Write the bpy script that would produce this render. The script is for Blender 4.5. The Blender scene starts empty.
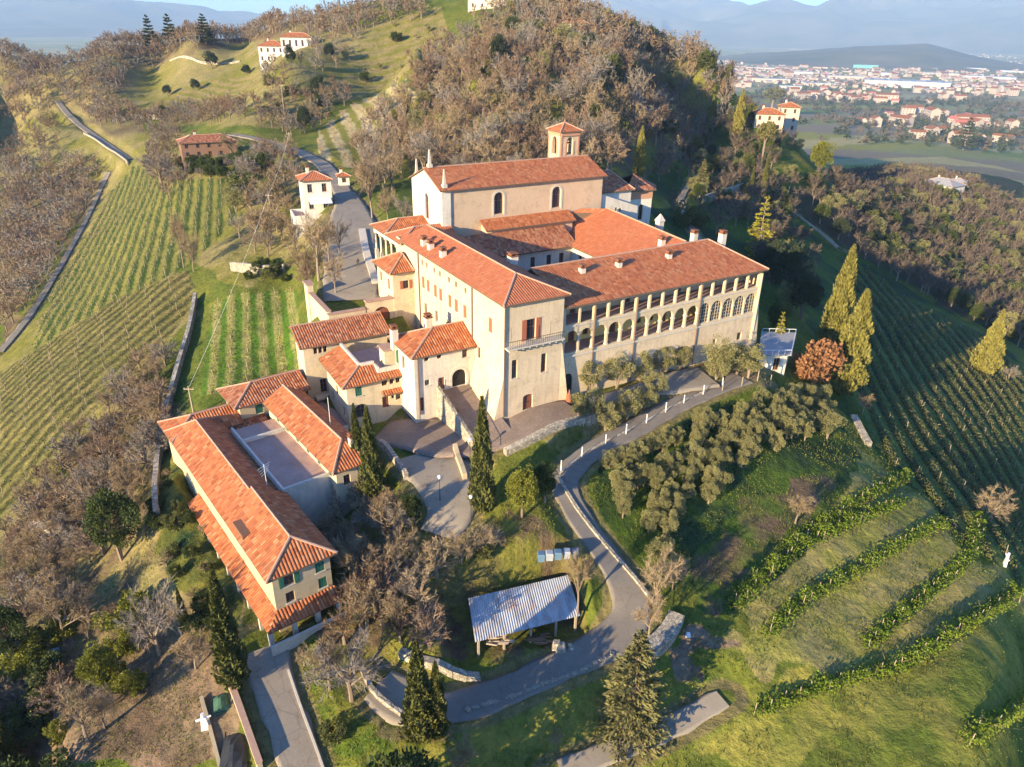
import bpy, math, random
import numpy as np
from mathutils import Matrix, Vector

random.seed(7)
SC = bpy.context.scene
COL = SC.collection

# ------------------------------------------------------------------ camera, sky, sun, exposure
H = 42.0                       # height of the drone above the convent yard (m)
F = 720.0; CX = 512.0; CY = 383.5
PITCH = math.radians(26.3); ROLL = math.radians(1.2)
sp, cp = math.sin(PITCH), math.cos(PITCH); sr, cr = math.sin(ROLL), math.cos(ROLL)
cam_d = bpy.data.cameras.new('camera'); cam = bpy.data.objects.new('camera', cam_d); COL.objects.link(cam)
cam_d.sensor_width = 36.0; cam_d.lens = 36.0*F/1024.0
cam_d.clip_start = 0.5; cam_d.clip_end = 60000
_up = Vector((0, sp, cp)); _rt = Vector((1, 0, 0)); _fw = Vector((0, cp, -sp))
_x = _rt*cr + _up*sr; _y = -_rt*sr + _up*cr
cam.matrix_world = Matrix(((_x.x, _y.x, -_fw.x, 0), (_x.y, _y.y, -_fw.y, 0), (_x.z, _y.z, -_fw.z, H), (0, 0, 0, 1)))
SC.camera = cam

SUN_EL = 14.0; SUN_AZ = 42.0    # light travels towards +Y, turned SUN_AZ degrees to +X
w = bpy.data.worlds.new('World'); SC.world = w; w.use_nodes = True
nt = w.node_tree; bg = nt.nodes['Background']
sky = nt.nodes.new('ShaderNodeTexSky'); sky.sky_type = 'NISHITA'; sky.sun_disc = False
sky.sun_elevation = math.radians(SUN_EL); sky.sun_rotation = math.radians(180+SUN_AZ)
sky.air_density = 1.0; sky.dust_density = 0.4; sky.ozone_density = 4.0; sky.altitude = 300
tint = nt.nodes.new('ShaderNodeMix'); tint.data_type = 'RGBA'; tint.blend_type = 'MULTIPLY'; tint.inputs[0].default_value = 1.0
tint.inputs[7].default_value = (.62, .97, 1.42, 1); nt.links.new(sky.outputs[0], tint.inputs[6]); nt.links.new(tint.outputs[2], bg.inputs[0]); bg.inputs[1].default_value = 0.10
sun_d = bpy.data.lights.new('sun', 'SUN'); sun = bpy.data.objects.new('sun', sun_d); COL.objects.link(sun)
sun_d.energy = 5.0; sun_d.angle = math.radians(0.5); sun_d.color = (1.0, 0.81, 0.50)
_e, _a = math.radians(SUN_EL), math.radians(SUN_AZ)
sun.rotation_euler = Vector((math.sin(_a)*math.cos(_e), math.cos(_a)*math.cos(_e), -math.sin(_e))).to_track_quat('-Z', 'Y').to_euler()
sun.location = (-200, -250, 160)
vs = SC.view_settings; vs.view_transform = 'Standard'; vs.look = 'None'; vs.exposure = 1.7; vs.gamma = 1.0; vs.use_curve_mapping = False
cy = SC.cycles; cy.use_denoising = True; cy.max_bounces = 5; cy.diffuse_bounces = 3; cy.glossy_bounces = 2
cy.transmission_bounces = 2; cy.transparent_max_bounces = 6; cy.volume_bounces = 0; cy.caustics_reflective = False; cy.caustics_refractive = False
cy.use_adaptive_sampling = True; cy.adaptive_threshold = 0.02; cy.sample_clamp_indirect = 6

# ------------------------------------------------------------------ measuring: photo pixel <-> world
def ray(px, py):
    x = (px-CX)/F; y = (CY-py)/F
    x, y = x*cr-y*sr, x*sr+y*cr
    return np.array([x, cp+y*sp, -sp+y*cp])
def at(px, py, z):
    d = ray(px, py); t = (z-H)/d[2]; return np.array([d[0]*t, d[1]*t, z])
def proj(X, Y, Z):
    Z = Z-H; dep = Y*cp-Z*sp; up = Y*sp+Z*cp
    dep = np.where(np.abs(dep) < 1e-3, 1e-3, dep)
    x = X/dep; y = up/dep
    x, y = x*cr+y*sr, -x*sr+y*cr
    return CX+F*x, np.where(dep > 0, CY-F*y, 1e6)
def inpoly(px, py, poly):
    px = np.asarray(px); py = np.asarray(py); r = np.zeros(px.shape, bool); n = len(poly)
    for i in range(n):
        x0, y0 = poly[i]; x1, y1 = poly[(i+1) % n]
        if y0 == y1: continue
        c = ((y0 > py) != (y1 > py)) & (px < (x1-x0)*(py-y0)/(y1-y0)+x0); r ^= c
    return r

# ------------------------------------------------------------------ tags
def tag(o, label=None, cat=None, group=None, kind=None):
    if label: o['label'] = label
    if cat: o['category'] = cat
    if group: o['group'] = group
    if kind: o['kind'] = kind
    return o
def empty(name, loc=(0, 0, 0), rz=0.0):
    o = bpy.data.objects.new(name, None); COL.objects.link(o); o.location = loc; o.rotation_euler = (0, 0, rz)
    o.empty_display_size = 0.5; return o
def link(name, me, parent=None):
    o = bpy.data.objects.new(name, me); COL.objects.link(o)
    if parent: o.parent = parent
    return o

# ------------------------------------------------------------------ mesh collecting
class MB:
    def __init__(s): s.v = []; s.f = []; s.m = []; s.uv = []
    def face(s, pts, mat=0, uv=None):
        n = len(s.v); s.v += [tuple(map(float, p)) for p in pts]; s.f.append(tuple(range(n, n+len(pts)))); s.m.append(mat)
        s.uv += uv if uv else [(0.0, 0.0)]*len(pts)
    def hexa(s, b, t, mat=0):     # bottom 4 pts ccw, top 4 pts ccw
        s.face(b[::-1], mat); s.face(t, mat)
        for i in range(4):
            j = (i+1) % 4; s.face([b[i], b[j], t[j], t[i]], mat)
    def box(s, a0, a1, b0, b1, z0, z1, mat=0, ta=0, tb=0):
        s.hexa([(a0, b0, z0), (a1, b0, z0), (a1, b1, z0), (a0, b1, z0)],
               [(a0+ta, b0+tb, z1), (a1-ta, b0+tb, z1), (a1-ta, b1-tb, z1), (a0+ta, b1-tb, z1)], mat)
    def obox(s, p, q, wd, z0a, z1a, z0b=None, z1b=None, mat=0):   # beam from p to q (xy), own heights at the ends
        z0b = z0a if z0b is None else z0b; z1b = z1a if z1b is None else z1b
        dx, dy = q[0]-p[0], q[1]-p[1]; l = math.hypot(dx, dy) or 1; nx, ny = -dy/l*wd/2, dx/l*wd/2
        s.hexa([(p[0]-nx, p[1]-ny, z0a), (q[0]-nx, q[1]-ny, z0b), (q[0]+nx, q[1]+ny, z0b), (p[0]+nx, p[1]+ny, z0a)],
               [(p[0]-nx, p[1]-ny, z1a), (q[0]-nx, q[1]-ny, z1b), (q[0]+nx, q[1]+ny, z1b), (p[0]+nx, p[1]+ny, z1a)], mat)
    def tube(s, p, q, r0, r1, n=6, mat=0, cap=True):
        p = Vector(p); q = Vector(q); d = (q-p)
        if d.length < 1e-6: return
        d.normalize(); u = d.orthogonal().normalized(); v = d.cross(u)
        A = [p+(u*math.cos(2*math.pi*i/n)+v*math.sin(2*math.pi*i/n))*r0 for i in range(n)]
        B = [q+(u*math.cos(2*math.pi*i/n)+v*math.sin(2*math.pi*i/n))*r1 for i in range(n)]
        for i in range(n):
            j = (i+1) % n; s.face([A[i], A[j], B[j], B[i]], mat)
        if cap: s.face(A[::-1], mat); s.face(B, mat)
    def build(s, name, mats, parent=None):
        me = bpy.data.meshes.new(name); me.from_pydata(s.v, [], s.f)
        for m in (mats if isinstance(mats, (list, tuple)) else [mats]): me.materials.append(m)
        me.polygons.foreach_set('material_index', s.m)
        ul = me.uv_layers.new(name='UVMap'); ul.data.foreach_set('uv', np.array(s.uv, 'f').ravel())
        me.update(); return link(name, me, parent)

def npmesh(name, V, faces, mats, midx=None, smooth=False):
    """V: n x 3, faces: list of int arrays (m x k)"""
    me = bpy.data.meshes.new(name); V = np.asarray(V, 'f')
    me.vertices.add(len(V)); me.vertices.foreach_set('co', V.ravel())
    tot = sum(f.size for f in faces); npol = sum(len(f) for f in faces)
    me.loops.add(tot); me.polygons.add(npol)
    me.loops.foreach_set('vertex_index', np.concatenate([f.ravel() for f in faces]).astype('i'))
    cnt = np.concatenate([np.full(len(f), f.shape[1]) for f in faces]); st = np.r_[0, np.cumsum(cnt)[:-1]]
    me.polygons.foreach_set('loop_start', st.astype('i'))
    for m in mats: me.materials.append(m)
    if midx is not None: me.polygons.foreach_set('material_index', np.asarray(midx, 'i'))
    me.polygons.foreach_set('use_smooth', np.full(npol, smooth))
    me.update(calc_edges=True); return me

# ------------------------------------------------------------------ noise for shapes
def _h(ix, iy, s):
    n = (ix.astype(np.int64)*374761393 + iy.astype(np.int64)*668265263 + s*1442695041) & 0xffffffff
    n = ((n ^ (n >> 13))*1274126177) & 0xffffffff
    return ((n ^ (n >> 16)) & 0xffff)/65535.0
def vnoise(x, y, s=0):
    ix = np.floor(x); iy = np.floor(y); fx = x-ix; fy = y-iy; fx = fx*fx*(3-2*fx); fy = fy*fy*(3-2*fy)
    a = _h(ix, iy, s); b = _h(ix+1, iy, s); c = _h(ix, iy+1, s); d = _h(ix+1, iy+1, s)
    return (a+(b-a)*fx)*(1-fy)+(c+(d-c)*fx)*fy
def fbm(x, y, s=0, o=4):
    t = 0; a = .5; k = 1.0
    for i in range(o): t = t+a*vnoise(x*k, y*k, s+i*17); a *= .5; k *= 2.03
    return t

# ------------------------------------------------------------------ materials
class N:
    def __init__(s, name, rough=.9, spec=.2):
        s.m = bpy.data.materials.new(name); s.m.use_nodes = True; s.t = s.m.node_tree; s.b = s.t.nodes['Principled BSDF']
        s.b.inputs['Roughness'].default_value = rough; s.b.inputs['Specular IOR Level'].default_value = spec
    def n(s, typ, **k):
        o = s.t.nodes.new(typ)
        for a, v in k.items(): setattr(o, a, v)
        return o
    def l(s, a, b): s.t.links.new(a, b)
    def coord(s, kind='Object', scale=None):
        c = s.n('ShaderNodeTexCoord').outputs[kind]
        if scale is None: return c
        mp = s.n('ShaderNodeMapping'); mp.inputs['Scale'].default_value = scale; s.l(c, mp.inputs[0]); return mp.outputs[0]
    def pos(s): return s.n('ShaderNodeNewGeometry').outputs['Position']
    def noise(s, vec, scale, detail=3, rough=.55):
        o = s.n('ShaderNodeTexNoise'); o.inputs['Scale'].default_value = scale; o.inputs['Detail'].default_value = detail
        o.inputs['Roughness'].default_value = rough; s.l(vec, o.inputs['Vector']); return o.outputs['Fac']
    def ramp(s, fac, stops):
        o = s.n('ShaderNodeValToRGB'); e = o.color_ramp.elements
        while len(e) < len(stops): e.new(.5)
        for x, (p, c) in zip(e, stops): x.position = p; x.color = (*c, 1) if len(c) == 3 else c
        s.l(fac, o.inputs[0]); return o.outputs[0]
    def mix(s, fac, a, b, mode='MIX'):
        o = s.n('ShaderNodeMix', data_type='RGBA', blend_type=mode)
        for v, i in ((fac, o.inputs[0]), (a, o.inputs[6]), (b, o.inputs[7])):
            if isinstance(v, (int, float)): i.default_value = v
            elif isinstance(v, tuple): i.default_value = (*v, 1)
            else: s.l(v, i)
        return o.outputs[2]
    def math(s, op, a, b=0.0, c=0.0):
        o = s.n('ShaderNodeMath', operation=op)
        for v, i in zip((a, b, c), o.inputs):
            if isinstance(v, (int, float)): i.default_value = v
            else: s.l(v, i)
        return o.outputs[0]
    def bump(s, h, strength=.4, dist=.05):
        o = s.n('ShaderNodeBump'); o.inputs['Strength'].default_value = strength; o.inputs['Distance'].default_value = dist
        s.l(h, o.inputs['Height']); s.l(o.outputs[0], s.b.inputs['Normal'])
    def done(s, col):
        if isinstance(col, tuple): s.b.inputs['Base Color'].default_value = (*col, 1)
        else: s.l(col, s.b.inputs['Base Color'])
        return s.m

def sc(c, k): return tuple(min(1, x*k) for x in c)
def plaster(name, c, stain=.5, stain_c=(.30, .24, .17)):
    n = N(name, .92, .15); o = n.coord()
    big = n.noise(o, .35, 5, .65); fine = n.noise(o, 3.0, 4); streak = n.noise(n.coord('Object', (1.6, 1.6, .18)), 1.2, 4, .7)
    col = n.mix(n.math('MULTIPLY', n.math('SUBTRACT', big, .45), 2.2*stain), c, sc(c, .72))
    f = n.ramp(streak, [(.48, (0, 0, 0)), (.72, (1, 1, 1))]); col = n.mix(n.math('MULTIPLY', f, min(.9, .4*stain)), col, stain_c)
    f2 = n.ramp(n.noise(o, .8, 6, .7), [(.56, (0, 0, 0)), (.62, (1, 1, 1))]); col = n.mix(n.math('MULTIPLY', f2, min(.8, .45*stain)), col, sc(c, .62))
    f3 = n.ramp(n.noise(o, 1.9, 4, .7), [(.60, (0, 0, 0)), (.64, (1, 1, 1))]); col = n.mix(n.math('MULTIPLY', f3, min(.7, .4*stain)), col, sc(c, 1.15))
    col = n.mix(.25, col, n.ramp(fine, [(.3, (.6, .6, .6)), (.7, (1, 1, 1))]), 'MULTIPLY')
    n.bump(fine, .25, .04); return n.done(col)
def tiles(name, cols, moss=.4, per=.34):
    n = N(name, .85, .2); uv = n.coord('UV'); s = n.n('ShaderNodeSeparateXYZ'); n.l(uv, s.inputs[0])
    u = n.math('DIVIDE', s.outputs[0], per); v = n.math('DIVIDE', s.outputs[1], .5)
    cb = n.n('ShaderNodeCombineXYZ'); n.l(n.math('FLOOR', u), cb.inputs[0]); n.l(n.math('FLOOR', v), cb.inputs[1])
    wn = n.n('ShaderNodeTexWhiteNoise', noise_dimensions='2D'); n.l(cb.outputs[0], wn.inputs['Vector'])
    k = len(cols)-1; col = n.ramp(wn.outputs[0], [(i/k, c) for i, c in enumerate(cols)])
    pos = n.coord(); big = n.noise(pos, .5, 5, .7); mid = n.noise(pos, 1.7, 4, .7)
    col = n.mix(n.math('MULTIPLY', n.ramp(mid, [(.5, (0, 0, 0)), (.72, (1, 1, 1))]), moss), col, (.17, .12, .085))
    col = n.mix(n.math('MULTIPLY', n.ramp(big, [(.55, (0, 0, 0)), (.75, (1, 1, 1))]), moss), col, (.38, .23, .13))
    fr = n.math('FRACT', u); prof = n.math('SINE', n.math('MULTIPLY', fr, math.pi))
    lip = n.math('FRACT', v)
    gap = n.ramp(prof, [(.0, (.45, .4, .4)), (.35, (1, 1, 1))]); col = n.mix(.85, col, gap, 'MULTIPLY')
    n.bump(n.math('ADD', prof, n.math('MULTIPLY', lip, -.35)), .8, .09); return n.done(col)
def plain(name, c, rough=.7, var=.25, scale=2.0, spec=.2):
    n = N(name, rough, spec); f = n.noise(n.coord(), scale, 4, .65)
    return n.done(n.mix(f, sc(c, 1-var), sc(c, 1+var)))
def leafmat(name, cols, trans=.25, scale=1.4):
    n = N(name, .75, .15); o = n.coord(); ri = n.n('ShaderNodeObjectInfo').outputs['Random']
    g = n.n('ShaderNodeNewGeometry').outputs['Random Per Island']
    f = n.math('ADD', n.math('MULTIPLY', n.noise(o, scale, 3), .7), n.math('MULTIPLY', g, .35))
    col = n.ramp(f, [(.2+.6*i/(len(cols)-1), c) for i, c in enumerate(cols)])
    col = n.mix(n.math('MULTIPLY', ri, .45), col, sc(cols[-1], 1.1))
    n.done(col)
    tr = n.n('ShaderNodeBsdfTranslucent'); n.l(col, tr.inputs[0]); mx = n.n('ShaderNodeMixShader'); mx.inputs[0].default_value = trans
    n.l(n.b.outputs[0], mx.inputs[1]); n.l(tr.outputs[0], mx.inputs[2])
    n.l(mx.outputs[0], n.t.nodes['Material Output'].inputs[0]); return n.m
def barkmat(name, a, b):
    n = N(name, .95, .1); ri = n.n('ShaderNodeObjectInfo').outputs['Random']; o = n.coord()
    return n.done(n.mix(n.math('ADD', n.math('MULTIPLY', ri, .6), n.math('MULTIPLY', n.noise(o, 1.0, 3), .4)), a, b))
def stonemat(name, c, scale=1.6):
    n = N(name, .95, .1); o = n.coord(); vo = n.n('ShaderNodeTexVoronoi'); vo.inputs['Scale'].default_value = scale; n.l(o, vo.inputs['Vector'])
    ve = n.n('ShaderNodeTexVoronoi', feature='DISTANCE_TO_EDGE'); ve.inputs['Scale'].default_value = scale; n.l(o, ve.inputs['Vector'])
    sx = n.n('ShaderNodeSeparateColor'); n.l(vo.outputs['Color'], sx.inputs[0])
    col = n.mix(sx.outputs[0], sc(c, .62), sc(c, 1.25)); e = n.ramp(ve.outputs[0], [(.0, (.4, .4, .4)), (.09, (1, 1, 1))])
    col = n.mix(.9, col, e, 'MULTIPLY'); n.bump(e, .6, .08); return n.done(col)
def roadmat(name, c, crack=.5):
    n = N(name, .92, .15); o = n.pos(); f = n.noise(o, .28, 6, .7); g = n.noise(o, 5, 3)
    col = n.mix(f, sc(c, .7), sc(c, 1.3)); col = n.mix(.3, col, n.ramp(g, [(.3, (.55, .55, .55)), (.7, (1, 1, 1))]), 'MULTIPLY')
    ve = n.n('ShaderNodeTexVoronoi', feature='DISTANCE_TO_EDGE'); ve.inputs['Scale'].default_value = .45; n.l(o, ve.inputs['Vector'])
    e = n.ramp(ve.outputs[0], [(.0, (.35, .3, .25)), (.03, (1, 1, 1))]); col = n.mix(crack, col, e, 'MULTIPLY')
    d = n.noise(o, .6, 5, .7); col = n.mix(n.math('MULTIPLY', n.ramp(d, [(.55, (0, 0, 0)), (.66, (1, 1, 1))]), .5), col, (.17, .11, .07))
    n.bump(g, .3, .03); return n.done(col)
def brickfloor(name, c1, c2, s=1.0):
    n = N(name, .9, .15); b = n.n('ShaderNodeTexBrick'); b.inputs['Scale'].default_value = s; n.l(n.pos(), b.inputs['Vector'])
    b.inputs['Color1'].default_value = (*c1, 1); b.inputs['Color2'].default_value = (*c2, 1); b.inputs['Mortar'].default_value = (*sc(c1, .6), 1)
    b.inputs['Mortar Size'].default_value = .03; f = n.noise(n.pos(), .35, 5, .7)
    return n.done(n.mix(.8, b.outputs[0], n.ramp(f, [(.3, (.62, .6, .56)), (.7, (1.0, 1.0, 1.0))]), 'MULTIPLY'))

M = {}
M['plaster_white'] = plaster('plaster_white', (.68, .60, .48), .8)
M['plaster_tower'] = plaster('plaster_tower', (.66, .515, .34), 1.15, (.40, .30, .19))
M['plaster_church'] = plaster('plaster_church', (.60, .43, .275), .8, (.55, .47, .38))
M['plaster_facade'] = plaster('plaster_facade', (.70, .63, .51), .7)
M['plaster_yellow'] = plaster('plaster_yellow', (.66, .53, .34), .8)
M['plaster_ochre'] = plaster('plaster_ochre', (.50, .40, .25), .8)
M['plaster_loggia'] = plaster('plaster_loggia', (.62, .49, .315), .7, (.40, .31, .2))
M['ochre_inside'] = plaster('ochre_inside', (.74, .55, .20), .3)
M['villa_white'] = plaster('villa_white', (.68, .62, .54), .5)
M['villa_brown'] = plaster('villa_brown', (.27, .15, .095), .5)
M['villa_beige'] = plaster('villa_beige', (.56, .45, .345), .5)
M['villa_pink'] = plaster('villa_pink', (.62, .45, .34), .4)
M['town_wall'] = plain('town_wall', (.40, .33, .275), .9, .2, .05)
M['brick_trim'] = plain('brick_trim', (.48, .25, .15), .9, .3, 4)
M['tile_red'] = tiles('tile_red', [(.29, .082, .03), (.44, .135, .048), (.53, .18, .065), (.37, .105, .04), (.55, .25, .11)], .35)
M['tile_new'] = tiles('tile_new', [(.42, .125, .052), (.50, .16, .065), (.47, .14, .06), (.55, .20, .085)], .22)
M['tile_old'] = tiles('tile_old', [(.21, .065, .03), (.34, .105, .045), (.43, .15, .062), (.47, .23, .12), (.27, .085, .042)], .5)
M['tile_edge'] = plain('tile_edge', (.42, .26, .18), .9, .35, 3)
M['eave_wood'] = plain('eave_wood', (.16, .10, .06), .9)
M['terrace'] = brickfloor('terrace_floor', (.52, .335, .27), (.56, .37, .30), 3)
M['stone'] = stonemat('stone', (.42, .36, .28))
M['stone_pale'] = stonemat('stone_pale', (.42, .36, .27), 3.0)
M['stone_trim'] = plain('stone_trim', (.55, .48, .38), .9)
M['glass'] = plain('window_glass', (.035, .04, .05), .25, .3, 2, .5)
M['dark'] = plain('dark_opening', (.03, .025, .02), .9)
M['frame_wood'] = plain('frame_wood', (.20, .10, .055), .8)
M['frame_white'] = plain('frame_white', (.42, .34, .24), .8)
M['shutter_red'] = plain('shutter_red', (.36, .12, .065), .8)
M['shutter_green'] = plain('shutter_green', (.03, .13, .085), .7)
M['door_wood'] = plain('door_wood', (.20, .075, .045), .8)
M['iron'] = plain('iron', (.06, .055, .05), .6)
M['copper'] = plain('copper_pipe', (.16, .10, .075), .6)
M['asphalt'] = roadmat('asphalt', (.21, .18, .145), .2)
M['concrete_lane'] = roadmat('concrete_lane', (.29, .24, .18), .3)
M['gravel'] = roadmat('gravel', (.30, .25, .185), .0)
M['paving'] = brickfloor('paving', (.27, .20, .155), (.34, .255, .195), 1.6)
M['dirt'] = roadmat('dirt_track', (.24, .165, .115), .0)
M['wood_post'] = plain('wood_post', (.36, .28, .20), .9)
M['white_paint'] = plain('white_paint', (.75, .73, .70), .7, .12)
M['blue_paint'] = plain('blue_paint', (.10, .17, .24), .6); M['grey_paint'] = plain('grey_paint', (.30, .32, .34), .6)
M['sheet_metal'] = plain('sheet_metal', (.34, .36, .37), .55, .35, 1.0)
M['tarp'] = plain('black_tarp', (.03, .032, .035), .5)
M['net_green'] = plain('green_net', (.05, .11, .07), .9)
M['stone_slate'] = plain('roof_sheet', (.30, .29, .28), .8)
# vegetation
M['twig_shaded'] = barkmat('twig_shaded', (.085, .065, .05), (.165, .12, .09))  # dark copy of twig, carrying the shade of the right-hand woods in its colour
M['bark'] = barkmat('bark', (.16, .115, .08), (.30, .23, .165))
M['twig'] = barkmat('twig', (.22, .155, .085), (.36, .265, .155)); M['twig_grey'] = barkmat('twig_grey', (.17, .14, .115), (.31, .265, .215))
M['twig_red'] = barkmat('twig_red', (.17, .105, .065), (.28, .185, .12))
M['olive'] = leafmat('olive_leaf', [(.09, .092, .034), (.205, .192, .075), (.35, .31, .13)])
M['cypress'] = leafmat('cypress_leaf', [(.04, .05, .015), (.085, .092, .025), (.14, .135, .035)], .12)
M['cypress_gold'] = leafmat('cypress_gold_leaf', [(.10, .10, .025), (.19, .17, .04), (.28, .24, .06)], .15)
M['conifer'] = leafmat('conifer_leaf', [(.06, .07, .028), (.13, .125, .045), (.22, .19, .07)], .12)
M['spruce_gold'] = leafmat('spruce_gold_leaf', [(.12, .11, .012), (.24, .21, .02), (.34, .30, .04)], .2)
M['evergreen'] = leafmat('evergreen_leaf', [(.022, .035, .012), (.05, .07, .02), (.09, .11, .028)])
M['yellow_shrub'] = leafmat('yellow_shrub_leaf', [(.07, .08, .012), (.15, .16, .022), (.24, .23, .035)])
M['shrub'] = leafmat('shrub_leaf', [(.045, .055, .018), (.10, .11, .035), (.17, .17, .05)])
M['rust_leaf'] = leafmat('rust_leaf', [(.16, .07, .03), (.28, .13, .06), (.36, .19, .09)])
M['vine_green'] = leafmat('vine_green_leaf', [(.07, .115, .012), (.135, .195, .018), (.21, .25, .03)], .3, .8)
M['far_dark'] = leafmat('far_dark_leaf', [(.022, .035, .022), (.045, .06, .032), (.07, .085, .04)])
M['far_dry'] = leafmat('far_dry_leaf', [(.07, .06, .04), (.12, .095, .065), (.17, .135, .09)])
M['grass_blade'] = leafmat('grass_blade', [(.07, .105, .016), (.115, .135, .024), (.18, .165, .038)], .2, .25)
# ------------------------------------------------------------------ the lie of the land: surveyed spot heights
CP=[(0,767,-18),(60,767,-16.5),(30,650,-18),(100,740,-14),(100,560,-15.5),(0,560,-22),(150,640,-13),(190,600,-10.5),(120,480,-14),(60,520,-19),
(240,767,-12.5),(300,767,-12),(275,690,-10.5),(195,310,-5),(180,400,-8.5),(160,480,-10),(170,540,-9.8),(210,400,-6.2),(290,375,-4.8),(215,320,-4),(290,300,-1),(250,285,-.5),
(140,350,-9),(60,400,-15),(0,420,-20),(20,500,-22),(170,290,-4),(100,300,-9.5),(40,330,-17),(0,360,-22),(190,200,3),(210,157,9),(130,230,-6),(180,240,-.5),(100,270,-11),(60,300,-17),
(75,240,-19),(100,185,-13),(45,290,-21),(125,155,-3),(100,135,0),(75,115,2),(20,230,-22),(0,280,-25),(20,170,-12),(50,130,-1),(0,130,-6),(0,90,5),(80,90,8),(150,115,5),(220,110,10),(150,80,15),(200,65,23),(250,80,19),(250,48,30),(290,62,29),
(0,55,24),(100,52,26),(350,90,20),(400,90,21),(300,120,13),(420,130,15),(330,150,11.5),(370,180,10.5),(345,220,9),(365,250,8),(350,280,6),(340,300,5),(320,222,8),(300,240,4),(310,285,3.5),(270,150,10),(450,100,19),(500,60,31),
(640,215,5),(700,200,3),(650,160,8),(690,130,8),(700,105,10),(783,132,8),(800,165,3),(760,170,3),(720,240,.5),(740,200,1),(800,220,-7),(870,200,-16),(935,200,-24),(1000,180,-40),(1023,200,-40),(900,165,-50),(900,145,-80),(850,130,-93),(1000,150,-85),(950,120,-102),(850,110,-104),(750,105,-100),
(850,260,-17),(950,260,-33),(1023,260,-40),(1000,330,-34),(1023,400,-30),(950,330,-26),(880,300,-18),(900,380,-17),(830,300,-9.5),(960,430,-20),(1000,500,-22),(1023,560,-18),(890,450,-12.5),(850,420,-8.5),(860,490,-9.3),(900,520,-11),(960,540,-12.8),(800,520,-8.5),(720,540,-8),(760,600,-9.5),(840,600,-11),(950,600,-13.2),(1000,650,-13.8),(900,680,-12.7),(1000,750,-14),(800,740,-13.2),(700,700,-12.5),(700,640,-10.5),(740,650,-10.8),(640,740,-13.5),(560,740,-13.5),(480,740,-12.5),
(640,600,-9),(600,540,-6),(570,490,-3.6),(558,462,-2.6),(620,425,-1.3),(680,398,-.7),(640,640,-10),(560,670,-11),(470,705,-11.5),(390,700,-10.3),(520,650,-11),(440,560,-6),(400,600,-7.8),(350,620,-9),(380,660,-9.8),(520,565,-6),(500,600,-8),(555,560,-5.5),(480,520,-4),(440,500,-3.5),(400,490,-4.5),(430,480,-3),(430,430,-2.4),(470,470,-3),(500,440,-1.6),(540,422,-.4),(600,400,0),(680,370,.2),(745,370,0),
(650,480,-4.2),(700,500,-6),(760,440,-4),(820,430,-6.5),(720,410,-1.6),(640,540,-7),(280,640,-9.6),(335,600,-9.3),(350,500,-7)]
# (px column, ground range, z): beyond crests or hidden
CR=[(60,450,20),(0,460,18),(110,450,21),(150,450,24),(190,450,27),(210,500,28),(250,430,33),(250,520,30),(340,400,42),(340,480,42),(300,430,37),(420,380,52),(420,460,52),(480,370,55),(480,440,54),(540,350,50),(540,420,47),(600,330,39),(600,400,33),(660,310,28),(700,300,14),(720,320,8),(560,250,30),(620,240,22),(520,190,16),(600,180,12),(480,160,11),
(480,250,33),(430,270,36),
(150,700,5),(350,700,12),(500,650,10),(600,600,0),(0,700,5),(250,700,8),(660,560,-10),(700,480,-30),(740,420,-30),(-150,600,10),(-150,250,-30),(-200,120,-34),(-150,60,-26),(150,1200,-40),(0,1200,-40),(400,1200,-40),(560,1100,-70),(650,900,-90),
(780,340,-18),(1200,150,-40),(1250,80,-30),(1300,300,-60),(1200,600,-90),(1300,1200,-105),(1200,40,-18),
(-300,2600,-110),(0,2600,-110),(300,2600,-110),(600,2600,-110),(900,2600,-110),(1300,2600,-110),(-300,12000,-110),(0,12000,-110),(500,12000,-110),(1300,12000,-110),(512,15,-22),(200,20,-24),(800,20,-22),(-400,30,-26),(1500,30,-24)]
MF=(-.9,76.85,30.4)
CB=[(20,5,0),(38,8,0),(20,20,1.5),(34,22,1.5),(20,46,6.5),(40,47,5),(48,36,4),(3,36,7),(4,20,1),(47,8,-.5),(-9,18,-1),(-15,18,-3.8),(-22,26,-4.8),(50,20,0)]
CC=[(3,5,-9.3),(3,20,-9),(10,20,-8),(16,20,-6.5),(16,33,-5),(6,36,-6.5),(-3,15,-9.3),(-2,30,-8.2)]
def toW(o,a,b):
    t=math.radians(o[2]);return o[0]+a*math.cos(t)-b*math.sin(t),o[1]+a*math.sin(t)+b*math.cos(t)
CF=(-21.5,50.1,38.4)
def build():
    pts=[]
    for x,y,z in CP: w=at(x,y,z);pts.append((w[0],w[1],z))
    for x,r,z in CR:
        d=ray(x,400);n=math.hypot(d[0],d[1]);pts.append((d[0]/n*r,d[1]/n*r,z))
    for f,L in((MF,CB),(CF,CC)):
        for a,b,z in L: x,y=toW(f,a,b);pts.append((x,y,z))
    return np.array(pts)
PTS=build()
VS=.45
def uv(x,y): return np.arctan2(x,y),VS*np.log(np.hypot(x,y))
def K(d2): return np.where(d2>0,d2*np.log(np.maximum(d2,1e-20)),0)
TU,TV=uv(PTS[:,0],PTS[:,1]);TN=len(TU)
TM=np.zeros((TN+3,TN+3));TM[:TN,:TN]=K((TU[:,None]-TU)**2+(TV[:,None]-TV)**2)+np.eye(TN)*2e-4
TM[:TN,TN:]=np.stack([np.ones(TN),TU,TV],1);TM[TN:,:TN]=TM[:TN,TN:].T
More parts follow.
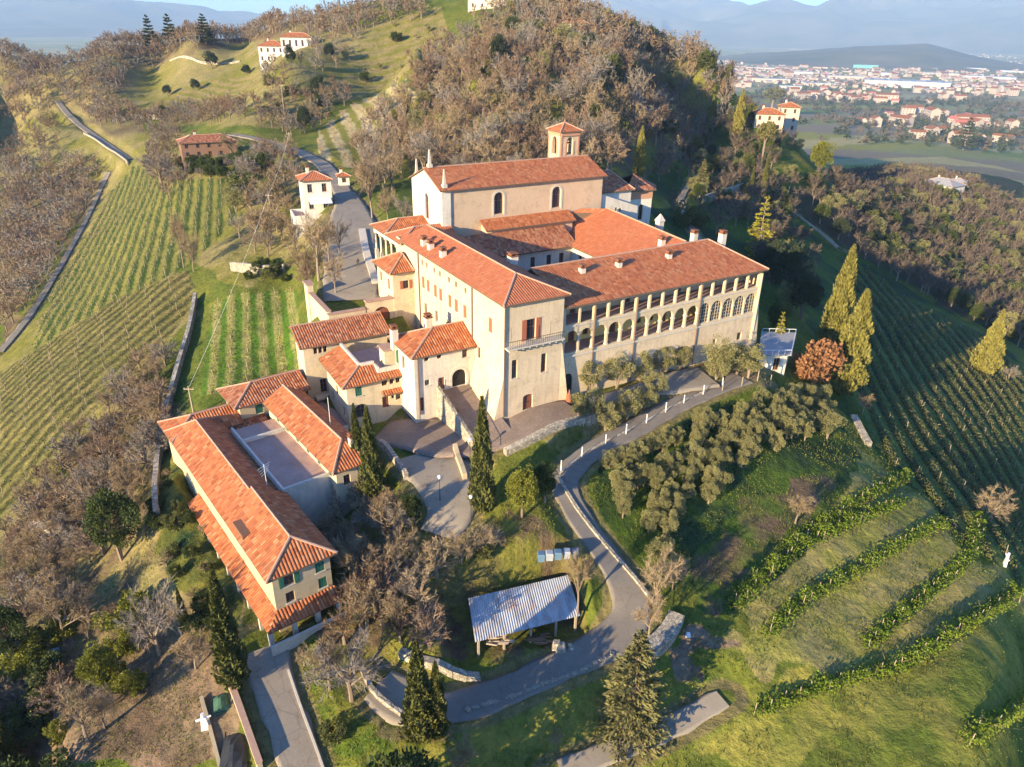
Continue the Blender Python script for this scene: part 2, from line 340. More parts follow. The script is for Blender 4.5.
# fit z/r-ish scaled: use z directly
TW=np.linalg.solve(TM,np.r_[PTS[:,2],0,0,0])
def hz(x,y):
    x=np.atleast_1d(np.asarray(x,float));y=np.atleast_1d(np.asarray(y,float))
    u,v=uv(x.ravel(),y.ravel());o=np.empty(u.size)
    for i in range(0,u.size,20000):
        a,b=u[i:i+20000],v[i:i+20000]
        o[i:i+20000]=K((a[:,None]-TU)**2+(b[:,None]-TV)**2)@TW[:TN]+TW[TN]+TW[TN+1]*a+TW[TN+2]*b
    return o.reshape(x.shape)
def hit(px,py):
    d=ray(px,py);r=np.exp(np.linspace(math.log(12),math.log(9000),1500));hn=math.hypot(d[0],d[1])
    t=r/hn;z=H+t*d[2];g=hz(t*d[0],t*d[1]);k=np.argmax(g>z)
    if g[k]<=z[k]: return None
    t0,t1=t[k-1],t[k];f=(z[k-1]-g[k-1])/((z[k-1]-g[k-1])-(z[k]-g[k]));tt=t0+(t1-t0)*f
    return d[0]*tt,d[1]*tt,H+tt*d[2]
# ------------------------------------------------------------------ roads (centre line by photo pixel on the land, width m)
def hits(pts): return [hit(*p[:2]) for p in pts]
ROADS = {
 'road_lower': ([(404, 712, 3.1), (440, 708, 3.3), (470, 703, 3.4), (505, 690, 3.4), (545, 672, 3.4), (585, 655, 3.6), (618, 636, 4.0), (634, 612, 4.1), (628, 585, 3.4), (607, 555, 3.1), (585, 525, 2.9), (568, 497, 2.9), (563, 475, 3.1), (580, 458, 3.3), (610, 440, 3.4), (645, 422, 3.4), (680, 402, 3.4), (712, 388, 3.4), (742, 377, 3.4)], 'asphalt'),
 'yard': ([(378, 684, 3.5), (398, 698, 5), (430, 708, 4)], 'gravel'),
 'lane': ([(262, 648, 4.6), (271, 672, 3.6), (282, 708, 3.4), (296, 745, 3.4), (308, 790, 3.4)], 'concrete_lane'),
 'plaza': ([(352, 300, 8), (352, 285, 9), (352, 262, 9), (352, 240, 9), (352, 222, 9), (350, 205, 6), (345, 192, 4.5)], 'gravel'),
 'hill_road': ([(347, 200, 4), (337, 180, 4), (322, 163, 4), (300, 152, 4), (275, 143, 3.5), (250, 137, 3.5), (232, 134, 3.5)], 'gravel'),
 'ridge_road': ([(58, 101, 2.8), (66, 112, 2.8), (80, 125, 2.8), (98, 138, 2.8), (114, 149, 2.8), (128, 159, 2.8)], 'gravel'),
 'valley_road': ([(108, 172, 2.2), (100, 190, 1.4), (85, 222, 1.4), (65, 258, 1.4), (45, 292, 1.4), (25, 322, 1.4), (0, 352, 1.4)], 'gravel'),
 'terrace_drive': ([(380, 432, 6), (410, 430, 8), (440, 436, 9), (478, 440, 7), (505, 430, 6.5), (540, 416, 6.5), (572, 407, 4)], 'paving'),
 'lower_drive': ([(425, 452, 8), (440, 468, 8), (452, 490, 6.5), (450, 515, 5), (438, 535, 4)], 'gravel'),
 'garden_path': ([(585, 402, 2), (615, 396, 2.2), (650, 388, 4), (680, 380, 6), (708, 376, 6)], 'gravel'),
 'stone_path': ([(560, 770, 2), (600, 755, 2), (645, 740, 2), (690, 717, 2), (722, 698, 2)], 'gravel'),
 'side_path': ([(788, 208, 3), (805, 220, 3), (822, 232, 3), (838, 247, 3)], 'gravel'),
 'back_road': ([(700, 240, 1.6), (688, 222, 1.6), (680, 200, 1.6), (690, 182, 1.6), (712, 165, 1.6)], 'gravel'),
}
RS = {}
def smooth_line(P, step):
    P = np.array(P, float); seg = np.hypot(*np.diff(P[:, :2], axis=0).T); s = np.r_[0, np.cumsum(seg)]
    n = max(4, int(s[-1]/step)); t = np.linspace(0, s[-1], n); Q = np.stack([np.interp(t, s, P[:, k]) for k in range(P.shape[1])], 1)
    for _ in range(max(2, int(2.0/step))*2): Q[1:-1] = (Q[:-2]+Q[1:-1]*2+Q[2:])/4
    return Q
for k, (pts, m) in ROADS.items():
    L = []
    for p in pts:
        h = hit(p[0], p[1]); L.append((h[0], h[1], h[2], p[2]))
    d = np.hypot(L[0][0], L[0][1]); RS[k] = smooth_line(L, .6 if d < 200 else 2.0)
def _tan(q):
    g = np.gradient(q[:, :3], axis=0); l = np.hypot(g[:, 0], g[:, 1])[:, None]+1e-9; return g/l
allroad = np.concatenate([np.c_[q, _tan(q)] for q in RS.values()])   # x y z width, unit tangent and slope
PADS = [  # level footprints under the buildings: frame, a0, a1, b0, b1, z
 (MF, -.5, 9, -.3, 34, -.9), (MF, 8, 43, .5, 33, -.6), (MF, -17.5, -6.5, 22.5, 26, -4.6), (MF, -15.5, -.2, 8.5, 21, -3.0), (MF, -7.5, -.5, 8.2, 14.5, -1.4),
 ((-3.1, 49.3, 20.0), -1.5, 11, -.6, 5.2, -11.3), (CF, .5, 6, 1, 29, -9.7), (CF, 6, 17, 13, 30, -9), (CF, .5, 18, 30, 39, -7), (MF, 8, 52, 33.5, 44, 1.0)]
def pad_mask(x, y, grow=0.0):
    r = np.full(x.shape, -1, int)
    for i, (f, a0, a1, b0, b1, z) in enumerate(PADS):
        t = math.radians(f[2]); dx = x-f[0]; dy = y-f[1]; a = dx*math.cos(t)+dy*math.sin(t); b = -dx*math.sin(t)+dy*math.cos(t)
        r[(a > a0-grow) & (a < a1+grow) & (b > b0-grow) & (b < b1+grow)] = i
    return r
def road_adjust(x, y, z):
    """cut the land down to the roads and yards; also returns the distance from the nearest road edge"""
    edge = np.full(x.shape, 99.0); z = z.copy()
    r = np.hypot(x, y); near = np.where((r < 560) & (y > 5))[0]
    if len(near) == 0: return z, edge
    cell = 8.0; grid = {}
    for i, q in enumerate(allroad): grid.setdefault((int(q[0]//cell), int(q[1]//cell)), []).append(i)
    key = (np.floor(x[near]/cell).astype(int), np.floor(y[near]/cell).astype(int))
    kk = key[0]*100003+key[1]; order = np.argsort(kk); ks = kk[order]; st = np.r_[0, np.where(np.diff(ks))[0]+1, len(ks)]
    for s0, s1 in zip(st[:-1], st[1:]):
        ids = near[order[s0:s1]]; cx, cy_ = int(np.floor(x[ids[0]]/cell)), int(np.floor(y[ids[0]]/cell))
        c = [i for u in (-1, 0, 1) for v in (-1, 0, 1) for i in grid.get((cx+u, cy_+v), [])]
        if not c: continue
        R = allroad[c]; D = np.hypot(x[ids][:, None]-R[:, 0], y[ids][:, None]-R[:, 1]); e = D-R[:, 3]/2
        j = e.argmin(1); q = R[j]; ddx = x[ids]-q[:, 0]; ddy = y[ids]-q[:, 1]; sl = np.clip(ddx*q[:, 4]+ddy*q[:, 5], -.6, .6); em = np.hypot(ddx-sl*q[:, 4], ddy-sl*q[:, 5])-q[:, 3]/2; zr = q[:, 2]+sl*q[:, 6]-.2
        t = np.clip((em-.25)/2.4, 0, 1); t = t*t*(3-2*t); edge[ids] = em; z[ids] = zr*(1-t)+z[ids]*t
    return z, edge
_U = lambda a: math.radians(a)
def ground(x, y):
    """height of the finished land under one point"""
    z, e = road_adjust(np.array([float(x)]), np.array([float(y)]), hz(x, y)); return float(z[0])

# ------------------------------------------------------------------ ground cover zones (photo-measured outlines laid on the land)
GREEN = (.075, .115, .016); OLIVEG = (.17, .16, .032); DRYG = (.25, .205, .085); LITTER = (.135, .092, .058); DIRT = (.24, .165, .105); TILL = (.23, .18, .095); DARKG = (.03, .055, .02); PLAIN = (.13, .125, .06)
COVER = [  # polygon, r range, main colour, second colour, patch size m
 ([(0, 767), (0, 430), (130, 380), (200, 420), (240, 640), (230, 767)], (0, 220), LITTER, DRYG, 3),
 ([(150, 440), (190, 400), (210, 470), (225, 560), (230, 640), (160, 560)], (0, 160), DARKG, OLIVEG, 3),  # strip by the sunken path: its shade painted as dark green ground
 ([(0, 767), (0, 690), (120, 640), (215, 640), (250, 767)], (0, 120), DIRT, LITTER, 3),
 ([(310, 640), (330, 700), (410, 720), (420, 767), (310, 767)], (0, 120), GREEN, OLIVEG, 2),
 ([(290, 620), (330, 520), (460, 520), (540, 520), (600, 560), (600, 640), (470, 660), (380, 680), (320, 690)], (0, 120), LITTER, OLIVEG, 2.5),
 ([(430, 720), (640, 640), (700, 690), (560, 767), (430, 767)], (0, 120), (.13, .165, .025), (.22, .205, .045), 3),
 ([(640, 767), (720, 690), (850, 660), (1023, 590), (1023, 767)], (0, 140), (.26, .235, .05), (.13, .16, .025), 3),
 ([(730, 610), (850, 440), (920, 500), (1000, 570), (1023, 600), (850, 690), (740, 650)], (0, 140), (.25, .235, .055), (.28, .235, .085), 3),
 ([(580, 460), (720, 400), (850, 430), (860, 480), (740, 620), (640, 560)], (0, 140), GREEN, DARKG, 3),
 ([(690, 560), (790, 480), (850, 470), (760, 560), (700, 620)], (0, 140), LITTER, GREEN, 3),
 ([(668, 640), (700, 630), (742, 640), (730, 655), (690, 665)], (0, 140), (.26, .18, .13), LITTER, 2),
 ([(560, 420), (620, 390), (760, 350), (780, 380), (700, 400), (600, 440)], (0, 140), DRYG, DIRT, 2),
 ([(800, 190), (845, 245), (1023, 360), (1023, 600), (930, 510), (870, 450), (830, 390), (800, 300)], (0, 260), DARKG, GREEN, 5),  # right slope: green darkened to carry the shade lying there
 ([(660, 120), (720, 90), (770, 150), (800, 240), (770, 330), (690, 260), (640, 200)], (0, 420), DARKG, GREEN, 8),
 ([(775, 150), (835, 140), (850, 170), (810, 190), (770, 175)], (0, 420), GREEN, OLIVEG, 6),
 ([(770, 190), (840, 190), (930, 140), (1023, 140), (1023, 350), (850, 250), (800, 220)], (0, 620), (.075, .06, .04), DARKG, 9),  # right wood floor: shade put into the dark litter and green
 ([(700, 60), (1023, 60), (1023, 145), (700, 130)], (600, 30000), PLAIN, LITTER, 60),
 ([(400, 170), (400, 100), (430, 40), (560, 5), (640, 20), (720, 60), (710, 150), (600, 190)], (150, 500), LITTER, OLIVEG, 12),
 ([(0, 0), (350, 0), (340, 60), (140, 120), (150, 160), (60, 240), (0, 350)], (150, 900), LITTER, DRYG, 12),
 ([(110, 100), (150, 70), (200, 50), (340, 30), (430, 5), (430, 70), (330, 110), (280, 130), (120, 120)], (150, 560), OLIVEG, DRYG, 9),
 ([(0, 130), (60, 105), (130, 150), (100, 180), (50, 175), (0, 175)], (150, 560), DRYG, OLIVEG, 7),
 ([(110, 130), (180, 130), (260, 180), (310, 150), (330, 240), (250, 290), (190, 260), (30, 380), (60, 280), (100, 190)], (90, 330), OLIVEG, DRYG, 6),
 ([(0, 520), (0, 350), (60, 300), (180, 270), (200, 300), (130, 380), (60, 470)], (80, 260), DRYG, OLIVEG, 4),
 ([(195, 410), (210, 300), (300, 285), (310, 370), (230, 395)], (80, 180), GREEN, OLIVEG, 2.5),
 ([(410, 440), (500, 430), (600, 400), (620, 410), (560, 440), (480, 470)], (0, 160), DRYG, OLIVEG, 3)]
VINEZ = {  # zone: outline, a line along one row, spacing m, kind
 'upper': ([(112, 190), (135, 165), (165, 180), (225, 178), (243, 215), (190, 264), (120, 300), (75, 324), (30, 352), (52, 300), (80, 245)], ((123, 253), (147, 190)), 2.6, 'bare'),
 'lower': ([(188, 270), (197, 296), (165, 345), (115, 385), (75, 430), (30, 490), (0, 520), (0, 372), (45, 345), (115, 300)], ((20, 420), (180, 279)), 2.6, 'bare'),
 'block': ([(200, 396), (213, 305), (232, 294), (297, 290), (302, 368), (225, 392)], ((213, 392), (217, 312)), 2.5, 'green'),
 'hill': ([(318, 165), (318, 130), (350, 105), (402, 82), (418, 95), (405, 130), (360, 168)], ((376, 95), (405, 122)), 5.0, 'pale'),
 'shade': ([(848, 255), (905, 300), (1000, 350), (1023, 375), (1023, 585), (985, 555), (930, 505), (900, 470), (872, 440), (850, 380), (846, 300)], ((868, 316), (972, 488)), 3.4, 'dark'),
 'terraces': ([(345, 66), (372, 34), (400, 14), (440, 6), (448, 30), (428, 70), (402, 80), (352, 98)], ((350, 70), (430, 52)), 7.0, 'pale'),
 'villa_field': ([(150, 112), (190, 84), (250, 76), (262, 84), (235, 105), (180, 118)], ((160, 108), (250, 92)), 5.0, 'pale'),
}
VDIR = {}
for k, (poly, ln, sp_, kind) in VINEZ.items():
    p, q = hit(*ln[0]), hit(*ln[1]); u = np.array([q[0]-p[0], q[1]-p[1]]); u /= np.hypot(*u); VDIR[k] = (np.array(p[:2]), u, np.array([-u[1], u[0]]))

# ------------------------------------------------------------------ the terrain: one sheet out to the far plain
def build_ground():
    az = np.r_[np.linspace(-180, -60, 25)[:-1], np.linspace(-60, -41, 40)[:-1], np.linspace(-41, 41, 640), np.linspace(41, 60, 40)[1:], np.linspace(60, 180, 25)[1:]]
    az = np.radians(az); rr = np.exp(np.r_[np.linspace(math.log(6), math.log(28), 24)[:-1], np.linspace(math.log(28), math.log(330), 560)[:-1], np.linspace(math.log(330), math.log(900), 130)[:-1], np.linspace(math.log(900), math.log(14200), 110)])
    A, R = np.meshgrid(az, rr); X = (np.sin(A)*R).ravel(); Y = (np.cos(A)*R).ravel(); r = R.ravel(); z0 = hz(X, Y); 
    z0 = np.where(r > 3000, np.where(r > 5000, -110, z0+(-110-z0)*(r-3000)/2000), z0)
    z, edge = road_adjust(X, Y, z0)
    rough = np.clip((edge-.5)/3, 0, 1)
    z = z+rough*((fbm(X*.55, Y*.55, 3, 3)-.45)*.34+(fbm(X*.12, Y*.12, 9, 3)-.45)*1.0*np.clip(edge/6-.2, 0, 1))*np.clip((900-r)/300, 0, 1)
    z = z+np.where((r > 170) & (r < 1000), (fbm(X*.035, Y*.035, 5, 4)-.45)*3.0*np.clip((r-170)/120, 0, 1)*rough, 0)
    pm = pad_mask(X, Y)
    for i, (f, a0, a1, b0, b1, zp) in enumerate(PADS):
        k = np.where((np.abs(X-f[0]) < 80) & (np.abs(Y-f[1]) < 80))[0]; t = math.radians(f[2]); dx = X[k]-f[0]; dy = Y[k]-f[1]; a = dx*math.cos(t)+dy*math.sin(t); b = -dx*math.sin(t)+dy*math.cos(t)
        e = np.hypot(np.maximum(np.maximum(a0-a, a-a1), 0), np.maximum(np.maximum(b0-b, b-b1), 0)); q = np.clip(e/1.6, 0, 1); z[k] = np.minimum(z[k], zp+(z[k]-zp)*q)
    px, py = proj(X, Y, z)
    col = np.empty((len(X), 3)); m = fbm(X*.15, Y*.15, 21, 3)[:, None]; col[:] = np.array(GREEN)*(1-m)+np.array(OLIVEG)*m
    far = r > 600
    # patchwork of fields on the plain
    t = .35; fx = (X*math.cos(t)+Y*math.sin(t))/170; fy = (-X*math.sin(t)+Y*math.cos(t))/95; hsh = _h(np.floor(fx+vnoise(fx, fy, 4)*.3), np.floor(fy), 8)
    fc = np.array([(.10, .13, .03), OLIVEG, (.20, .18, .09), (.15, .12, .075), DRYG, (.15, .15, .05)])[np.minimum((hsh*6).astype(int), 5)]
    col[far] = fc[far]*1.55
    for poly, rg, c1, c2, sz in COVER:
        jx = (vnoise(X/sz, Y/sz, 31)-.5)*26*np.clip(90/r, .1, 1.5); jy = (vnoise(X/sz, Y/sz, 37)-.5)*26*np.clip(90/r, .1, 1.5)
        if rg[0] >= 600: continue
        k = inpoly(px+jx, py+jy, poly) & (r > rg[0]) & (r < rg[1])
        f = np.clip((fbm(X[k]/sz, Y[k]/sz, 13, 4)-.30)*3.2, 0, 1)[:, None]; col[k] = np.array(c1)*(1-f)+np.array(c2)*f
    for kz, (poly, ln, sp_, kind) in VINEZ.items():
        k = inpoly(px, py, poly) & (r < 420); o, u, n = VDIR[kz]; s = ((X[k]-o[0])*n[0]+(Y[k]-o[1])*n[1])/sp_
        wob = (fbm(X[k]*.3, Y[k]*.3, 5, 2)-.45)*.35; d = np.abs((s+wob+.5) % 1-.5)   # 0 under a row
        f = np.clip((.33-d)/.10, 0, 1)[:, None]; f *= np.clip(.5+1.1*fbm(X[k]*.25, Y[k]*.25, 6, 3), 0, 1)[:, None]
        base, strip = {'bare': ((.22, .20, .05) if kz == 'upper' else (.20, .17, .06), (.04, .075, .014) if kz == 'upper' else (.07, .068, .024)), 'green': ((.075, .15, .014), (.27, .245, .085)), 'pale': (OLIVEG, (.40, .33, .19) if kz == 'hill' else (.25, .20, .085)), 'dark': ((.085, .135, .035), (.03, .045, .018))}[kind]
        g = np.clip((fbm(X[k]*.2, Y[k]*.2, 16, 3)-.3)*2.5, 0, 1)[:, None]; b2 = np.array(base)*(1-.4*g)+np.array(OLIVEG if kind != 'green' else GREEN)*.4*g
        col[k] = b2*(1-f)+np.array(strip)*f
    e = (edge < .9) & (edge > -.2); col[e] = np.array(DRYG)*.8
    nr, na = R.shape; i = np.arange(nr-1)[:, None]*na+np.arange(na-1)[None, :]
    Fq = np.stack([i, i+1, i+na+1, i+na], -1).reshape(-1, 4)[:, ::-1]
    me = npmesh('ground', np.stack([X, Y, z], 1), [Fq], [], smooth=True)
    ca = me.color_attributes.new('cover', 'FLOAT_COLOR', 'POINT'); ca.data.foreach_set('color', np.c_[col, np.ones(len(col))].astype('f').ravel())
    n = N('ground_cover', .95, .1); at_ = n.n('ShaderNodeVertexColor', layer_name='cover').outputs[0]
    p = n.pos(); a = n.noise(p, 1.3, 5, .7); b = n.noise(p, .22, 4, .65)
    c = n.mix(.75, at_, n.ramp(a, [(.28, (.38, .40, .40)), (.52, (.95, .95, .95)), (.75, (1.5, 1.4, 1.2))]), 'MULTIPLY')
    c = n.mix(.6, c, n.ramp(b, [(.3, (.62, .72, .6)), (.7, (1.25, 1.15, 1.05))]), 'MULTIPLY')
    n.bump(a, .9, .35); me.materials.append(n.done(c))
    o = link('ground', me); o['kind'] = 'structure'; return o, (X, Y, z, r, edge, px, py, col)
GROUND, GR = build_ground()

ROADNAME = {'road_lower': 'road', 'yard': 'yard', 'lane': 'lane', 'plaza': 'plaza', 'hill_road': 'hill_road', 'ridge_road': 'hill_road', 'valley_road': 'valley_road', 'terrace_drive': 'driveway', 'lower_drive': 'driveway', 'garden_path': 'garden_path', 'stone_path': 'stone_path', 'side_path': 'path', 'back_road': 'path', 'field_track': 'dirt_track'}
lift = 0.0
for k, (pts, m) in ROADS.items():
    Q = RS[k]; T = np.gradient(Q[:, :2], axis=0); T /= np.hypot(T[:, 0], T[:, 1])[:, None]; Nn = np.stack([-T[:, 1], T[:, 0]], 1); lift += .006
    ns = 13; V = []
    for i in range(ns):
        s = (-.5, -.485, -.4, -.3, -.2, -.1, 0, .1, .2, .3, .4, .485, .5)[i]; wob = (vnoise(Q[:, 0]*.7, Q[:, 1]*.7, i)-.5)*.5*(abs(s) > .45)
        xy = Q[:, :2]+Nn*(Q[:, 3:4]*s+np.sign(s)*wob[:, None]); V.append(np.c_[xy, Q[:, 2]+lift-.02-.3*(abs(s) > .49)])
    V = np.stack(V, 1).reshape(-1, 3); n = len(Q); i = np.arange(n-1)[:, None]*ns+np.arange(ns-1)[None, :]
    Fq = np.stack([i, i+1, i+ns+1, i+ns], -1).reshape(-1, 4)[:, ::-1]
    o = link(ROADNAME[k], npmesh(ROADNAME[k], V, [Fq], [M[m]], smooth=True)); o['kind'] = 'structure'

# far mountains: three ridges round the plain
def mountains(r0, r1, hgt, seed, az0, az1, name, env):
    A, R = np.meshgrid(np.radians(np.linspace(az0, az1, 260)), np.linspace(r0, r1, 60)); X = np.sin(A)*R; Y = np.cos(A)*R
    t = (R-r0)/(r1-r0); rid = 1-np.abs(fbm(X/2600, Y/2600, seed, 5)-.5)*2.2
    e = np.interp(np.degrees(A), *env); z = -118+hgt*e*np.sin(np.clip(t*1.15, 0, 1)*math.pi/2)**1.2*np.clip(rid, .2, 1)
    z[0] = -150; n = A.shape; i = np.arange(n[0]-1)[:, None]*n[1]+np.arange(n[1]-1)[None, :]
    Fq = np.stack([i, i+1, i+n[1]+1, i+n[1]], -1).reshape(-1, 4)[:, ::-1]
    m = N(name, .95, .1); f = m.noise(m.pos(), .0022, 6, .65); mm = m.done(m.ramp(f, [(.35, (.05, .065, .035)), (.6, (.13, .115, .07)), (.75, (.2, .18, .14))]))
    o = link('mountains', npmesh('mountains', np.stack([X, Y, z], -1).reshape(-1, 3), [Fq], [mm], smooth=True)); o['kind'] = 'structure'
mountains(8000, 12500, 640, 3, -58, 10, 'mountains', ([-58, -42, -34, -29, -24, -16, -5, 10], [.34, .44, .58, .68, .60, .42, .5, .6]))
mountains(9500, 13500, 830, 11, 0, 60, 'mountains', ([0, 8, 12, 16, 22, 30, 38, 60], [.75, .82, .92, .95, .95, .9, .95, .95]))
mountains(4300, 5600, 150, 19, 13, 34, 'hills', ([13, 18, 23, 27, 30, 34], [.0, .35, .85, 1.0, .5, .0]))
# ------------------------------------------------------------------ building kit
def frame_root(name, f, label, cat, group=None):
    o = empty(name, (f[0], f[1], 0), math.radians(f[2])); return tag(o, label, cat, group)
def panel(mb, p0, p1, sa, sb, za, zb, off, th=.05, mat=0):
    """a slab along the wall line p0->p1 from sa to sb, its outer face 'off' metres out of the wall (negative: into it)"""
    dx, dy = p1[0]-p0[0], p1[1]-p0[1]; l = math.hypot(dx, dy); dx, dy = dx/l, dy/l; nx, ny = dy, -dx
    P = lambda s, o, z: (p0[0]+dx*s+nx*o, p0[1]+dy*s+ny*o, z)
    mb.hexa([P(sa, off, za), P(sb, off, za), P(sb, off-th, za), P(sa, off-th, za)], [P(sa, off, zb), P(sb, off, zb), P(sb, off-th, zb), P(sa, off-th, zb)], mat)
def arc_top(op, s):
    c, w_, z0, z1 = op[:4]; arch = len(op) > 5 and op[5]
    if not arch: return z1
    hw = w_/2; rise = min(hw, (z1-z0)*.5)*(arch if arch is not True else 1); return z1-rise+rise*math.sqrt(max(0, 1-((s-c)/hw)**2))
def wall(mb, p0, p1, z0, top, ops=(), depth=.25, mat=0, inner=0, rmat=None):
    dx, dy = p1[0]-p0[0], p1[1]-p0[1]; L = math.hypot(dx, dy); dx, dy = dx/L, dy/L; nx, ny = dy, -dx
    rmat = mat if rmat is None else rmat
    tp = [(0, top), (L, top)] if isinstance(top, (int, float)) else top
    T = lambda s: float(np.interp(s, [q[0] for q in tp], [q[1] for q in tp]))
    cuts = {0.0, L} | {q[0] for q in tp}
    for o in ops:
        n = 10 if len(o) > 5 and o[5] else 1
        for i in range(n+1): cuts.add(o[0]-o[1]/2+o[1]*(.5-.5*math.cos(math.pi*i/n) if n > 1 else i))
    cuts = sorted(c for c in cuts if -1e-6 <= c <= L+1e-6); c2 = [cuts[0]]
    for c in cuts[1:]:
        if c-c2[-1] > 1e-4: c2.append(c)
    P = lambda s, z, o=0.0: (p0[0]+dx*s-nx*o, p0[1]+dy*s-ny*o, z)
    for sa, sb in zip(c2[:-1], c2[1:]):
        mid = (sa+sb)/2; inn = sorted([o for o in ops if abs(mid-o[0]) < o[1]/2], key=lambda o: o[2])
        la = lb = z0
        for o in inn:
            for off, rev in ((0, False),)+(((inner, True),) if inner else ()):
                q = [P(sa, la, off), P(sb, lb, off), P(sb, o[2], off), P(sa, o[2], off)]; mb.face(q[::-1] if rev else q, mat)
            ta, tb = arc_top(o, sa), arc_top(o, sb); d = inner or depth
            mb.face([P(sa, o[2]), P(sb, o[2]), P(sb, o[2], d), P(sa, o[2], d)], rmat)
            mb.face([P(sa, ta, d), P(sb, tb, d), P(sb, tb), P(sa, ta)], rmat)
            la, lb = ta, tb
        for off, rev in ((0, False),)+(((inner, True),) if inner else ()):
            q = [P(sa, la, off), P(sb, lb, off), P(sb, T(sb), off), P(sa, T(sa), off)]; mb.face(q[::-1] if rev else q, mat)
    for o in ops:
        d = inner or depth; l_, r_ = o[0]-o[1]/2, o[0]+o[1]/2; zl, zr = arc_top(o, l_), arc_top(o, r_)
        mb.face([P(l_, o[2]), P(l_, o[2], d), P(l_, zl, d), P(l_, zl)], rmat)
        mb.face([P(r_, o[2], d), P(r_, o[2]), P(r_, zr), P(r_, zr, d)], rmat)
def arch_panel(mb, p0, p1, op, off, mat=0):
    dx, dy = p1[0]-p0[0], p1[1]-p0[1]; L = math.hypot(dx, dy); dx, dy = dx/L, dy/L; nx, ny = dy, -dx
    P = lambda s, z: (p0[0]+dx*s-nx*off, p0[1]+dy*s-ny*off, z)
    l_, r_ = op[0]-op[1]/2, op[0]+op[1]/2; n = 12 if len(op) > 5 and op[5] else 1
    pts = [P(l_, op[2]), P(r_, op[2])]+[P(r_+(l_-r_)*i/n, arc_top(op, r_+(l_-r_)*i/n)) for i in range(n+1)]
    mb.face(pts, mat)
def opening(root, p0, p1, op, depth=.25):
    st = op[4]
    if st in (None, 'o'): return
    c, w_, z0, z1 = op[:4]; l_, r_ = c-w_/2, c+w_/2; arch = len(op) > 5 and op[5]
    if st[0] == 'd':                       # doors
        mb = MB(); arch_panel(mb, p0, p1, op, depth-.02)
        zt = z0+(z1-z0)*(.5 if arch else 1)
        for k in range(2): panel(mb, p0, p1, l_+w_*(.08+.46*k), l_+w_*(.46+.46*k), z0+.15, zt-.1, -depth+.07, .04)
        d = mb.build('door', M['dark'] if st == 'dk' else M['door_wood'], root); h = MB(); panel(h, p0, p1, c-.05, c+.05, z0+.9, z0+1.05, -depth+.12, .06); h.build('handle', M['iron'], d); return
    fr = MB(); fm = M['frame_white'] if st in ('m', 'fw') else M['frame_wood']; t = min(.09, w_*.1)
    zt = arc_top(op, l_+t*.5) if arch else z1
    panel(fr, p0, p1, l_, l_+t, z0, zt, -depth+.06, .06); panel(fr, p0, p1, r_-t, r_, z0, zt, -depth+.06, .06)
    panel(fr, p0, p1, l_+t, r_-t, z0, z0+t, -depth+.06, .06); panel(fr, p0, p1, c-t/2, c+t/2, z0+t, arc_top(op, c)-t*.3, -depth+.05, .05)
    if not arch: panel(fr, p0, p1, l_+t, r_-t, z1-t, z1, -depth+.06, .06)
    if st == 'm':                          # many small panes
        for k in (1, 3): s = l_+w_*k/4; panel(fr, p0, p1, s-.035, s+.035, z0+t, arc_top(op, s)-.02, -depth+.05, .05)
        nz = 6
        for k in range(1, nz):
            z = z0+(z1-z0)*k/nz; hw = w_/2
            if arch:
                zs = z1-min(hw, (z1-z0)*.5)
                if z > zs: hw = math.sqrt(max(.01, hw**2-(z-zs)**2))
            panel(fr, p0, p1, c-hw+.02, c+hw-.02, z-.035, z+.035, -depth+.055, .05)
    elif z1-z0 > 1.0 and st != 's': panel(fr, p0, p1, l_+t, r_-t, z0+(z1-z0)*.6, z0+(z1-z0)*.6+t*.7, -depth+.05, .05)
    f = fr.build('window', fm, root); pn = MB(); arch_panel(pn, p0, p1, op, depth); pn.build('pane', M['glass'] if st != 'k' else M['dark'], f)
    if st[0] in 'rg':
        sm = M['shutter_red'] if st[0] == 'r' else M['shutter_green']
        if len(st) > 1:                    # open, folded back on the wall
            for a, b in ((l_-w_*.52, l_-.03), (r_+.03, r_+w_*.52)):
                s = MB(); panel(s, p0, p1, a, b, z0-.02, z1+.02, .06, .05)
                for k in range(7): zz = z0+.1+(z1-z0-.25)*k/6; panel(s, p0, p1, a+.06, b-.06, zz, zz+.05, .085, .03)
                s.build('shutter', sm, f)
        else:
            for a, b in ((l_+.015, c-.012), (c+.012, r_-.015)):
                s = MB(); panel(s, p0, p1, a, b, z0+.01, z1-.01, -.05, .05)
                for k in range(8): zz = z0+.08+(z1-z0-.22)*k/7; panel(s, p0, p1, a+.05, b-.05, zz, zz+.05, -.028, .03)
                s.build('shutter', sm, f)
    if st not in ('s', 'k', 'm') and not arch:
        s = MB(); panel(s, p0, p1, l_-.1, r_+.1, z0-.1, z0-.005, .09, .09+depth*.6); s.build('sill', M['stone_trim'], f)
def walls(root, name, mat, sides, depth=.25, extra=None):
    """sides: (p0, p1, z0, top, openings); outward is to the right of p0->p1"""
    mb = MB()
    for p0, p1, z0, top, ops in sides: wall(mb, p0, p1, z0, top, ops, depth)
    if extra: extra(mb)
    o = mb.build(name, mat, root)
    for p0, p1, z0, top, ops in sides:
        for op in ops: opening(root, p0, p1, op, depth)
    return o
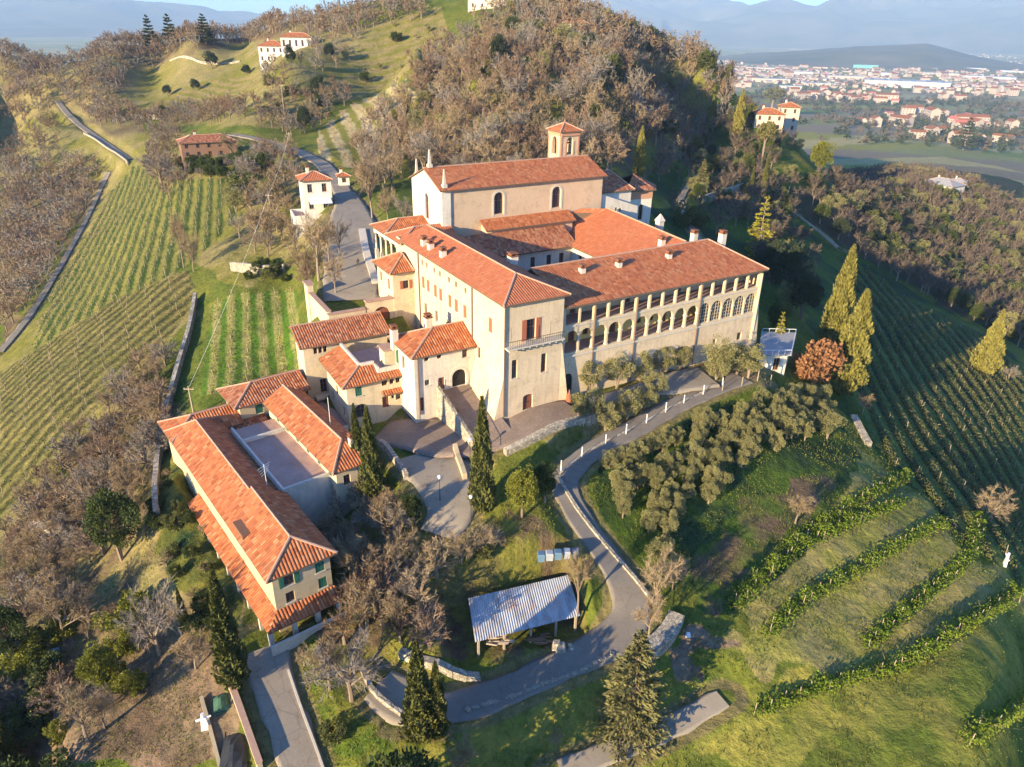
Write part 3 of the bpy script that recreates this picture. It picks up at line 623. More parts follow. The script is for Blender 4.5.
def roof_plane(mb, pts, eave=(0, 1), th=.2, mat=0):
    p = [Vector(q) for q in pts]; e = (p[eave[1]]-p[eave[0]]); e.z = 0; e.normalize()
    nrm = (p[1]-p[0]).cross(p[2]-p[0]).normalized()
    if nrm.z < 0: p = p[::-1]; nrm = -nrm
    s = nrm.cross(e); o = Vector(pts[eave[0]])
    uv = [((q-o).dot(e)+50, (q-o).dot(s)+50) for q in p]
    mb.face(p, mat, uv); q = [v-Vector((0, 0, th)) for v in p]; mb.face(q[::-1], mat+1)
    for i in range(len(p)): j = (i+1) % len(p); mb.face([p[j], p[i], q[i], q[j]], mat+1)
def hip(mb, a0, a1, b0, b1, ze, zr, axis='a', h0=0.0, h1=0.0, off=.5, th=.2, caps=True):
    """hipped or gabled roof; the ridge runs along axis, h0/h1 are how far each end slopes in (0 = gable)"""
    if axis == 'a': Q = lambda s, t, z: (a0+s, b0+t, z); L, Wd = a1-a0, b1-b0
    else: Q = lambda s, t, z: (a1-t, b0+s, z); L, Wd = b1-b0, a1-a0
    A, B, C, D = Q(0, 0, ze), Q(L, 0, ze), Q(L, Wd, ze), Q(0, Wd, ze); R0, R1 = Q(h0, Wd*off, zr), Q(L-h1, Wd*off, zr)
    roof_plane(mb, [A, B, R1, R0], th=th); roof_plane(mb, [C, D, R0, R1], th=th)
    if h0: roof_plane(mb, [D, A, R0], th=th)
    if h1: roof_plane(mb, [B, C, R1], th=th)
    if caps:
        ln = [(R0, R1)]+([(A, R0), (D, R0)] if h0 else [])+([(B, R1), (C, R1)] if h1 else [])
        for u, v in ln: mb.tube(Vector(u)+Vector((0, 0, .0)), Vector(v)+Vector((0, 0, .0)), .13, .13, 6, 2)
RM = lambda k='tile_red': [M[k], M['eave_wood'], M['tile_edge']]
def chimney(root, a, b, z0, z1, w_=.7, mat='plaster_white'):
    mb = MB(); mb.box(a-w_/2, a+w_/2, b-w_/2, b+w_/2, z0, z1); o = mb.build('chimney', M[mat], root)
    c = MB(); k = w_*.5+.08; c.box(a-k, a+k, b-k, b+k, z1+.002, z1+.12)
    for s in (-1, 1): c.box(a+s*w_*.36-.08, a+s*w_*.36+.08, b-w_*.4, b+w_*.4, z1+.122, z1+.4)
    c.box(a-k, a+k, b-k, b+k, z1+.402, z1+.5, ta=.1, tb=.1); c.build('chimney_cap', M['tile_old'], o)
def pipe(root, a, b, z0, z1): mb = MB(); mb.tube((a, b, z0), (a, b, z1), .09, .09, 6); mb.build('drainpipe', M['copper'], root)
def cornice(root, p0, p1, z0, z1, out=.25, mat='stone_trim'):
    mb = MB(); L = math.hypot(p1[0]-p0[0], p1[1]-p0[1]); panel(mb, p0, p1, 0, L, z0, z1, out, out-.003); mb.build('cornice', M[mat], root)

# ------------------------------------------------------------------ the convent
def convent():
    # west wing with the tall front towards the yard
    r = frame_root('convent_wing', MF, 'long pale convent wing with bright orange hipped roof, red shutters and iron balcony front', 'building')
    ops_w = [(33-b, .62, 12.1, 12.85, 's') for b in (23.6, 22.1, 19.6, 17.8, 15.0, 12.9, 10.2)]
    ops_w += [(33-b, .95, 8.8, 10.45, 'r') for b in (23.5, 21.8, 19.4, 17.7, 14.8, 12.9, 10.4)]
    ops_w += [(33-3.6, .9, 9.3, 11.1, 'r'), (33-6.6, .7, 4.7, 6.2, 'k'), (33-23, .9, 5.1, 6.7, 'w'), (33-19.3, .9, 5.2, 6.8, 'w'), (33-15.5, .9, 5.1, 6.7, 'w')]
    ops_f = [(3.5, 1.25, 8.98, 11.6, 'ro'), (1.35, .75, 4.35, 6.8, 'w'), (5.45, .75, 4.3, 6.8, 'w'), (3.35, 1.4, -.35, 1.75, 'd', .45)]
    walls(r, 'wall', M['plaster_tower'], [((0, 33), (0, 0), -2, 13.95, ops_w), ((0, 0), (8, 0), -2, 13.95, ops_f), ((8, 0), (8, 33), -2, 13.95, []), ((8, 33), (0, 33), 4, 13.95, [])])
    mb = MB(); hip(mb, -.55, 8.55, -.55, 30.8, 14.0, 15.75, 'b', 5.2, 0); mb.build('roof', RM('tile_new'), r)
    mb = MB(); a, z = 7.995, 7.6
    mb.hexa([(a, -.02, -1.5), (9.35, -.25, -1.5), (9.35, 3, -1.5), (a, 3, -1.5)], [(a, -.01, z), (a+.02, -.01, z), (a+.02, 3, z), (a, 3, z)])
    mb.build('buttress', M['plaster_tower'], r); mb = MB()
    mb.hexa([(-1.7, .1, -2.4), (.005, .1, -2.4), (.005, 7.4, -2.4), (-1.7, 7.4, -2.4)], [(-.02, .1, 4.8), (.005, .1, 4.8), (.005, 7.4, 4.8), (-.02, 7.4, 4.8)])
    mb.build('buttress', M['plaster_tower'], r)
    b = MB(); b.box(-.15, 7.7, -1.0, -.003, 8.55, 8.72)
    for k in range(9): b.box(.1+k*.92, .25+k*.92, -.85, -.004, 8.3, 8.548)
    bl = b.build('balcony', M['stone_trim'], r); g = MB()
    for k in range(27): g.box(-.12+k*.297, -.09+k*.297, -.97, -.94, 8.722, 9.6)
    g.box(-.14, 7.7, -.985, -.93, 9.6, 9.65); g.build('railing', M['iron'], bl)
    for k in (.25, 1.8, 5.6, 7.4): q = MB(); q.tube((k, -.95, 9.66), (k, -.95, 11.3), .025, .025, 5); q.build('railing_pole', M['iron'], bl)
    for aa, bb in ((-.9+.9, 24.8), (0, 8.2)): pipe(r, aa-.12, bb, 1.0, 13.8)
    pipe(r, -.12, -.12, -.5, 13.8)
    for bb in (24.8, 22.6, 18.6): chimney(r, .9, bb, 13.9, 15.35, .75)
    chimney(r, 8.2, 12.7, 13.3, 15.2, 1.1)
    # porch in front of the church
    r = frame_root('church_porch', MF, 'open columned porch with low hipped orange roof before the church facade', 'porch')
    mb = MB(); hip(mb, -.5, 8.9, 30.2, 36.8, 13.45, 14.9, 'a', 3.6, 0); mb.build('roof', RM('tile_new'), r)
    mb = MB(); hip(mb, -.5, 7.6, 36.6, 43.4, 13.4, 14.8, 'a', 3.6, 0); mb.build('roof', RM('tile_red'), r)
    walls(r, 'wall', M['plaster_white'], [((0, 43), (0, 33), 12.4, 13.3, []), ((7.2, 43), (0, 43), 12.4, 13.3, []), ((7.0, 33.02), (7.0, 43), 8, 13.4, [])])
    for bb in (33.6, 35.9, 38.2, 40.5, 42.7):
        c = MB(); c.box(-.02, .48, bb-.25, bb+.25, 7.5, 9.6); c.tube((.23, bb, 9.6), (.23, bb, 12.1), .2, .17, 8); c.box(-.02, .48, bb-.25, bb+.25, 12.1, 12.4); c.build('column', M['stone_trim'], r)
    # annex with red shuttered windows beside the gateway
    r = frame_root('annex_house', MF, 'small cream annex with hipped roof against the long wing, beside the arched gateway', 'building')
    walls(r, 'wall', M['plaster_yellow'], [((-3.3, 33), (-3.3, 26.8), 1, 10.5, [(1.5, .8, 8.1, 9.4, 'r'), (4.6, .8, 7.7, 9.2, 'r'), (4.4, 1.2, 4.6, 6.7, 'k', True)]), ((-3.3, 26.8), (-.003, 26.8), 1, 10.5, [(2.0, .9, 7.9, 9.1, 'ro')]), ((-.003, 33), (-3.3, 33), 1, 10.5, [])])
    mb = MB(); hip(mb, -3.9, -.13, 26.2, 33.6, 10.55, 12.3, 'b', 3.2, 3.2, off=.12); mb.build('roof', RM('tile_red'), r)
    # gateway wall and forecourt parapet
    r = frame_root('gateway', MF, 'cream gateway wall with wide brown arch between annex and long roofed store', 'gateway')
    walls(r, 'wall', M['plaster_yellow'], [((-7.4, 26.9), (-3.303, 26.9), -1, 6.7, [(2.2, 2.5, 1.0, 5.7, 'd', True)]), ((-3.303, 27.5), (-7.4, 27.5), -1, 6.7, [])])
    mb = MB(); mb.box(-7.5, -3.31, 26.75, 27.65, 6.702, 6.9); mb.build('coping', M['tile_edge'], r)
    r = frame_root('forecourt_parapet', MF, 'cream parapet wall with tiled coping round the upper forecourt', 'wall')
    mb = MB(); mb.box(-12.9, -7.55, 26.9, 27.35, -2, 5.75); mb.box(-12.9, -12.45, 27.352, 38, -2, 6.0); mb.box(-13.1, -12.2, 36.5, 38.2, -1, 7.2); mb.build('wall', M['plaster_yellow'], r)
    mb = MB(); mb.box(-13.05, -7.56, 26.75, 27.5, 5.752, 5.9); mb.box(-13.05, -12.3, 27.502, 36.4, 6.002, 6.15); mb.box(-13.25, -12.05, 36.35, 38.35, 7.202, 7.4); mb.build('coping', M['tile_edge'], r)

    # loggia wing
    r = frame_root('loggia_wing', MF, 'two storey arcaded loggia wing with long red tiled roof facing the olive garden', 'building')
    n = 15; a0, a1 = 8.35, 42.3; bw = (a1-a0-.8)/n; f = lambda i: .4+bw*(i+.5); b0 = .7
    low = [(f(i), bw-.27, 5.7, 8.65, 'm' if i >= 10 else 'o', True) for i in range(n)]; up = [(f(i), bw-.25, 9.5, 11.55, 'o') for i in range(n)]
    mb = MB(); wall(mb, (a0, b0), (a1, b0), 5.0, 12.0, low+up, inner=.38); mb.build('arcade', M['plaster_loggia'], r)
    for op in low: opening(r, (a0, b0), (a1, b0), op, .2)
    mb = MB()
    bas = [(1.2, 1.6, .2, 2.9, 'dk', True), (31.3, .9, 1.7, 2.9, 's'), (26.4, .7, 1.9, 2.8, 's'), (20.6, .7, 1.9, 2.8, 's'), (14.2, .7, 1.9, 2.8, 's')]
    walls(r, 'wall', M['plaster_tower'], [((a0, b0-.05), (a1, b0-.05), -1.5, 5.2, bas), ((a1, b0-.05), (a1, 13.4), -1.5, 11.6, [(5, .9, 6, 8, 'w'), (9, .9, 6, 8, 'w')]), ((a1, 13.4), (a0, 13.4), -1, 10.6, [(s, .8, 7.3, 9.3, 's') for s in (4, 8, 12, 16)])])
    cornice(r, (a0, b0-.05), (a1, b0-.05), 5.203, 5.42, .16); cornice(r, (a0, b0), (a1, b0), 9.2, 9.36, .1)
    dw = [(f(i), 1.0, 5.62, 7.6, 'd') for i in (1, 4, 8)]+[(f(i), .8, 6.2, 7.7, 's') for i in (2, 6, 7)]
    walls(r, 'gallery_wall', M['ochre_inside'], [((a0, 3.9), (a1-.01, 3.9), 5.45, 9.2, dw)])
    walls(r, 'gallery_wall', M['plaster_loggia'], [((a0, 3.91), (a1-.02, 3.91), 9.25, 11.8, [(f(i), .85, 9.5, 11.0, 'd') for i in (1, 5, 9, 12)])])
    mb = MB(); mb.box(a0+.01, a1-.01, b0+.39, 3.9, 5.35, 5.6); mb.box(a0+.01, a1-.01, b0+.39, 3.895, 9.2, 9.45); mb.build('gallery_floor', M['terrace'], r)
    for i in range(n+1):
        s = a0+.4+bw*i; c = MB(); c.box(s-.22, s+.22, b0-.04, b0+.42, 7.25, 7.45); c.build('capital', M['stone_trim'], r); c = MB(); c.box(s-.2, s+.2, b0-.03, b0+.41, 5.7, 5.9); c.build('column_base', M['stone_trim'], r)
    mb = MB()
    A, B, C, D = (a0+.2, 0.15, 12.1), (a1+.55, 0.15, 12.1), (a1+.55, 13.9, 11.5), (a0+.2, 13.9, 11.5); R0, R1 = (a0+.2, 8.6, 14.6), (39.0, 8.8, 14.75)
    roof_plane(mb, [A, B, R1, R0]); roof_plane(mb, [C, D, R0, R1]); roof_plane(mb, [B, C, R1])
    for u, v in ((R0, R1), (B, R1), (C, R1)): mb.tube(u, v, .14, .14, 6, 2)
    mb.build('roof', RM('tile_red'), r)
    for k in (3, 7, 10): pipe(r, a0+.4+bw*(2, 5, 10)[(3, 7, 10).index(k)], b0-.15, -.2, 11.5)
    pipe(r, a1-.25, b0-.15, -.3, 11.5)
    for a, b in ((14.8, 6.2), (20.6, 6.1), (29.3, 6.2)): chimney(r, a, b, 13.2, 14.5, .7)
    chimney(r, 37.9, 10.6, 13.6, 15.4, .8); chimney(r, 41.0, 8.0, 13.2, 15.6, .85)
    mb = MB(); mb.tube((42.05, .55, -1.3), (42.05, .55, 11.5), .3, .22, 8); mb.hexa([(42, .2, -1.5), (43.3, .2, -1.5), (43.3, 2, -1.5), (42, 2, -1.5)], [(42, .64, 9), (42.32, .64, 9), (42.32, 1.6, 9), (42, 1.6, 9)]); mb.build('buttress', M['plaster_loggia'], r)

    # cloister range against the church, and the east range
    r = frame_root('cloister_range', MF, 'low white cloister range with lean-to tiled roof below the church side wall', 'building')
    walls(r, 'wall', M['plaster_white'], [((8.02, 27), (27.5, 27), 0, 10.7, [(s, .85, 7.6, 9.7, 's') for s in (6.2, 9.2, 12.2, 15.2, 17.6)])])
    mb = MB(); roof_plane(mb, [(8.03, 26.4, 10.75), (28.4, 26.4, 10.75), (28.4, 31.0, 13.2), (8.03, 31.0, 13.2)]); mb.build('roof', RM('tile_old'), r)
    r = frame_root('side_chapel_row', MF, 'narrow raised chapel strip with single row of tiles along the church side', 'building')
    walls(r, 'wall', M['plaster_church'], [((14.2, 33), (14.2, 31.02), 11, 14.1, []), ((14.2, 31.02), (30.2, 31.02), 11, 13.75, []), ((30.2, 31.02), (30.2, 33), 11, 14.1, [])])
    mb = MB(); roof_plane(mb, [(13.8, 30.5, 13.75), (30.6, 30.5, 13.75), (30.6, 32.99, 14.95), (13.8, 32.99, 14.95)]); mb.build('roof', RM('tile_red'), r)
    r = frame_root('east_range', MF, 'broad east range of the convent with big sunlit orange roof slopes', 'building')
    walls(r, 'wall', M['plaster_white'], [((27.5, 27), (27.5, 13.45), 0, 10.7, [(s, .8, 7.6, 9.7, 's') for s in (2.5, 5, 7.5, 10)]), ((46.5, 21.6), (46.5, 30), -1, 9.4, []), ((42.31, 21.6), (46.5, 21.6), -1, 9.4, [(2, .8, 6, 7.5, 's')]), ((42.3, 13.4), (42.3, 21.6), -1, 10.2, [])])
    mb = MB()
    roof_plane(mb, [(27.0, 31.2, 10.75), (27.0, 13.2, 10.75), (36.4, 10.6, 14.3), (37.5, 31.2, 14.8)])
    roof_plane(mb, [(42.9, 13.2, 10.8), (42.9, 31.2, 10.8), (37.5, 31.2, 14.8), (36.4, 10.6, 14.3)])
    roof_plane(mb, [(47, 21.0, 9.5), (47, 32.5, 9.5), (38.2, 32.5, 14.6), (40.2, 21.0, 13.0)]); roof_plane(mb, [(27.0, 31.2, 10.75), (37.5, 31.2, 14.8), (33, 32.9, 14.9), (27, 32.9, 13.4)], eave=(0, 3))
    mb.tube((36.4, 10.6, 14.32), (37.5, 31.2, 14.82), .14, .14, 6, 2); mb.tube((40.2, 21.0, 13.05), (38.2, 32.5, 14.65), .14, .14, 6, 2)
    mb.build('roof', RM('tile_new'), r)
    c = MB(); c.box(40.9, 41.9, 21.8, 22.8, 12, 14.2); c.box(40.8, 42.0, 21.7, 22.9, 14.202, 14.4); c.hexa([(40.8, 21.7, 14.4), (42, 21.7, 14.4), (42, 22.9, 14.4), (40.8, 22.9, 14.4)], [(41.35, 22.25, 15.4), (41.45, 22.25, 15.4), (41.45, 22.35, 15.4), (41.35, 22.35, 15.4)]); c.build('chimney', M['stone_trim'], r)
    chimney(r, 34, 13.1, 12.5, 14.3, .8)

    # church
    r = frame_root('church', MF, 'large ochre church with long tiled gable roof, arched windows and three obelisks', 'church')
    mid = 38.5; aw = [(s, 1.7, 15.5, 18.9, 'w', True) for s in (9.6, 20.4)]
    gab = [(0, 20), (5.5, 22.2), (11, 20)]
    walls(r, 'wall', M['plaster_church'], [((7.7, 33), (37.3, 33), 6, 20, aw), ((37.3, 33), (37.3, 44), 6, gab, []), ((37.3, 44), (7.7, 44), 4, 20, aw)], .35)
    walls(r, 'facade', M['plaster_facade'], [((7.4, 44.2), (7.4, 32.8), 6, [(0, 20), (5.7, 22.3), (11.4, 20)], [(5.7, 1.5, 14.6, 18.6, 'w', True)]), ((7.4, 32.8), (8.9, 32.8), 6, 20, []), ((8.9, 32.8), (8.9, 33.1), 6, 20, []), ((8.9, 44.2), (7.4, 44.2), 6, 20, [])], .3)
    mb = MB(); hip(mb, 7.0, 37.9, 32.4, 44.6, 20.05, 22.45, 'a', 0, 0); mb.build('roof', RM('tile_red'), r)
    mb = MB()
    for k in range(2): pass
    for (a, b, z) in ((8.1, 33.3, 20.3), (8.1, 38.5, 22.45), (8.1, 43.7, 20.3)):
        o = MB(); o.box(a-.36, a+.36, b-.36, b+.36, z, z+.5); o.hexa([(a-.22, b-.22, z+.5), (a+.22, b-.22, z+.5), (a+.22, b+.22, z+.5), (a-.22, b+.22, z+.5)], [(a-.07, b-.07, z+2.7), (a+.07, b-.07, z+2.7), (a+.07, b+.07, z+2.7), (a-.07, b+.07, z+2.7)]); o.build('obelisk', M['stone_trim'], r)
    for s in (9.6, 20.4):
        o = MB(); op = (s, 1.7, 15.5, 18.9); n = 12
        for i in range(n):
            t0, t1 = math.pi*i/n, math.pi*(i+1)/n; q = lambda t, rr: (7.7+s+rr*math.cos(t), 32.94, 18.05+rr*math.sin(t))
            o.hexa([q(t0, .86), q(t1, .86), (q(t1, .86)[0], 33.0, q(t1, .86)[2]), (q(t0, .86)[0], 33.0, q(t0, .86)[2])][::-1], [q(t0, 1.2), q(t1, 1.2), (q(t1, 1.2)[0], 33.0, q(t1, 1.2)[2]), (q(t0, 1.2)[0], 33.0, q(t0, 1.2)[2])][::-1])
        o.box(7.7+s-1.2, 7.7+s-.86, 32.94, 32.998, 15.2, 18.05); o.box(7.7+s+.86, 7.7+s+1.2, 32.94, 32.998, 15.2, 18.05); o.build('window_surround', M['stone_trim'], r)
    # choir and apse
    walls(r, 'choir_wall', M['plaster_white'], [((37.35, 34.6), (45.0, 34.6), 2, 16.8, []), ((45, 34.6), (45, 43), 2, 16.8, [])])
    walls(r, 'apse_wall', M['plaster_facade'], [((45.02, 36), (50.6, 35.4), 1, 16.2, [(3.4, .9, 10.8, 13.6, 'k', True)]), ((50.6, 35.4), (53.0, 38.2), 1, 16.2, []), ((53, 38.2), (51.5, 42), 1, 16.2, []), ((51.5, 42), (45.02, 42), 1, 16.2, [])])
    mb = MB(); hip(mb, 37.3, 45.4, 34.1, 43.2, 16.85, 19.6, 'a', 0, 2.5); R = (48.5, 38.8, 18.6)
    ring = [(44.6, 35.5, 16.25), (50.9, 34.8, 16.25), (53.6, 38.1, 16.25), (51.8, 42.5, 16.25), (44.6, 42.5, 16.25)]
    for i in range(4): roof_plane(mb, [ring[i], ring[i+1], R])
    mb.build('apse_roof', RM('tile_old'), r)
    o = MB(); wall(o, (45.0, 35.94), (50.62, 35.34), 14.6, 15.9); o.build('cornice', M['brick_trim'], r)
    o = MB(); wall(o, (37.4, 33.4), (45.8, 33.4), 8, [(0, 16.9), (1.2, 16.4), (8.4, 14.0)], [(3.6, .5, 13.6, 14.2, 'o'), (4.5, .5, 13.4, 14.0, 'o')], .3); wall(o, (45.8, 33.4), (45.8, 34.6), 6, 14.0); wall(o, (37.4, 34.6), (37.4, 33.4), 8, 16.9); o.face([(37.4, 33.4, 16.9), (38.6, 33.4, 16.4), (38.6, 34.6, 16.4), (37.4, 34.6, 16.9)]); o.face([(38.6, 33.4, 16.4), (45.8, 33.4, 14.0), (45.8, 34.6, 14), (38.6, 34.6, 16.4)]); o.build('buttress', M['plaster_white'], r)

    # bell tower
    r = frame_root('bell_tower', MF, 'square brick-trimmed bell tower with open arches and low tiled cap behind the church', 'bell tower')
    a0, a1, b0, b1 = 36.6, 40.6, 45.2, 49.2; zt = 25.3
    walls(r, 'wall', M['plaster_church'], [((a0, b1), (a0, b0), 5, zt, [(2, 1.3, 21.6, 24.6, 'o', True)]), ((a0, b0), (a1, b0), 5, zt, [(2, 1.3, 21.6, 24.6, 'o', True)]), ((a1, b0), (a1, b1), 5, zt, [(2, 1.3, 21.6, 24.6, 'o', True)]), ((a1, b1), (a0, b1), 5, zt, [(2, 1.3, 21.6, 24.6, 'o', True)])], .55)
    for p0, p1 in (((a0, b1), (a0, b0)), ((a0, b0), (a1, b0)), ((a1, b0), (a1, b1)), ((a1, b1), (a0, b1))):
        o = MB()
        for s0, s1 in ((0, .35), (3.65, 4)): panel(o, p0, p1, s0+.002, s1-.002, 14, 24.8, .06, .058)
        for s0, s1 in ((1.0, 1.33), (2.67, 3.0)): panel(o, p0, p1, s0, s1, 21.4, 23.9, .05, .048)
        panel(o, p0, p1, 0.0, 4, 24.82, 25.6, .22, .218); o.build('brick_trim', M['brick_trim'], r)
    mb = MB(); mb.tube((a0+2, b0+2, 21.2), (a0+2, b0+2, 21.4), .02, .02, 4); mb.build('bell_beam', M['frame_wood'], r)
    bl = MB(); c = (a0+2, b0+2)
    for (r0, z0_, r1, z1_) in ((.62, 22.0, .46, 22.3), (.46, 22.3, .36, 22.9), (.36, 22.9, .1, 23.2)): bl.tube((*c, z0_), (*c, z1_), r0, r1, 12)
    bl.box(c[0]-1.9, c[0]+1.9, c[1]-.1, c[1]+.1, 23.2, 23.45); bl.build('bell', M['copper'], r)
    mb = MB(); mb.box(a0+.1, a1-.1, b0+.1, b1-.1, 21.3, 21.5); mb.build('bell_floor', M['stone_trim'], r)
    mb = MB(); hip(mb, a0-.45, a1+.45, b0-.45, b1+.45, 25.62, 26.9, 'a', 2.43, 2.43); mb.tube((c[0], c[1], 26.9), (c[0], c[1], 27.5), .12, .03, 6, 2); mb.build('roof', RM('tile_red'), r)

    # gatehouse with the ramp
    r = frame_root('gatehouse', MF, 'cream gatehouse with hipped red roof and dark arched gate at the ramp top', 'building')
    walls(r, 'wall', M['plaster_white'], [((-8.4, 14.2), (-8.4, 7.5), -3, 6.2, [(1.2, 1.0, 3.2, 5.2, 'g'), (3.2, .9, 3.4, 5.0, 'w')]),
        ((-8.4, 7.5), (-.003, 7.5), -3, 6.2, [(1.7, .62, 5.3, 5.95, 'k'), (3.4, .62, 5.3, 5.95, 'k'), (6.9, .75, 4.7, 6.05, 'w'), (1.7, .7, 2.0, 2.75, 'fw'), (3.6, .85, .95, 2.65, 'd'), (6.05, 1.95, .9, 3.25, 'dk', True), (.62, .95, -1.4, .5, 'd')]), ((-.003, 14.2), (-8.4, 14.2), -2, 6.2, [])])
    mb = MB(); hip(mb, -8.9, -.06, 6.95, 14.8, 6.25, 8.15, 'a', 4.6, 0); mb.build('roof', RM('tile_red'), r)
    o = MB()
    panel(o, (-8.4, 7.5), (-.003, 7.5), .002, .45, -2.5, 6.1, .05, .048)
    for i in range(12):
        t0, t1 = math.pi*i/12, math.pi*(i+1)/12; q = lambda t, rr, y: (-2.35+rr*math.cos(t), y, 2.27+rr*math.sin(t)); o.hexa([q(t0, 1.0, 7.44), q(t0, 1.0, 7.498), q(t1, 1.0, 7.498), q(t1, 1.0, 7.44)], [q(t0, 1.32, 7.44), q(t0, 1.32, 7.498), q(t1, 1.32, 7.498), q(t1, 1.32, 7.44)])
    o.box(-3.67, -3.35, 7.44, 7.498, .9, 2.27); o.box(-1.35, -1.03, 7.44, 7.498, .9, 2.27); o.build('gate_surround', M['stone_trim'], r)
    pipe(r, -7.9, 7.38, -1.8, 6.1); chimney(r, -8.7, 12.9, 5.2, 8.0, .8); chimney(r, -3.6, 13.9, 6.2, 8.3, .9)
    # the ramp
    r = frame_root('ramp', MF, 'sloping paved ramp with stone side wall leading up to the gatehouse arch', 'ramp')
    mb = MB(); mb.hexa([(-5.2, -5.0, -4), (-.3, -4.2, -4), (-.25, 7.49, -4), (-5.2, 7.49, -4)], [(-5.2, -5.0, -2.5), (-.3, -4.2, -1.4), (-.25, 7.49, .88), (-5.2, 7.49, .88)]); mb.build('ramp_surface', M['paving'], r)
    mb = MB(); mb.obox((-5.4, -5.2), (-5.4, 7.49), .4, -4, -1.6, -4, 1.75); mb.build('side_wall', M['stone_pale'], r)
    mb = MB()
    for k in range(10): y = -5+k*1.35; z = -1.6+(k*1.35+.2)/12.7*3.35; mb.tube((-5.4, y, z), (-5.4, y, z+.8), .03, .03, 5)
    mb.obox((-5.4, -5.0), (-5.4, 7.3), .05, -.85, -.8, 2.45, 2.5); mb.build('railing', M['iron'], r)

    # long roofed store
    r = frame_root('store_house', MF, 'long cream house under a plain red mono-pitch roof beside the vineyard block', 'building')
    walls(r, 'wall', M['plaster_yellow'], [((-18.0, 26), (-18.0, 22.2), -6, [(0, 5.4), (3.8, 3.95)], []), ((-18.0, 22.2), (-6.3, 22.2), -6, 3.95, [(1.6, .5, 2.45, 3.4, 'k'), (2.25, .5, 2.45, 3.4, 'k'), (2.9, .5, 2.45, 3.4, 'k'), (2.2, .9, -3.4, -1.4, 'w')]), ((-6.3, 22.2), (-6.3, 26), -4, [(0, 3.95), (3.8, 5.4)], []), ((-6.3, 26), (-18, 26), -5, 5.4, [])])
    mb = MB(); roof_plane(mb, [(-18.6, 21.5, 3.85), (-5.9, 21.5, 3.85), (-5.9, 25.6, 5.55), (-18.6, 25.6, 5.55)]); roof_plane(mb, [(-5.9, 26.7, 5.1), (-18.6, 26.7, 5.1), (-18.6, 25.6, 5.55), (-5.9, 25.6, 5.55)]); mb.tube((-18.6, 25.6, 5.56), (-5.9, 25.6, 5.56), .13, .13, 6, 2); mb.build('roof', RM('tile_old'), r)
    b = MB(); b.box(-17.2, -14.6, 20.9, 22.19, -3.9, -3.6); b.build('balcony', M['stone_trim'], r)
    # house with the roof terrace
    r = frame_root('terrace_house', MF, 'yellow house with L-shaped tiled roof around a flat roof terrace and green shutter', 'building')
    walls(r, 'wall', M['plaster_yellow'], [((-15.6, 20.5), (-15.6, 12.2), -5.5, 1.95, [(2, .7, -3, -1.6, 'w'), (4.2, .9, -1.2, .2, 'k'), (6.6, .6, -3.2, -1.8, 'w')]),
        ((-15.6, 12.2), (-8.41, 12.2), -5.5, 1.95, [(1.55, .85, .15, 1.4, 'g'), (1.7, 1.7, -3.0, -1.05, 'w', True), (5.0, .75, .8, 1.75, 'k'), (5.95, .55, .8, 1.75, 'k'), (7.0, .7, .8, 1.75, 'k') if False else (6.8, .6, .8, 1.75, 'k'), (5.0, .9, -2.4, -.75, 'd'), (6.0, .4, -1.3, -.6, 'k'), (6.75, .7, -1.6, -.6, 'w')]), ((-8.41, 20.5), (-15.6, 20.5), -5, 2.6, [])])
    mb = MB(); E = 1.95; R1, R2 = (-13.2, 14.1, 3.35), (-13.2, 21.6, 3.35); roof_plane(mb, [(-16.3, 21.6, E), (-16.3, 11.5, E), R1, R2]); roof_plane(mb, [(-16.3, 11.5, E), (-11.4, 11.5, E), (-11.4, 14.1, 3.35), R1]); roof_plane(mb, [(-11.39, 11.5, E+.1), (-7.75, 11.5, E+.1), (-7.75, 12.6, E+.55), (-11.39, 12.6, E+.55)])
    mb.tube((-16.3, 11.5, E), R1, .13, .13, 6, 2); mb.build('roof', RM('tile_red'), r)
    mb = MB(); roof_plane(mb, [(-11.1, 11.4, -.2), (-7.75, 11.4, -.2), (-7.75, 12.19, .15), (-11.1, 12.19, .15)]); mb.build('door_canopy', RM('tile_red'), r)
    t = MB(); t.box(-13.15, -8.42, 12.62, 20.45, 2.2, 2.5); t.build('roof_terrace', M['terrace'], r)
    t = MB(); t.box(-13.25, -12.95, 14.12, 21.5, 3.1, 3.65); t.box(-12.94, -11.2, 13.95, 14.25, 2.51, 3.65); t.box(-11.3, -11.02, 12.6, 13.94, 2.51, 3.3); t.box(-11.0, -8.43, 12.6, 12.8, 2.51, 3.1); t.build('parapet', M['plaster_white'], r)
    t = MB(); t.box(-9.9, -8.43, 13.6, 15.4, 2.51, 4.9); t.build('stair_house', M['plaster_yellow'], r); t = MB(); t.box(-10.1, -8.43, 13.4, 15.6, 4.902, 5.05); t.build('stair_roof', M['tile_edge'], r)
    # low terrace between the farm and the terrace house
    r = frame_root('low_terrace', MF, 'flat terracotta terrace with low parapet beneath the terrace house', 'terrace')
    t = MB(); t.box(-21.4, -15.7, 12.5, 22.1, -7.5, -4.2); t.build('terrace_base', M['terrace'], r)
    t = MB(); t.box(-21.5, -15.75, 12.2, 12.48, -7.5, -3.75); t.build('parapet', M['plaster_white'], r)
    # shelter to the right of the garden
    r = frame_root('garden_shelter', MF, 'low stone garden shelter with flat sheet roof at the corner of the loggia garden', 'shelter')
    walls(r, 'wall', M['plaster_white'], [((40.0, -3.4), (43.6, -5.2), -4, .75, [(2.6, .9, -1.6, .35, 'k')]), ((43.6, -5.2), (50, -.6), -4, .8, []), ((50, -.6), (46.6, 1.8), -2, .85, []), ((46.6, 1.8), (40, -3.4), -2, .8, [])])
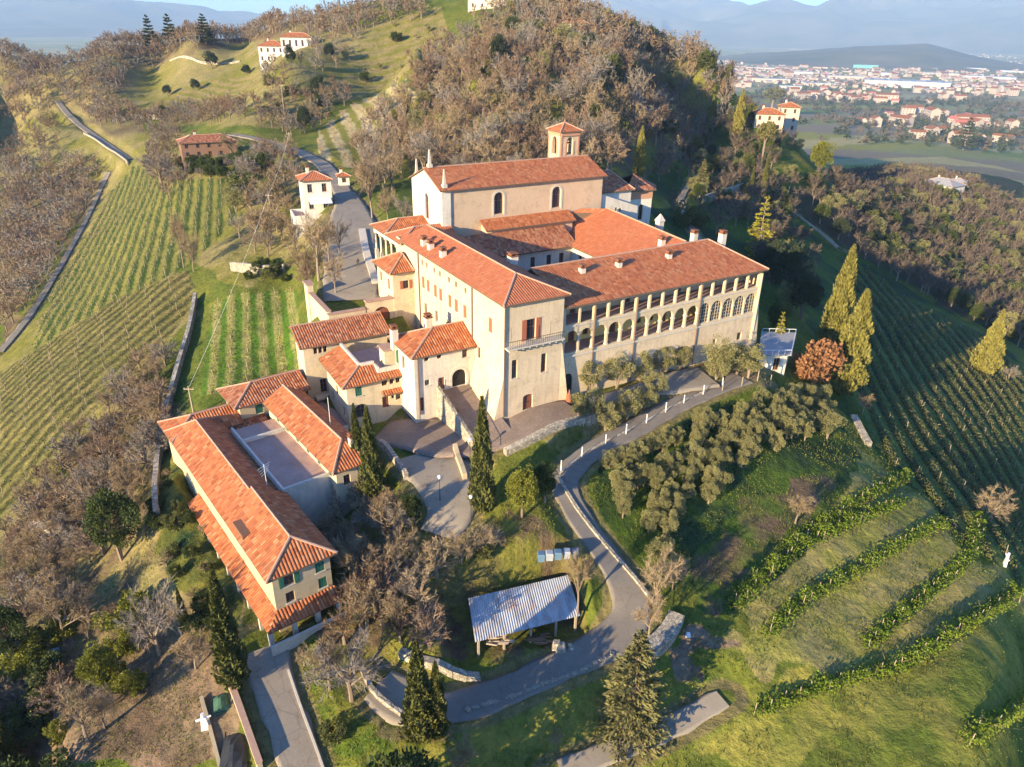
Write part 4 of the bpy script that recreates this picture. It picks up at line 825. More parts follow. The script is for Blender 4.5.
    mb = MB(); mb.hexa([(39.4, -3.5, .8), (43.8, -5.7, .8), (50.9, -.4, .95), (46.4, 2.4, .95)], [(39.4, -3.5, 1.0), (43.8, -5.7, 1.0), (50.9, -.4, 1.15), (46.4, 2.4, 1.15)]); mb.build('roof', M['stone_slate'], r)
    mb = MB()
    P = [(39.6, -3.6), (43.7, -5.6), (50.7, -.4), (46.4, 2.2)]
    for i in range(1, 4):
        p, q = P[i-1], P[i]
        for k in range(6): x, y = p[0]+(q[0]-p[0])*k/5, p[1]+(q[1]-p[1])*k/5; mb.tube((x, y, 1.0), (x, y, 1.7), .03, .03, 4)
        mb.obox(p, q, .06, 1.68, 1.74)
    mb.build('railing', M['white_paint'], r)
convent()

# ------------------------------------------------------------------ farm court below the convent
def farm():
    r = frame_root('farmhouse', CF, 'long ochre farmhouse with hipped terracotta roof, green shutters and tiled lean-to', 'building')
    walls(r, 'wall', M['plaster_ochre'], [((.35, 29.5), (.35, .5), -11, -3.05, [(29.5-b, .85, -5.0, -3.7, 'g' if i % 3 else 'w') for i, b in enumerate((3, 6, 9.5, 13, 16, 19, 22, 25, 27.5))]),
        ((.35, .5), (6.0, .5), -11, -3.05, [(1.55, .95, -4.95, -3.65, 'go'), (4.6, .9, -4.95, -3.65, 'g'), (1.45, .85, -6.95, -5.75, 'w'), (4.7, .85, -6.95, -5.75, 'g'), (2.6, 1.0, -9.7, -8.2, 'd'), (4.4, 1.6, -9.7, -8.2, 'k')]), ((6.0, .5), (6.0, 29.5), -10, -3.1, [(s, .8, -7.5, -6.2, 'k') for s in (4, 8, 12)])])
    mb = MB(); hip(mb, -.35, 6.6, -.2, 12.2, -3.0, -.95, 'b', 2.4, 0); hip(mb, -.3, 6.15, 12.2, 33.5, -3.2, -1.25, 'b', 0, 3.0); mb.build('roof', RM('tile_red'), r)
    d = MB(); d.box(.0, 1.0, 6.6, 9.4, -3.9, -2.3); d.build('roof_loggia', M['frame_wood'], r)
    mb = MB(); roof_plane(mb, [(-1.15, 24, -8.1), (-1.15, -1.0, -8.1), (.34, .49, -7.25), (.34, 24, -7.25)], th=.12); roof_plane(mb, [(-1.15, -1.0, -8.1), (6.2, -1.0, -8.1), (6.2, .49, -7.25), (.34, .49, -7.25)], th=.12); mb.build('lean_to_roof', RM('tile_red'), r)
    for a, b in ((-.9, -.75), (1.4, -.75), (3.7, -.75), (5.9, -.75)): c = MB(); c.box(a-.22, a+.22, b-.22, b+.22, -11, -8.2); c.build('porch_pillar', M['stone_trim'], r)
    for k in range(8): c = MB(); c.box(-1.05, -.75, 1.8+k*3, 2.1+k*3, -11, -8.2); c.build('porch_pillar', M['stone_trim'], r)
    w_ = MB(); w_.box(-1.3, 6.4, -1.9, -1.65, -11, -8.95); w_.build('porch_parapet', M['stone_trim'], r)
    mb = MB(); zz = -2.1; mb.tube((5.0, 13.3, zz), (5.0, 13.3, zz+2.6), .03, .03, 5)
    for k in range(4): mb.tube((4.2+.1*k, 12.9, zz+2.4-.3*k), (5.8-.1*k, 13.7, zz+2.4-.3*k), .02, .02, 4)
    mb.build('antenna', M['white_paint'], r)
    r = frame_root('farm_north_wing', CF, 'stepped north wing of the farm court with red roofs and one green shutter', 'building')
    walls(r, 'wall', M['plaster_ochre'], [((.35, 35.6), (.35, 29.52), -10, -3.2, []), ((8.3, 35.6), (.35, 35.6), -9, -3.2, []), ((8.3, 30.9), (17.0, 30.9), -9, -1.3, [(2.4, .95, -3.0, -1.75, 'g')]), ((8.3, 36.6), (8.3, 30.9), -9, -1.3, []), ((17.0, 36.6), (8.3, 36.6), -8, -1.3, [])])
    mb = MB(); hip(mb, -.35, 8.28, 29.9, 36.3, -3.15, -1.75, 'a', 3.4, 0); mb.build('roof', RM('tile_red'), r)
    mb = MB(); hip(mb, 7.5, 17.6, 30.3, 37.2, -1.2, .2, 'a', 3.5, 0); mb.build('roof', RM('tile_old'), r)
    mb = MB(); roof_plane(mb, [(6.2, 28.4, -3.9), (11.2, 28.4, -3.9), (11.2, 30.89, -3.2), (6.2, 30.89, -3.2)][::1]); mb.build('lean_to_roof', RM('tile_old'), r)
    for a in (6.3, 8.7, 10.9): c = MB(); c.box(a, a+.25, 28.5, 28.75, -6, -4.15); c.build('lean_to_post', M['frame_wood'], r)
    r = frame_root('farm_east_wing', CF, 'narrow east wing of the farm court with single sloping terracotta roof', 'building')
    walls(r, 'wall', M['plaster_yellow'], [((11.6, 30), (11.6, 10.4), -10, -1.3, [(s, .8, -2.75, -1.6, 'g') for s in (3, 6, 9, 12, 15, 18)]), ((11.6, 10.4), (15.9, 10.4), -11, -1.3, [(1.2, .8, -3.6, -2.3, 'w'), (3.1, .8, -6.6, -5.3, 'w')]), ((15.9, 10.4), (15.9, 30), -9, -1.6, [])])
    mb = MB(); roof_plane(mb, [(11.0, 30.2, -1.25), (11.0, 9.8, -1.25), (13.9, 13.4, .4), (13.9, 30.2, .4)]); roof_plane(mb, [(11.0, 9.8, -1.25), (16.5, 9.8, -1.25), (13.9, 13.4, .4)]); roof_plane(mb, [(16.5, 9.8, -1.25), (16.5, 30.2, -1.25), (13.9, 30.2, .4), (13.9, 13.4, .4)])
    mb.tube((13.9, 13.4, .42), (13.9, 30.2, .42), .15, .15, 6, 2); mb.tube((11.0, 9.8, -1.23), (13.9, 13.4, .42), .13, .13, 6, 2); mb.build('roof', RM('tile_red'), r)
    chimney(r, 14.6, 12.3, -.8, 1.0, .6); m = MB(); m.tube((14.6, 17.8, -.5), (14.6, 17.8, 3.6), .04, .03, 5); m.build('antenna', M['white_paint'], r)
    r = frame_root('farm_court_terrace', CF, 'flat pinkish roof terrace enclosed between the three farm wings', 'terrace')
    t = MB(); t.box(6.45, 11.58, 12.4, 28.4, -9.4, -2.95); t.build('terrace_floor', M['terrace'], r)
    t = MB(); t.box(6.2, 6.44, 12.1, 28.4, -9.5, -2.5); t.box(6.45, 11.58, 12.1, 12.38, -9.5, -2.5); t.box(6.45, 11.58, 24.5, 24.75, -9.5, -2.45); t.build('parapet', M['plaster_white'], r)
farm()

# ------------------------------------------------------------------ the open shed by the road
def shed():
    f = (-2.9, 49.2, 20.0); r = frame_root('open_shed', f, 'open shed with pale corrugated metal roof on posts beside the road bend', 'shed')
    mb = MB(); n = 44; Wd = 10.7; D = 4.7; z0, z1 = -9.15, -8.2
    for i in range(n):
        u0, u1 = Wd*i/n, Wd*(i+1)/n; um = (u0+u1)/2; sk = lambda v: .15*v
        for (p, q, hp, hq) in ((u0, um, 0, .07), (um, u1, .07, 0)):
            t = lambda u, v, h: (u+sk(v), v, z0+(z1-z0)*v/D+h); mb.face([t(p, 0, hp), t(q, 0, hq), t(q, D, hq), t(p, D, hp)]); mb.face([t(p, D, hp-.04), t(q, D, hq-.04), t(q, 0, hq-.04), t(p, 0, hp-.04)])
    nn = N('corrugated_sheet', .5, .4); o = nn.coord(); f1 = nn.noise(nn.coord('Object', (1, .25, 1)), 1.1, 5, .7); f2 = nn.noise(o, .5, 4, .6)
    c = nn.mix(nn.ramp(f1, [(.45, (0, 0, 0)), (.7, (1, 1, 1))]), (.42, .43, .44), (.20, .19, .19)); c = nn.mix(nn.math('MULTIPLY', nn.ramp(f2, [(.5, (0, 0, 0)), (.7, (1, 1, 1))]), .7), c, (.42, .27, .19))
    mb.build('roof', nn.done(c), r)
    for a in (.35, 2.9, 5.6, 8.2, 10.3):
        for b, zt in ((.3, -9.2), (4.2, -8.42)):
            c = MB(); c.box(a-.1+.15*b, a+.1+.15*b, b-.1, b+.1, -11.9, zt); c.build('post', M['wood_post'], r)
    c = MB()
    for b, z in ((.3, -9.2), (4.2, -8.4)): c.box(.1+.15*b, 10.5+.15*b, b-.06, b+.06, z-.12, z)
    c.build('beam', M['frame_wood'], r); w_ = MB(); w_.box(.8, 11.0, 4.3, 4.42, -11.8, -8.55); w_.build('back_boards', M['frame_wood'], r)
    def thing(name, px, py, build, mats, label, cat, group=None, z=None):
        h = hit(px, py); zz = ground(h[0], h[1]); m = MB(); build(m); o = m.build(name, mats); o.location = (h[0], h[1], zz); return tag(o, label, cat, group)
    rnd = random.Random(3)
    for i, (px, py, lab) in enumerate([(500, 641, 'low heap of rusty firewood under the left end of the shed roof'), (538, 634, 'dark heap of tools and sacks under the middle of the shed roof')]):
        def bl(m):
            for k in range(16): a = rnd.uniform(-.9, .9); b = rnd.uniform(-.5, .5); z = rnd.uniform(.05, .5); m.tube((a-.5, b, z), (a+.5, b+rnd.uniform(-.3, .3), z+rnd.uniform(-.1, .1)), .1, .08, 6)
        thing('firewood_heap', px, py, bl, M['frame_wood'] if i else M['wood_post'], lab, 'heap')
    def blk(m):
        for k in range(9): a, b = rnd.uniform(-.8, .8), rnd.uniform(-.5, .5); s = rnd.uniform(.25, .5); m.box(a-s, a+s, b-s, b+s, -.1, s*1.3, ta=s*.4, tb=s*.4)
    thing('rubble_heap', 566, 641, blk, M['stone_pale'], 'grey heap of covered rubble between shed and road', 'heap')
    for i in range(5):
        def bn(m): m.box(-.32, .32, -.32, .32, .0, .75, ta=-.05, tb=-.05); m.box(-.4, .4, -.4, .4, .752, .9, ta=.08, tb=.08); m.tube((-.38, .3, .1), (.38, .3, .1), .1, .1, 8)
        thing('beehive', 541+i*8.4, 560-i*1.0, bn, M['blue_paint'] if i % 2 == 0 else M['grey_paint'], f'{["leftmost", "second from left", "middle", "second from right", "rightmost"][i]} of five box beehives in the row behind the shed', 'beehive', 'row of box beehives behind the shed')
shed()

# ------------------------------------------------------------------ other houses on the hill
def house(name, label, pxl, pxr, pyf, hpx, deep, turn, wallm, roofm, rows, cols, rtype='hip', cat='house', rise=.22, z=None, st='s', parts=True, group=None):
    px = (pxl+pxr)/2; g = at(px, pyf, z) if z is not None else hit(px, pyf)
    dep = g[1]*cp-(g[2]-H)*sp; Wd = (pxr-pxl)*dep/F/max(.5, math.cos(math.radians(turn))+deep*abs(math.sin(math.radians(turn)))); D = Wd*deep; dd = ray(px, pyf-hpx); hh = H+dd[2]/math.hypot(dd[0], dd[1])*math.hypot(g[0], g[1])-g[2]
    fw = math.degrees(-math.atan2(g[0], g[1]))
    r = empty(name, (g[0], g[1], g[2]), math.radians(fw+turn)); tag(r, label, cat, group)
    x0, x1, y0, y1 = -Wd/2, Wd/2, 0, D; rh = hh/rows
    def ops(L, n): return [(L*(i+.5)/n, min(.9, L/n*.42), rh*(j+.28), rh*(j+.78), st) for i in range(n) for j in range(rows)]
    nd = max(1, int(cols*deep+.5)); e = hh
    walls(r, 'wall', wallm, [((x0, y0), (x1, y0), -4, e, ops(Wd, cols)), ((x1, y0), (x1, y1), -4, e, ops(D, nd)), ((x1, y1), (x0, y1), -4, e, []), ((x0, y1), (x0, y0), -4, e, ops(D, nd))], .18)
    o = .45; mb = MB(); s = min(Wd, D)/2+o
    if Wd >= D: hip(mb, x0-o, x1+o, y0-o, y1+o, e+.02, e+s*2*rise, 'a', s if rtype == 'hip' else 0, s if rtype == 'hip' else 0, caps=parts)
    else: hip(mb, x0-o, x1+o, y0-o, y1+o, e+.02, e+s*2*rise, 'b', s if rtype == 'hip' else 0, s if rtype == 'hip' else 0, caps=parts)
    mb.build('roof', RM(roofm), r)
    if parts: chimney(r, x0+Wd*.3, y0+D*.6, e+.2, e+s*rise*2+.7, .6, 'plaster_white')
    return r, (Wd, D, hh)
r, (Wd, D, hh) = house('white_house', 'tall white hillside house with red hipped roof and walled lower terrace', 304, 335, 213, 33, .9, 8, M['villa_white'], 'tile_new', 2, 2, z=8.0, st='w')
t = MB(); t.box(-Wd*.95, Wd*.5, -3.2, -.05, -5, -.4); t.box(-Wd*.95, -Wd*.5-.05, -.05, 3.0, -5, -.4); t.build('terrace_base', M['villa_white'], r)
t = MB(); t.box(-Wd*.95, Wd*.5, -3.2, -3.0, -.398, .45); t.box(-Wd*.95, -Wd*.95+.2, -3.0, 3.0, -.398, .45); t.box(-Wd*.95+.2, -Wd*.52, 2.8, 3.0, -.398, .45); t.build('parapet', M['villa_white'], r)
t = MB(); t.box(-Wd*.94+.2, -Wd*.53, -2.9, 2.7, -.396, -.3); t.build('terrace_floor', M['terrace'], r)
t = MB(); t.hexa([(-1.9, -2.4, 2.3), (2.4, -2.4, 2.3), (2.4, -.02, 2.9), (-1.9, -.02, 2.9)], [(-1.9, -2.4, 2.36), (2.4, -2.4, 2.36), (2.4, -.02, 2.96), (-1.9, -.02, 2.96)]); t.build('awning', M['white_paint'], r)
house('villa', 'white two storey villa front block with red roof below the ridge wood', 258, 287, 63, 17, .8, -14, M['villa_white'], 'tile_red', 2, 4)
house('villa', 'rear white villa block with long flat-pitched roof on the upper ridge', 281, 313, 50, 13, .5, -8, M['villa_white'], 'tile_red', 1, 5)
house('brown_house', 'wide reddish-brown farmhouse with verandah half hidden by bare trees', 184, 238, 157, 15, .45, 6, M['villa_brown'], 'tile_old', 2, 5)
r, (Wd, D, hh) = house('hill_villa', 'beige villa with red roof on the sunlit spur right of the convent', 752, 783, 131, 17, .7, 10, M['villa_beige'], 'tile_red', 2, 3)
house('villa_tower', 'taller cream tower block of the spur villa with open loggia storey', 776, 797, 132, 25, .9, 10, M['villa_beige'], 'tile_red', 3, 2, z=8.0)
house('summit_house', 'pale stone building on the hilltop cut by the top edge of the photo', 468, 506, 9, 14, .6, 0, M['plaster_white'], 'tile_old', 2, 4)
house('ridge_house', 'low house with dark red roof among the trees at the hill crest', 562, 588, 34, 11, .6, 5, M['villa_white'], 'tile_red', 1, 4)
house('slope_house', 'blue-grey roofed white house among bare trees on the lower right slope', 913, 953, 196, 12, .7, -28, M['villa_white'], 'stone_slate', 1, 3)
house('slope_house', 'small cream block beside the grey roofed house on the right slope', 948, 962, 194, 12, 1.0, 0, M['plaster_yellow'], 'stone_slate', 1, 2)
house('gate_lodge', 'tiny lodge with orange roof behind the white hillside house', 339, 350, 185, 9, .8, 5, M['villa_white'], 'tile_new', 1, 1)
house('garden_hut', 'small pale hut with white roof in the left hillside thicket', 34, 60, 534, 8, .5, -20, M['villa_white'], 'stone_slate', 1, 2, rise=.12)
# ------------------------------------------------------------------ vegetation prototypes (numpy meshes, about 10 m tall unless said)
def rs(seed): return np.random.RandomState(seed)
def quads_at(P, D, S, W_, g, flat=.0):
    """leaf quads: centre P, long direction D, length S, width W_"""
    n = len(P); D = D/np.linalg.norm(D, axis=1, keepdims=True); r = g.normal(size=(n, 3)); T = np.cross(D, r); T /= np.linalg.norm(T, axis=1, keepdims=True)+1e-9
    a = D*(S/2)[:, None]; b = T*(W_/2)[:, None]
    V = np.stack([P-a, P+b, P+a, P-b], 1).reshape(-1, 3); Fq = np.arange(4*n).reshape(-1, 4); return V, Fq
def slivers(P, D, S, W_, g):
    n = len(P); D = D/np.linalg.norm(D, axis=1, keepdims=True); r = g.normal(size=(n, 3)); T = np.cross(D, r); T /= np.linalg.norm(T, axis=1, keepdims=True)+1e-9
    V = np.stack([P-T*(W_/2)[:, None], P+T*(W_/2)[:, None], P+D*S[:, None]], 1).reshape(-1, 3); return V, np.arange(3*n).reshape(-1, 3)
def tubes(segs, n=3):
    """segs: list (p, q, r0, r1)"""
    A = np.array([np.r_[s[0], s[1], s[2], s[3]] for s in segs]); p, q, r0, r1 = A[:, :3], A[:, 3:6], A[:, 6], A[:, 7]
    d = q-p; d /= np.linalg.norm(d, axis=1, keepdims=True)+1e-9; h = np.where(np.abs(d[:, 2:3]) < .9, [[0, 0, 1.]], [[1., 0, 0]]); u = np.cross(d, h); u /= np.linalg.norm(u, axis=1, keepdims=True); v = np.cross(d, u)
    t = np.arange(n)*2*math.pi/n; ring = lambda c, r: c[:, None, :]+(u[:, None, :]*np.cos(t)[None, :, None]+v[:, None, :]*np.sin(t)[None, :, None])*r[:, None, None]
    V = np.concatenate([ring(p, r0), ring(q, r1)], 1).reshape(-1, 3); k = np.arange(len(A))[:, None]*2*n; i = np.arange(n)[None, :]; j = (i+1) % n
    return V, np.stack([k+i, k+j, k+n+j, k+n+i], -1).reshape(-1, 4)
def join(parts):
    V = []; Fs = []; mi = []; o = 0
    for v, f, m in parts: V.append(v); Fs.append(f+o); mi.append(np.full(len(f), m)); o += len(v)
    return np.concatenate(V), Fs, np.concatenate(mi)
def unit(v): return v/(np.linalg.norm(v)+1e-9)
def bare_parts(seed, limbs=7, sub=5, tw=5, nt=9, spread=.8, tww=.05, upright=.5, h=10.0):
    g = rs(seed); seg = []; tipP = []; tipD = []; th = h*g.uniform(.22, .34)
    seg.append((np.zeros(3)-[0, 0, .6], np.array([0, 0, th*.5]), .26, .21)); top = np.array([g.uniform(-.2, .2), g.uniform(-.2, .2), th]); seg.append((np.array([0, 0, th*.5]), top, .21, .16))
    for i in range(limbs):
        a = 2*math.pi*(i+g.uniform(-.3, .3))/limbs*1.0; el = g.uniform(.25, 1.0); d = unit(np.array([math.cos(a)*spread*(1.3-el), math.sin(a)*spread*(1.3-el), upright+el*.9])); L = h*g.uniform(.38, .52)*(1.0 if el > .5 else .85)
        p = top+np.array([0, 0, -g.uniform(0, .12)*h*(i > 2)]); q = p+d*L*.5+g.normal(size=3)*.15; q2 = q+unit(d+np.array([0, 0, .25])+g.normal(size=3)*.12)*L*.5
        seg += [(p, q, .12, .08), (q, q2, .08, .03)]
        for j in range(sub):
            t = .3+.7*(j+g.uniform(0, 1))/sub; b = p+(q-p)*min(1, t*2) if t < .5 else q+(q2-q)*(t*2-1)
            d2 = unit(d+g.normal(size=3)*.55+np.array([0, 0, .15])); L2 = L*g.uniform(.28, .5)*(1.1-.4*t); e = b+d2*L2; seg.append((b, e, .045, .015))
            for k in range(tw):
                t2 = .25+.75*(k+g.uniform(0, 1))/tw; c = b+(e-b)*t2; d3 = unit(d2+g.normal(size=3)*.6+np.array([0, 0, .1])); L3 = L2*g.uniform(.3, .55); tipP.append(c); tipD.append(d3*L3)
    tipP = np.array(tipP); tipD = np.array(tipD); m = len(tipP)
    P = [tipP]; D = [tipD]; n2 = nt; idx = g.randint(0, m, m*n2//3)
    PP = tipP[idx]+tipD[idx]*g.uniform(.1, .95, (len(idx), 1)); DD = tipD[idx]*.9+g.normal(size=(len(idx), 3))*.45*np.linalg.norm(tipD[idx], axis=1, keepdims=True)
    P = np.concatenate([tipP, PP]); D = np.concatenate([tipD*1.2, DD]); S = np.linalg.norm(D, axis=1)*g.uniform(.7, 1.2, len(D)); Wd = np.full(len(P), tww)*g.uniform(.6, 1.3, len(P))
    return tubes(seg[:2], 6), tubes(seg[2:], 3), slivers(P, D, S, Wd, g)
def shell_points(g, n, rx, rz, zc, squash=.5, lumps=9, amp=.22, fill=.45):
    d = g.normal(size=(n, 3)); d /= np.linalg.norm(d, axis=1, keepdims=True); L = g.normal(size=(lumps, 3)); L /= np.linalg.norm(L, axis=1, keepdims=True)
    b = np.maximum(0, (d@L.T)).max(1)**6; r = (1-amp)+amp*b*1.5; r = r*(fill+(1-fill)*g.uniform(0, 1, n)**.35)
    P = d*r[:, None]*np.array([rx, rx, rz]); P[:, 2] += zc; return P, d
def broad_parts(seed, n=1500, rx=2.3, rz=2.2, zc=2.9, leaf=.32, wid=.22, clumps=26, crad=.75, trunk=1.2, tr=.16, multi=3):
    g = rs(seed); C, cd = shell_points(g, clumps, rx*.85, rz*.85, zc, fill=.62); k = g.randint(0, clumps, n); q = g.normal(size=(n, 3)); q /= np.linalg.norm(q, axis=1, keepdims=True); cr_ = crad*g.uniform(.6, 1.25, clumps)
    P = C[k]+q*(cr_[k]*g.uniform(.35, 1, n)**.5)[:, None]; D = q*.6+cd[k]*.4+np.array([0, 0, .35])+g.normal(size=(n, 3))*.5
    lv = quads_at(P, D, leaf*g.uniform(.6, 1.3, n), wid*g.uniform(.6, 1.3, n), g)
    seg = []
    for i in range(multi):
        a = 2*math.pi*i/multi+g.uniform(0, 1); e = np.array([math.cos(a)*rx*.4, math.sin(a)*rx*.4, zc*.9]); m = np.array([math.cos(a)*.15, math.sin(a)*.15, trunk]); seg += [(np.array([0, 0, -.6]), m, tr, tr*.8), (m, e, tr*.7, tr*.3)]
    return tubes(seg, 5), lv
def column_parts(seed, n=3600, h=10.0, r=1.05, leaf=.42, wid=.16, cone=.6, base=.25):
    g = rs(seed); t = g.uniform(0, 1, n)**.9; a = g.uniform(0, 2*math.pi, n); prof = lambda t: (np.clip(t/.10, .35, 1)**.5)*(1-t**(1.6 if cone < .5 else 1.25))**(.55+cone*.5)
    lum = 1+.20*np.sin(a*5+t*23+seed)+.16*(vnoise(a*3.1, t*14, seed)-.5)*2
    R = r*prof(t)*lum*g.uniform(.72, 1.08, n); P = np.stack([np.cos(a)*R, np.sin(a)*R, base+t*(h-base)], 1); D = np.stack([np.cos(a)*.45, np.sin(a)*.45, np.full(n, 1.0)], 1)+g.normal(size=(n, 3))*.25
    lv = quads_at(P, D, leaf*g.uniform(.6, 1.4, n), wid*g.uniform(.7, 1.4, n), g)
    nz, na = 26, 14; T, A = np.meshgrid(np.linspace(0, 1, nz), np.arange(na)*2*math.pi/na, indexing='ij'); Rc = r*.72*prof(T)*(1+.18*np.sin(A*5+T*23+seed)); Pc = np.stack([np.cos(A)*Rc, np.sin(A)*Rc, base+T*(h-base)*.97], -1).reshape(-1, 3)
    i = np.arange(nz-1)[:, None]*na+np.arange(na)[None, :]; i2 = np.arange(nz-1)[:, None]*na+(np.arange(na)[None, :]+1) % na; Fc = np.stack([i, i2, i2+na, i+na], -1).reshape(-1, 4)
    return tubes([(np.array([0, 0, -.6]), np.array([0, 0, h*.35]), .22, .12)], 6), lv, (Pc, Fc)
def conifer_parts(seed, h=10.0, r=3.0, tiers=17, per=8, leaf=.55, wid=.26, droop=.2, dens=26):
    g = rs(seed); P = []; D = []; seg = [(np.array([0, 0, -.6]), np.array([0, 0, h*.96]), .24, .03)]
    for i in range(tiers):
        t = (i+.5)/tiers; z = h*(.08+.9*t); R = r*(1-t)**.85*g.uniform(.85, 1.12)+.15
        for j in range(per):
            a = 2*math.pi*(j+g.uniform(-.35, .35))/per+i*.7; L = R*g.uniform(.75, 1.12); d = np.array([math.cos(a), math.sin(a), -droop*(1-t)+.25*t]); o = np.array([0, 0, z+g.uniform(-.2, .2)]); seg.append((o, o+d*L*.9, .05, .015)); m = max(5, int(dens*L/r)+4); s = g.uniform(.2, 1, m)**.7
            P.append(o+d*(L*s)[:, None]+g.normal(size=(m, 3))*np.array([.22, .22, .10])*(.5+s)[:, None]*L*.32); D.append(d+g.normal(size=(m, 3))*.4+np.array([0, 0, .15]))
    P = np.concatenate(P); D = np.concatenate(D); n = len(P); return tubes(seg, 4), quads_at(P, D, leaf*g.uniform(.6, 1.3, n), wid*g.uniform(.6, 1.3, n), g)
PROTO = {}
def proto(key, trunk, crown, tm, cm, h):
    """trunk/crown: lists of (V, F, material slot)"""
    v, f, m = join(trunk); a = npmesh('trunk', v, f, tm, m); v2, f2, m2 = join(crown); b = npmesh('crown', v2, f2, cm, m2)
    v3, f3, m3 = join(trunk+[(x, y, z+len(tm)) for x, y, z in crown]); c = npmesh(key, v3, f3, tm+cm, m3); PROTO[key] = (a, b, c, h, (v3, f3, m3, tm+cm))
BARK, TW_, TR_, TG_ = M['bark'], M['twig'], M['twig_red'], M['twig_grey']
for i in range(4):
    t, l_, s = bare_parts(10+i, limbs=8+i % 2, sub=7, tw=7, nt=24, spread=.75+.12*i, tww=.045, upright=.35+.1*(i % 3)); proto(f'bare{i}', [(*t, 0)], [(*l_, 0), (*s, 1)], [BARK], [BARK, (TW_, TW_, TG_)[i % 3]], 10.0)
for i in range(5):
    t, l_, s = bare_parts(30+i, limbs=8, sub=6, tw=5, nt=16, spread=.85+.08*i, tww=.09, upright=.3+.1*(i % 3)); proto(f'wood{i}', [(*t, 0)], [(*l_, 0), (*s, 1)], [BARK], [BARK, (TW_, TR_, TG_)[i % 3]], 10.0)
for i in range(2):
    t, l_, s = bare_parts(45+i, limbs=8, sub=6, tw=5, nt=14, spread=.95, tww=.11, upright=.35); proto(f'dark{i}', [(*t, 0)], [(*l_, 0), (*s, 1)], [BARK], [BARK, M['twig_shaded']], 10.0)
for i in range(3):
    t, l_, s = bare_parts(60+i, limbs=7, sub=4, tw=4, nt=9, spread=1.0, tww=.2, upright=.35); v, f, m = join([(*t, 0), (*l_, 0), (*s, 1)]); PROTO[f'far{i}'] = (None, None, npmesh('far_tree', v, f, [BARK, (TW_, TR_, TG_)[i % 3]], m), 10.0, (v, f, m, [BARK, (TW_, TR_, TG_)[i % 3]]))
for i in range(3):
    t, l_, s = bare_parts(80+i, limbs=11, sub=6, tw=5, nt=16, spread=1.25, tww=.055, upright=.3, h=5.0); proto(f'bush{i}', [(*t, 0)], [(*l_, 0), (*s, 1)], [BARK], [BARK, (TW_, TR_, TG_)[i % 3]], 4.6)
for i in range(4):
    t, l_ = broad_parts(100+i, 5200, 2.3, 2.0, 2.9, .21, .10, 34, .68); proto(f'olive{i}', [(*t, 0)], [(*l_, 0)], [BARK], [M['olive']], 5.0)
for i in range(3):
    t, l_ = broad_parts(120+i, 3600, 1.9, 1.5, 1.5, .25, .16, 28, .6, .4, .1); proto(f'shrub{i}', [(*t, 0)], [(*l_, 0)], [BARK], [M[('shrub', 'evergreen', 'yellow_shrub')[i]]], 3.0)
t, l_ = broad_parts(131, 1600, 1.9, 1.5, 1.5, .34, .24, 26, .62, .4, .1); proto('rust', [(*t, 0)], [(*l_, 0)], [BARK], [M['rust_leaf']], 3.0)
for i in range(3):
    t, l_ = broad_parts(140+i, 8500, 3.6, 3.6, 5.6, .34, .21, 48, 1.1, 2.0, .25); proto(f'evergreen{i}', [(*t, 0)], [(*l_, 0)], [BARK], [M[('evergreen', 'yellow_shrub', 'far_dark')[i]]], 9.6)
t, l_ = broad_parts(150, 2600, 3.6, 1.5, 8.0, .5, .34, 26, 1.0, 5.5, .28); proto('umbrella', [(*t, 0)], [(*l_, 0)], [BARK], [M['conifer']], 9.6)
for i in range(3):
    t, l_, c = column_parts(160+i, 4200, 10, 1.0+.12*i); proto(f'cypress{i}', [(*t, 0)], [(*l_, 0), (*c, 0)], [BARK], [M['cypress']], 10.0)
for i in range(2):
    t, l_, c = column_parts(170+i, 5200, 10, 1.55, .46, .2, .45); proto(f'gold{i}', [(*t, 0)], [(*l_, 0), (*c, 0)], [BARK], [M['cypress_gold']], 10.0)
t, l_, c = column_parts(175, 4600, 10, 2.6, .5, .26, 1.0); proto('goldcone', [(*t, 0)], [(*l_, 0), (*c, 0)], [BARK], [M['cypress_gold']], 10.0)
t, l_ = conifer_parts(180, 10, 2.9, 20, 10, .40, .17, .25, 64); proto('conifer', [(*t, 0)], [(*l_, 0)], [BARK], [M['conifer']], 10.0)
t, l_ = conifer_parts(183, 10, 3.0, 11, 7, .6, .24, .45, 44); proto('spruce', [(*t, 0)], [(*l_, 0)], [BARK], [M['spruce_gold']], 10.0)
t, l_ = conifer_parts(184, 10, 4.4, 10, 9, .8, .4, .05, 40); proto('cedar', [(*t, 0)], [(*l_, 0)], [BARK], [M['far_dark']], 10.0)

R0 = rs(5)
def plant(key, x, y, hgt, name, label, cat='tree', group=None, wide=1.0, parts=True, z=None, rz=None):
    a, b, c, h0, _ = PROTO[key]; s = hgt/h0; z = ground(x, y) if z is None else z
    if parts:
        o = empty(name, (x, y, z)); ta = link('trunk', a, o); tb = link('crown', b, o)
    else: o = link(name, c); o.location = (x, y, z)
    o.scale = (s*wide, s*wide, s); o.rotation_euler = (0, 0, R0.uniform(0, 6.28) if rz is None else rz); return tag(o, label, cat, group)
def top_h(px, py, pt, z=None):
    g = hit(px, py) if z is None else at(px, py, z)
    while g is None: py += 3; pt += 2; g = hit(px, py)
    d = ray(px, pt); zt = H+d[2]/math.hypot(d[0], d[1])*math.hypot(g[0], g[1]); return g[0], g[1], max(1.0, zt-g[2])
def tree_px(key, px, py, pt, name, label, cat='tree', group=None, wide=1.0, parts=True, wpx=None):
    x, y, h = top_h(px, py, pt)
    return plant(key, x, y, h, name, label, cat, group, wide, parts)

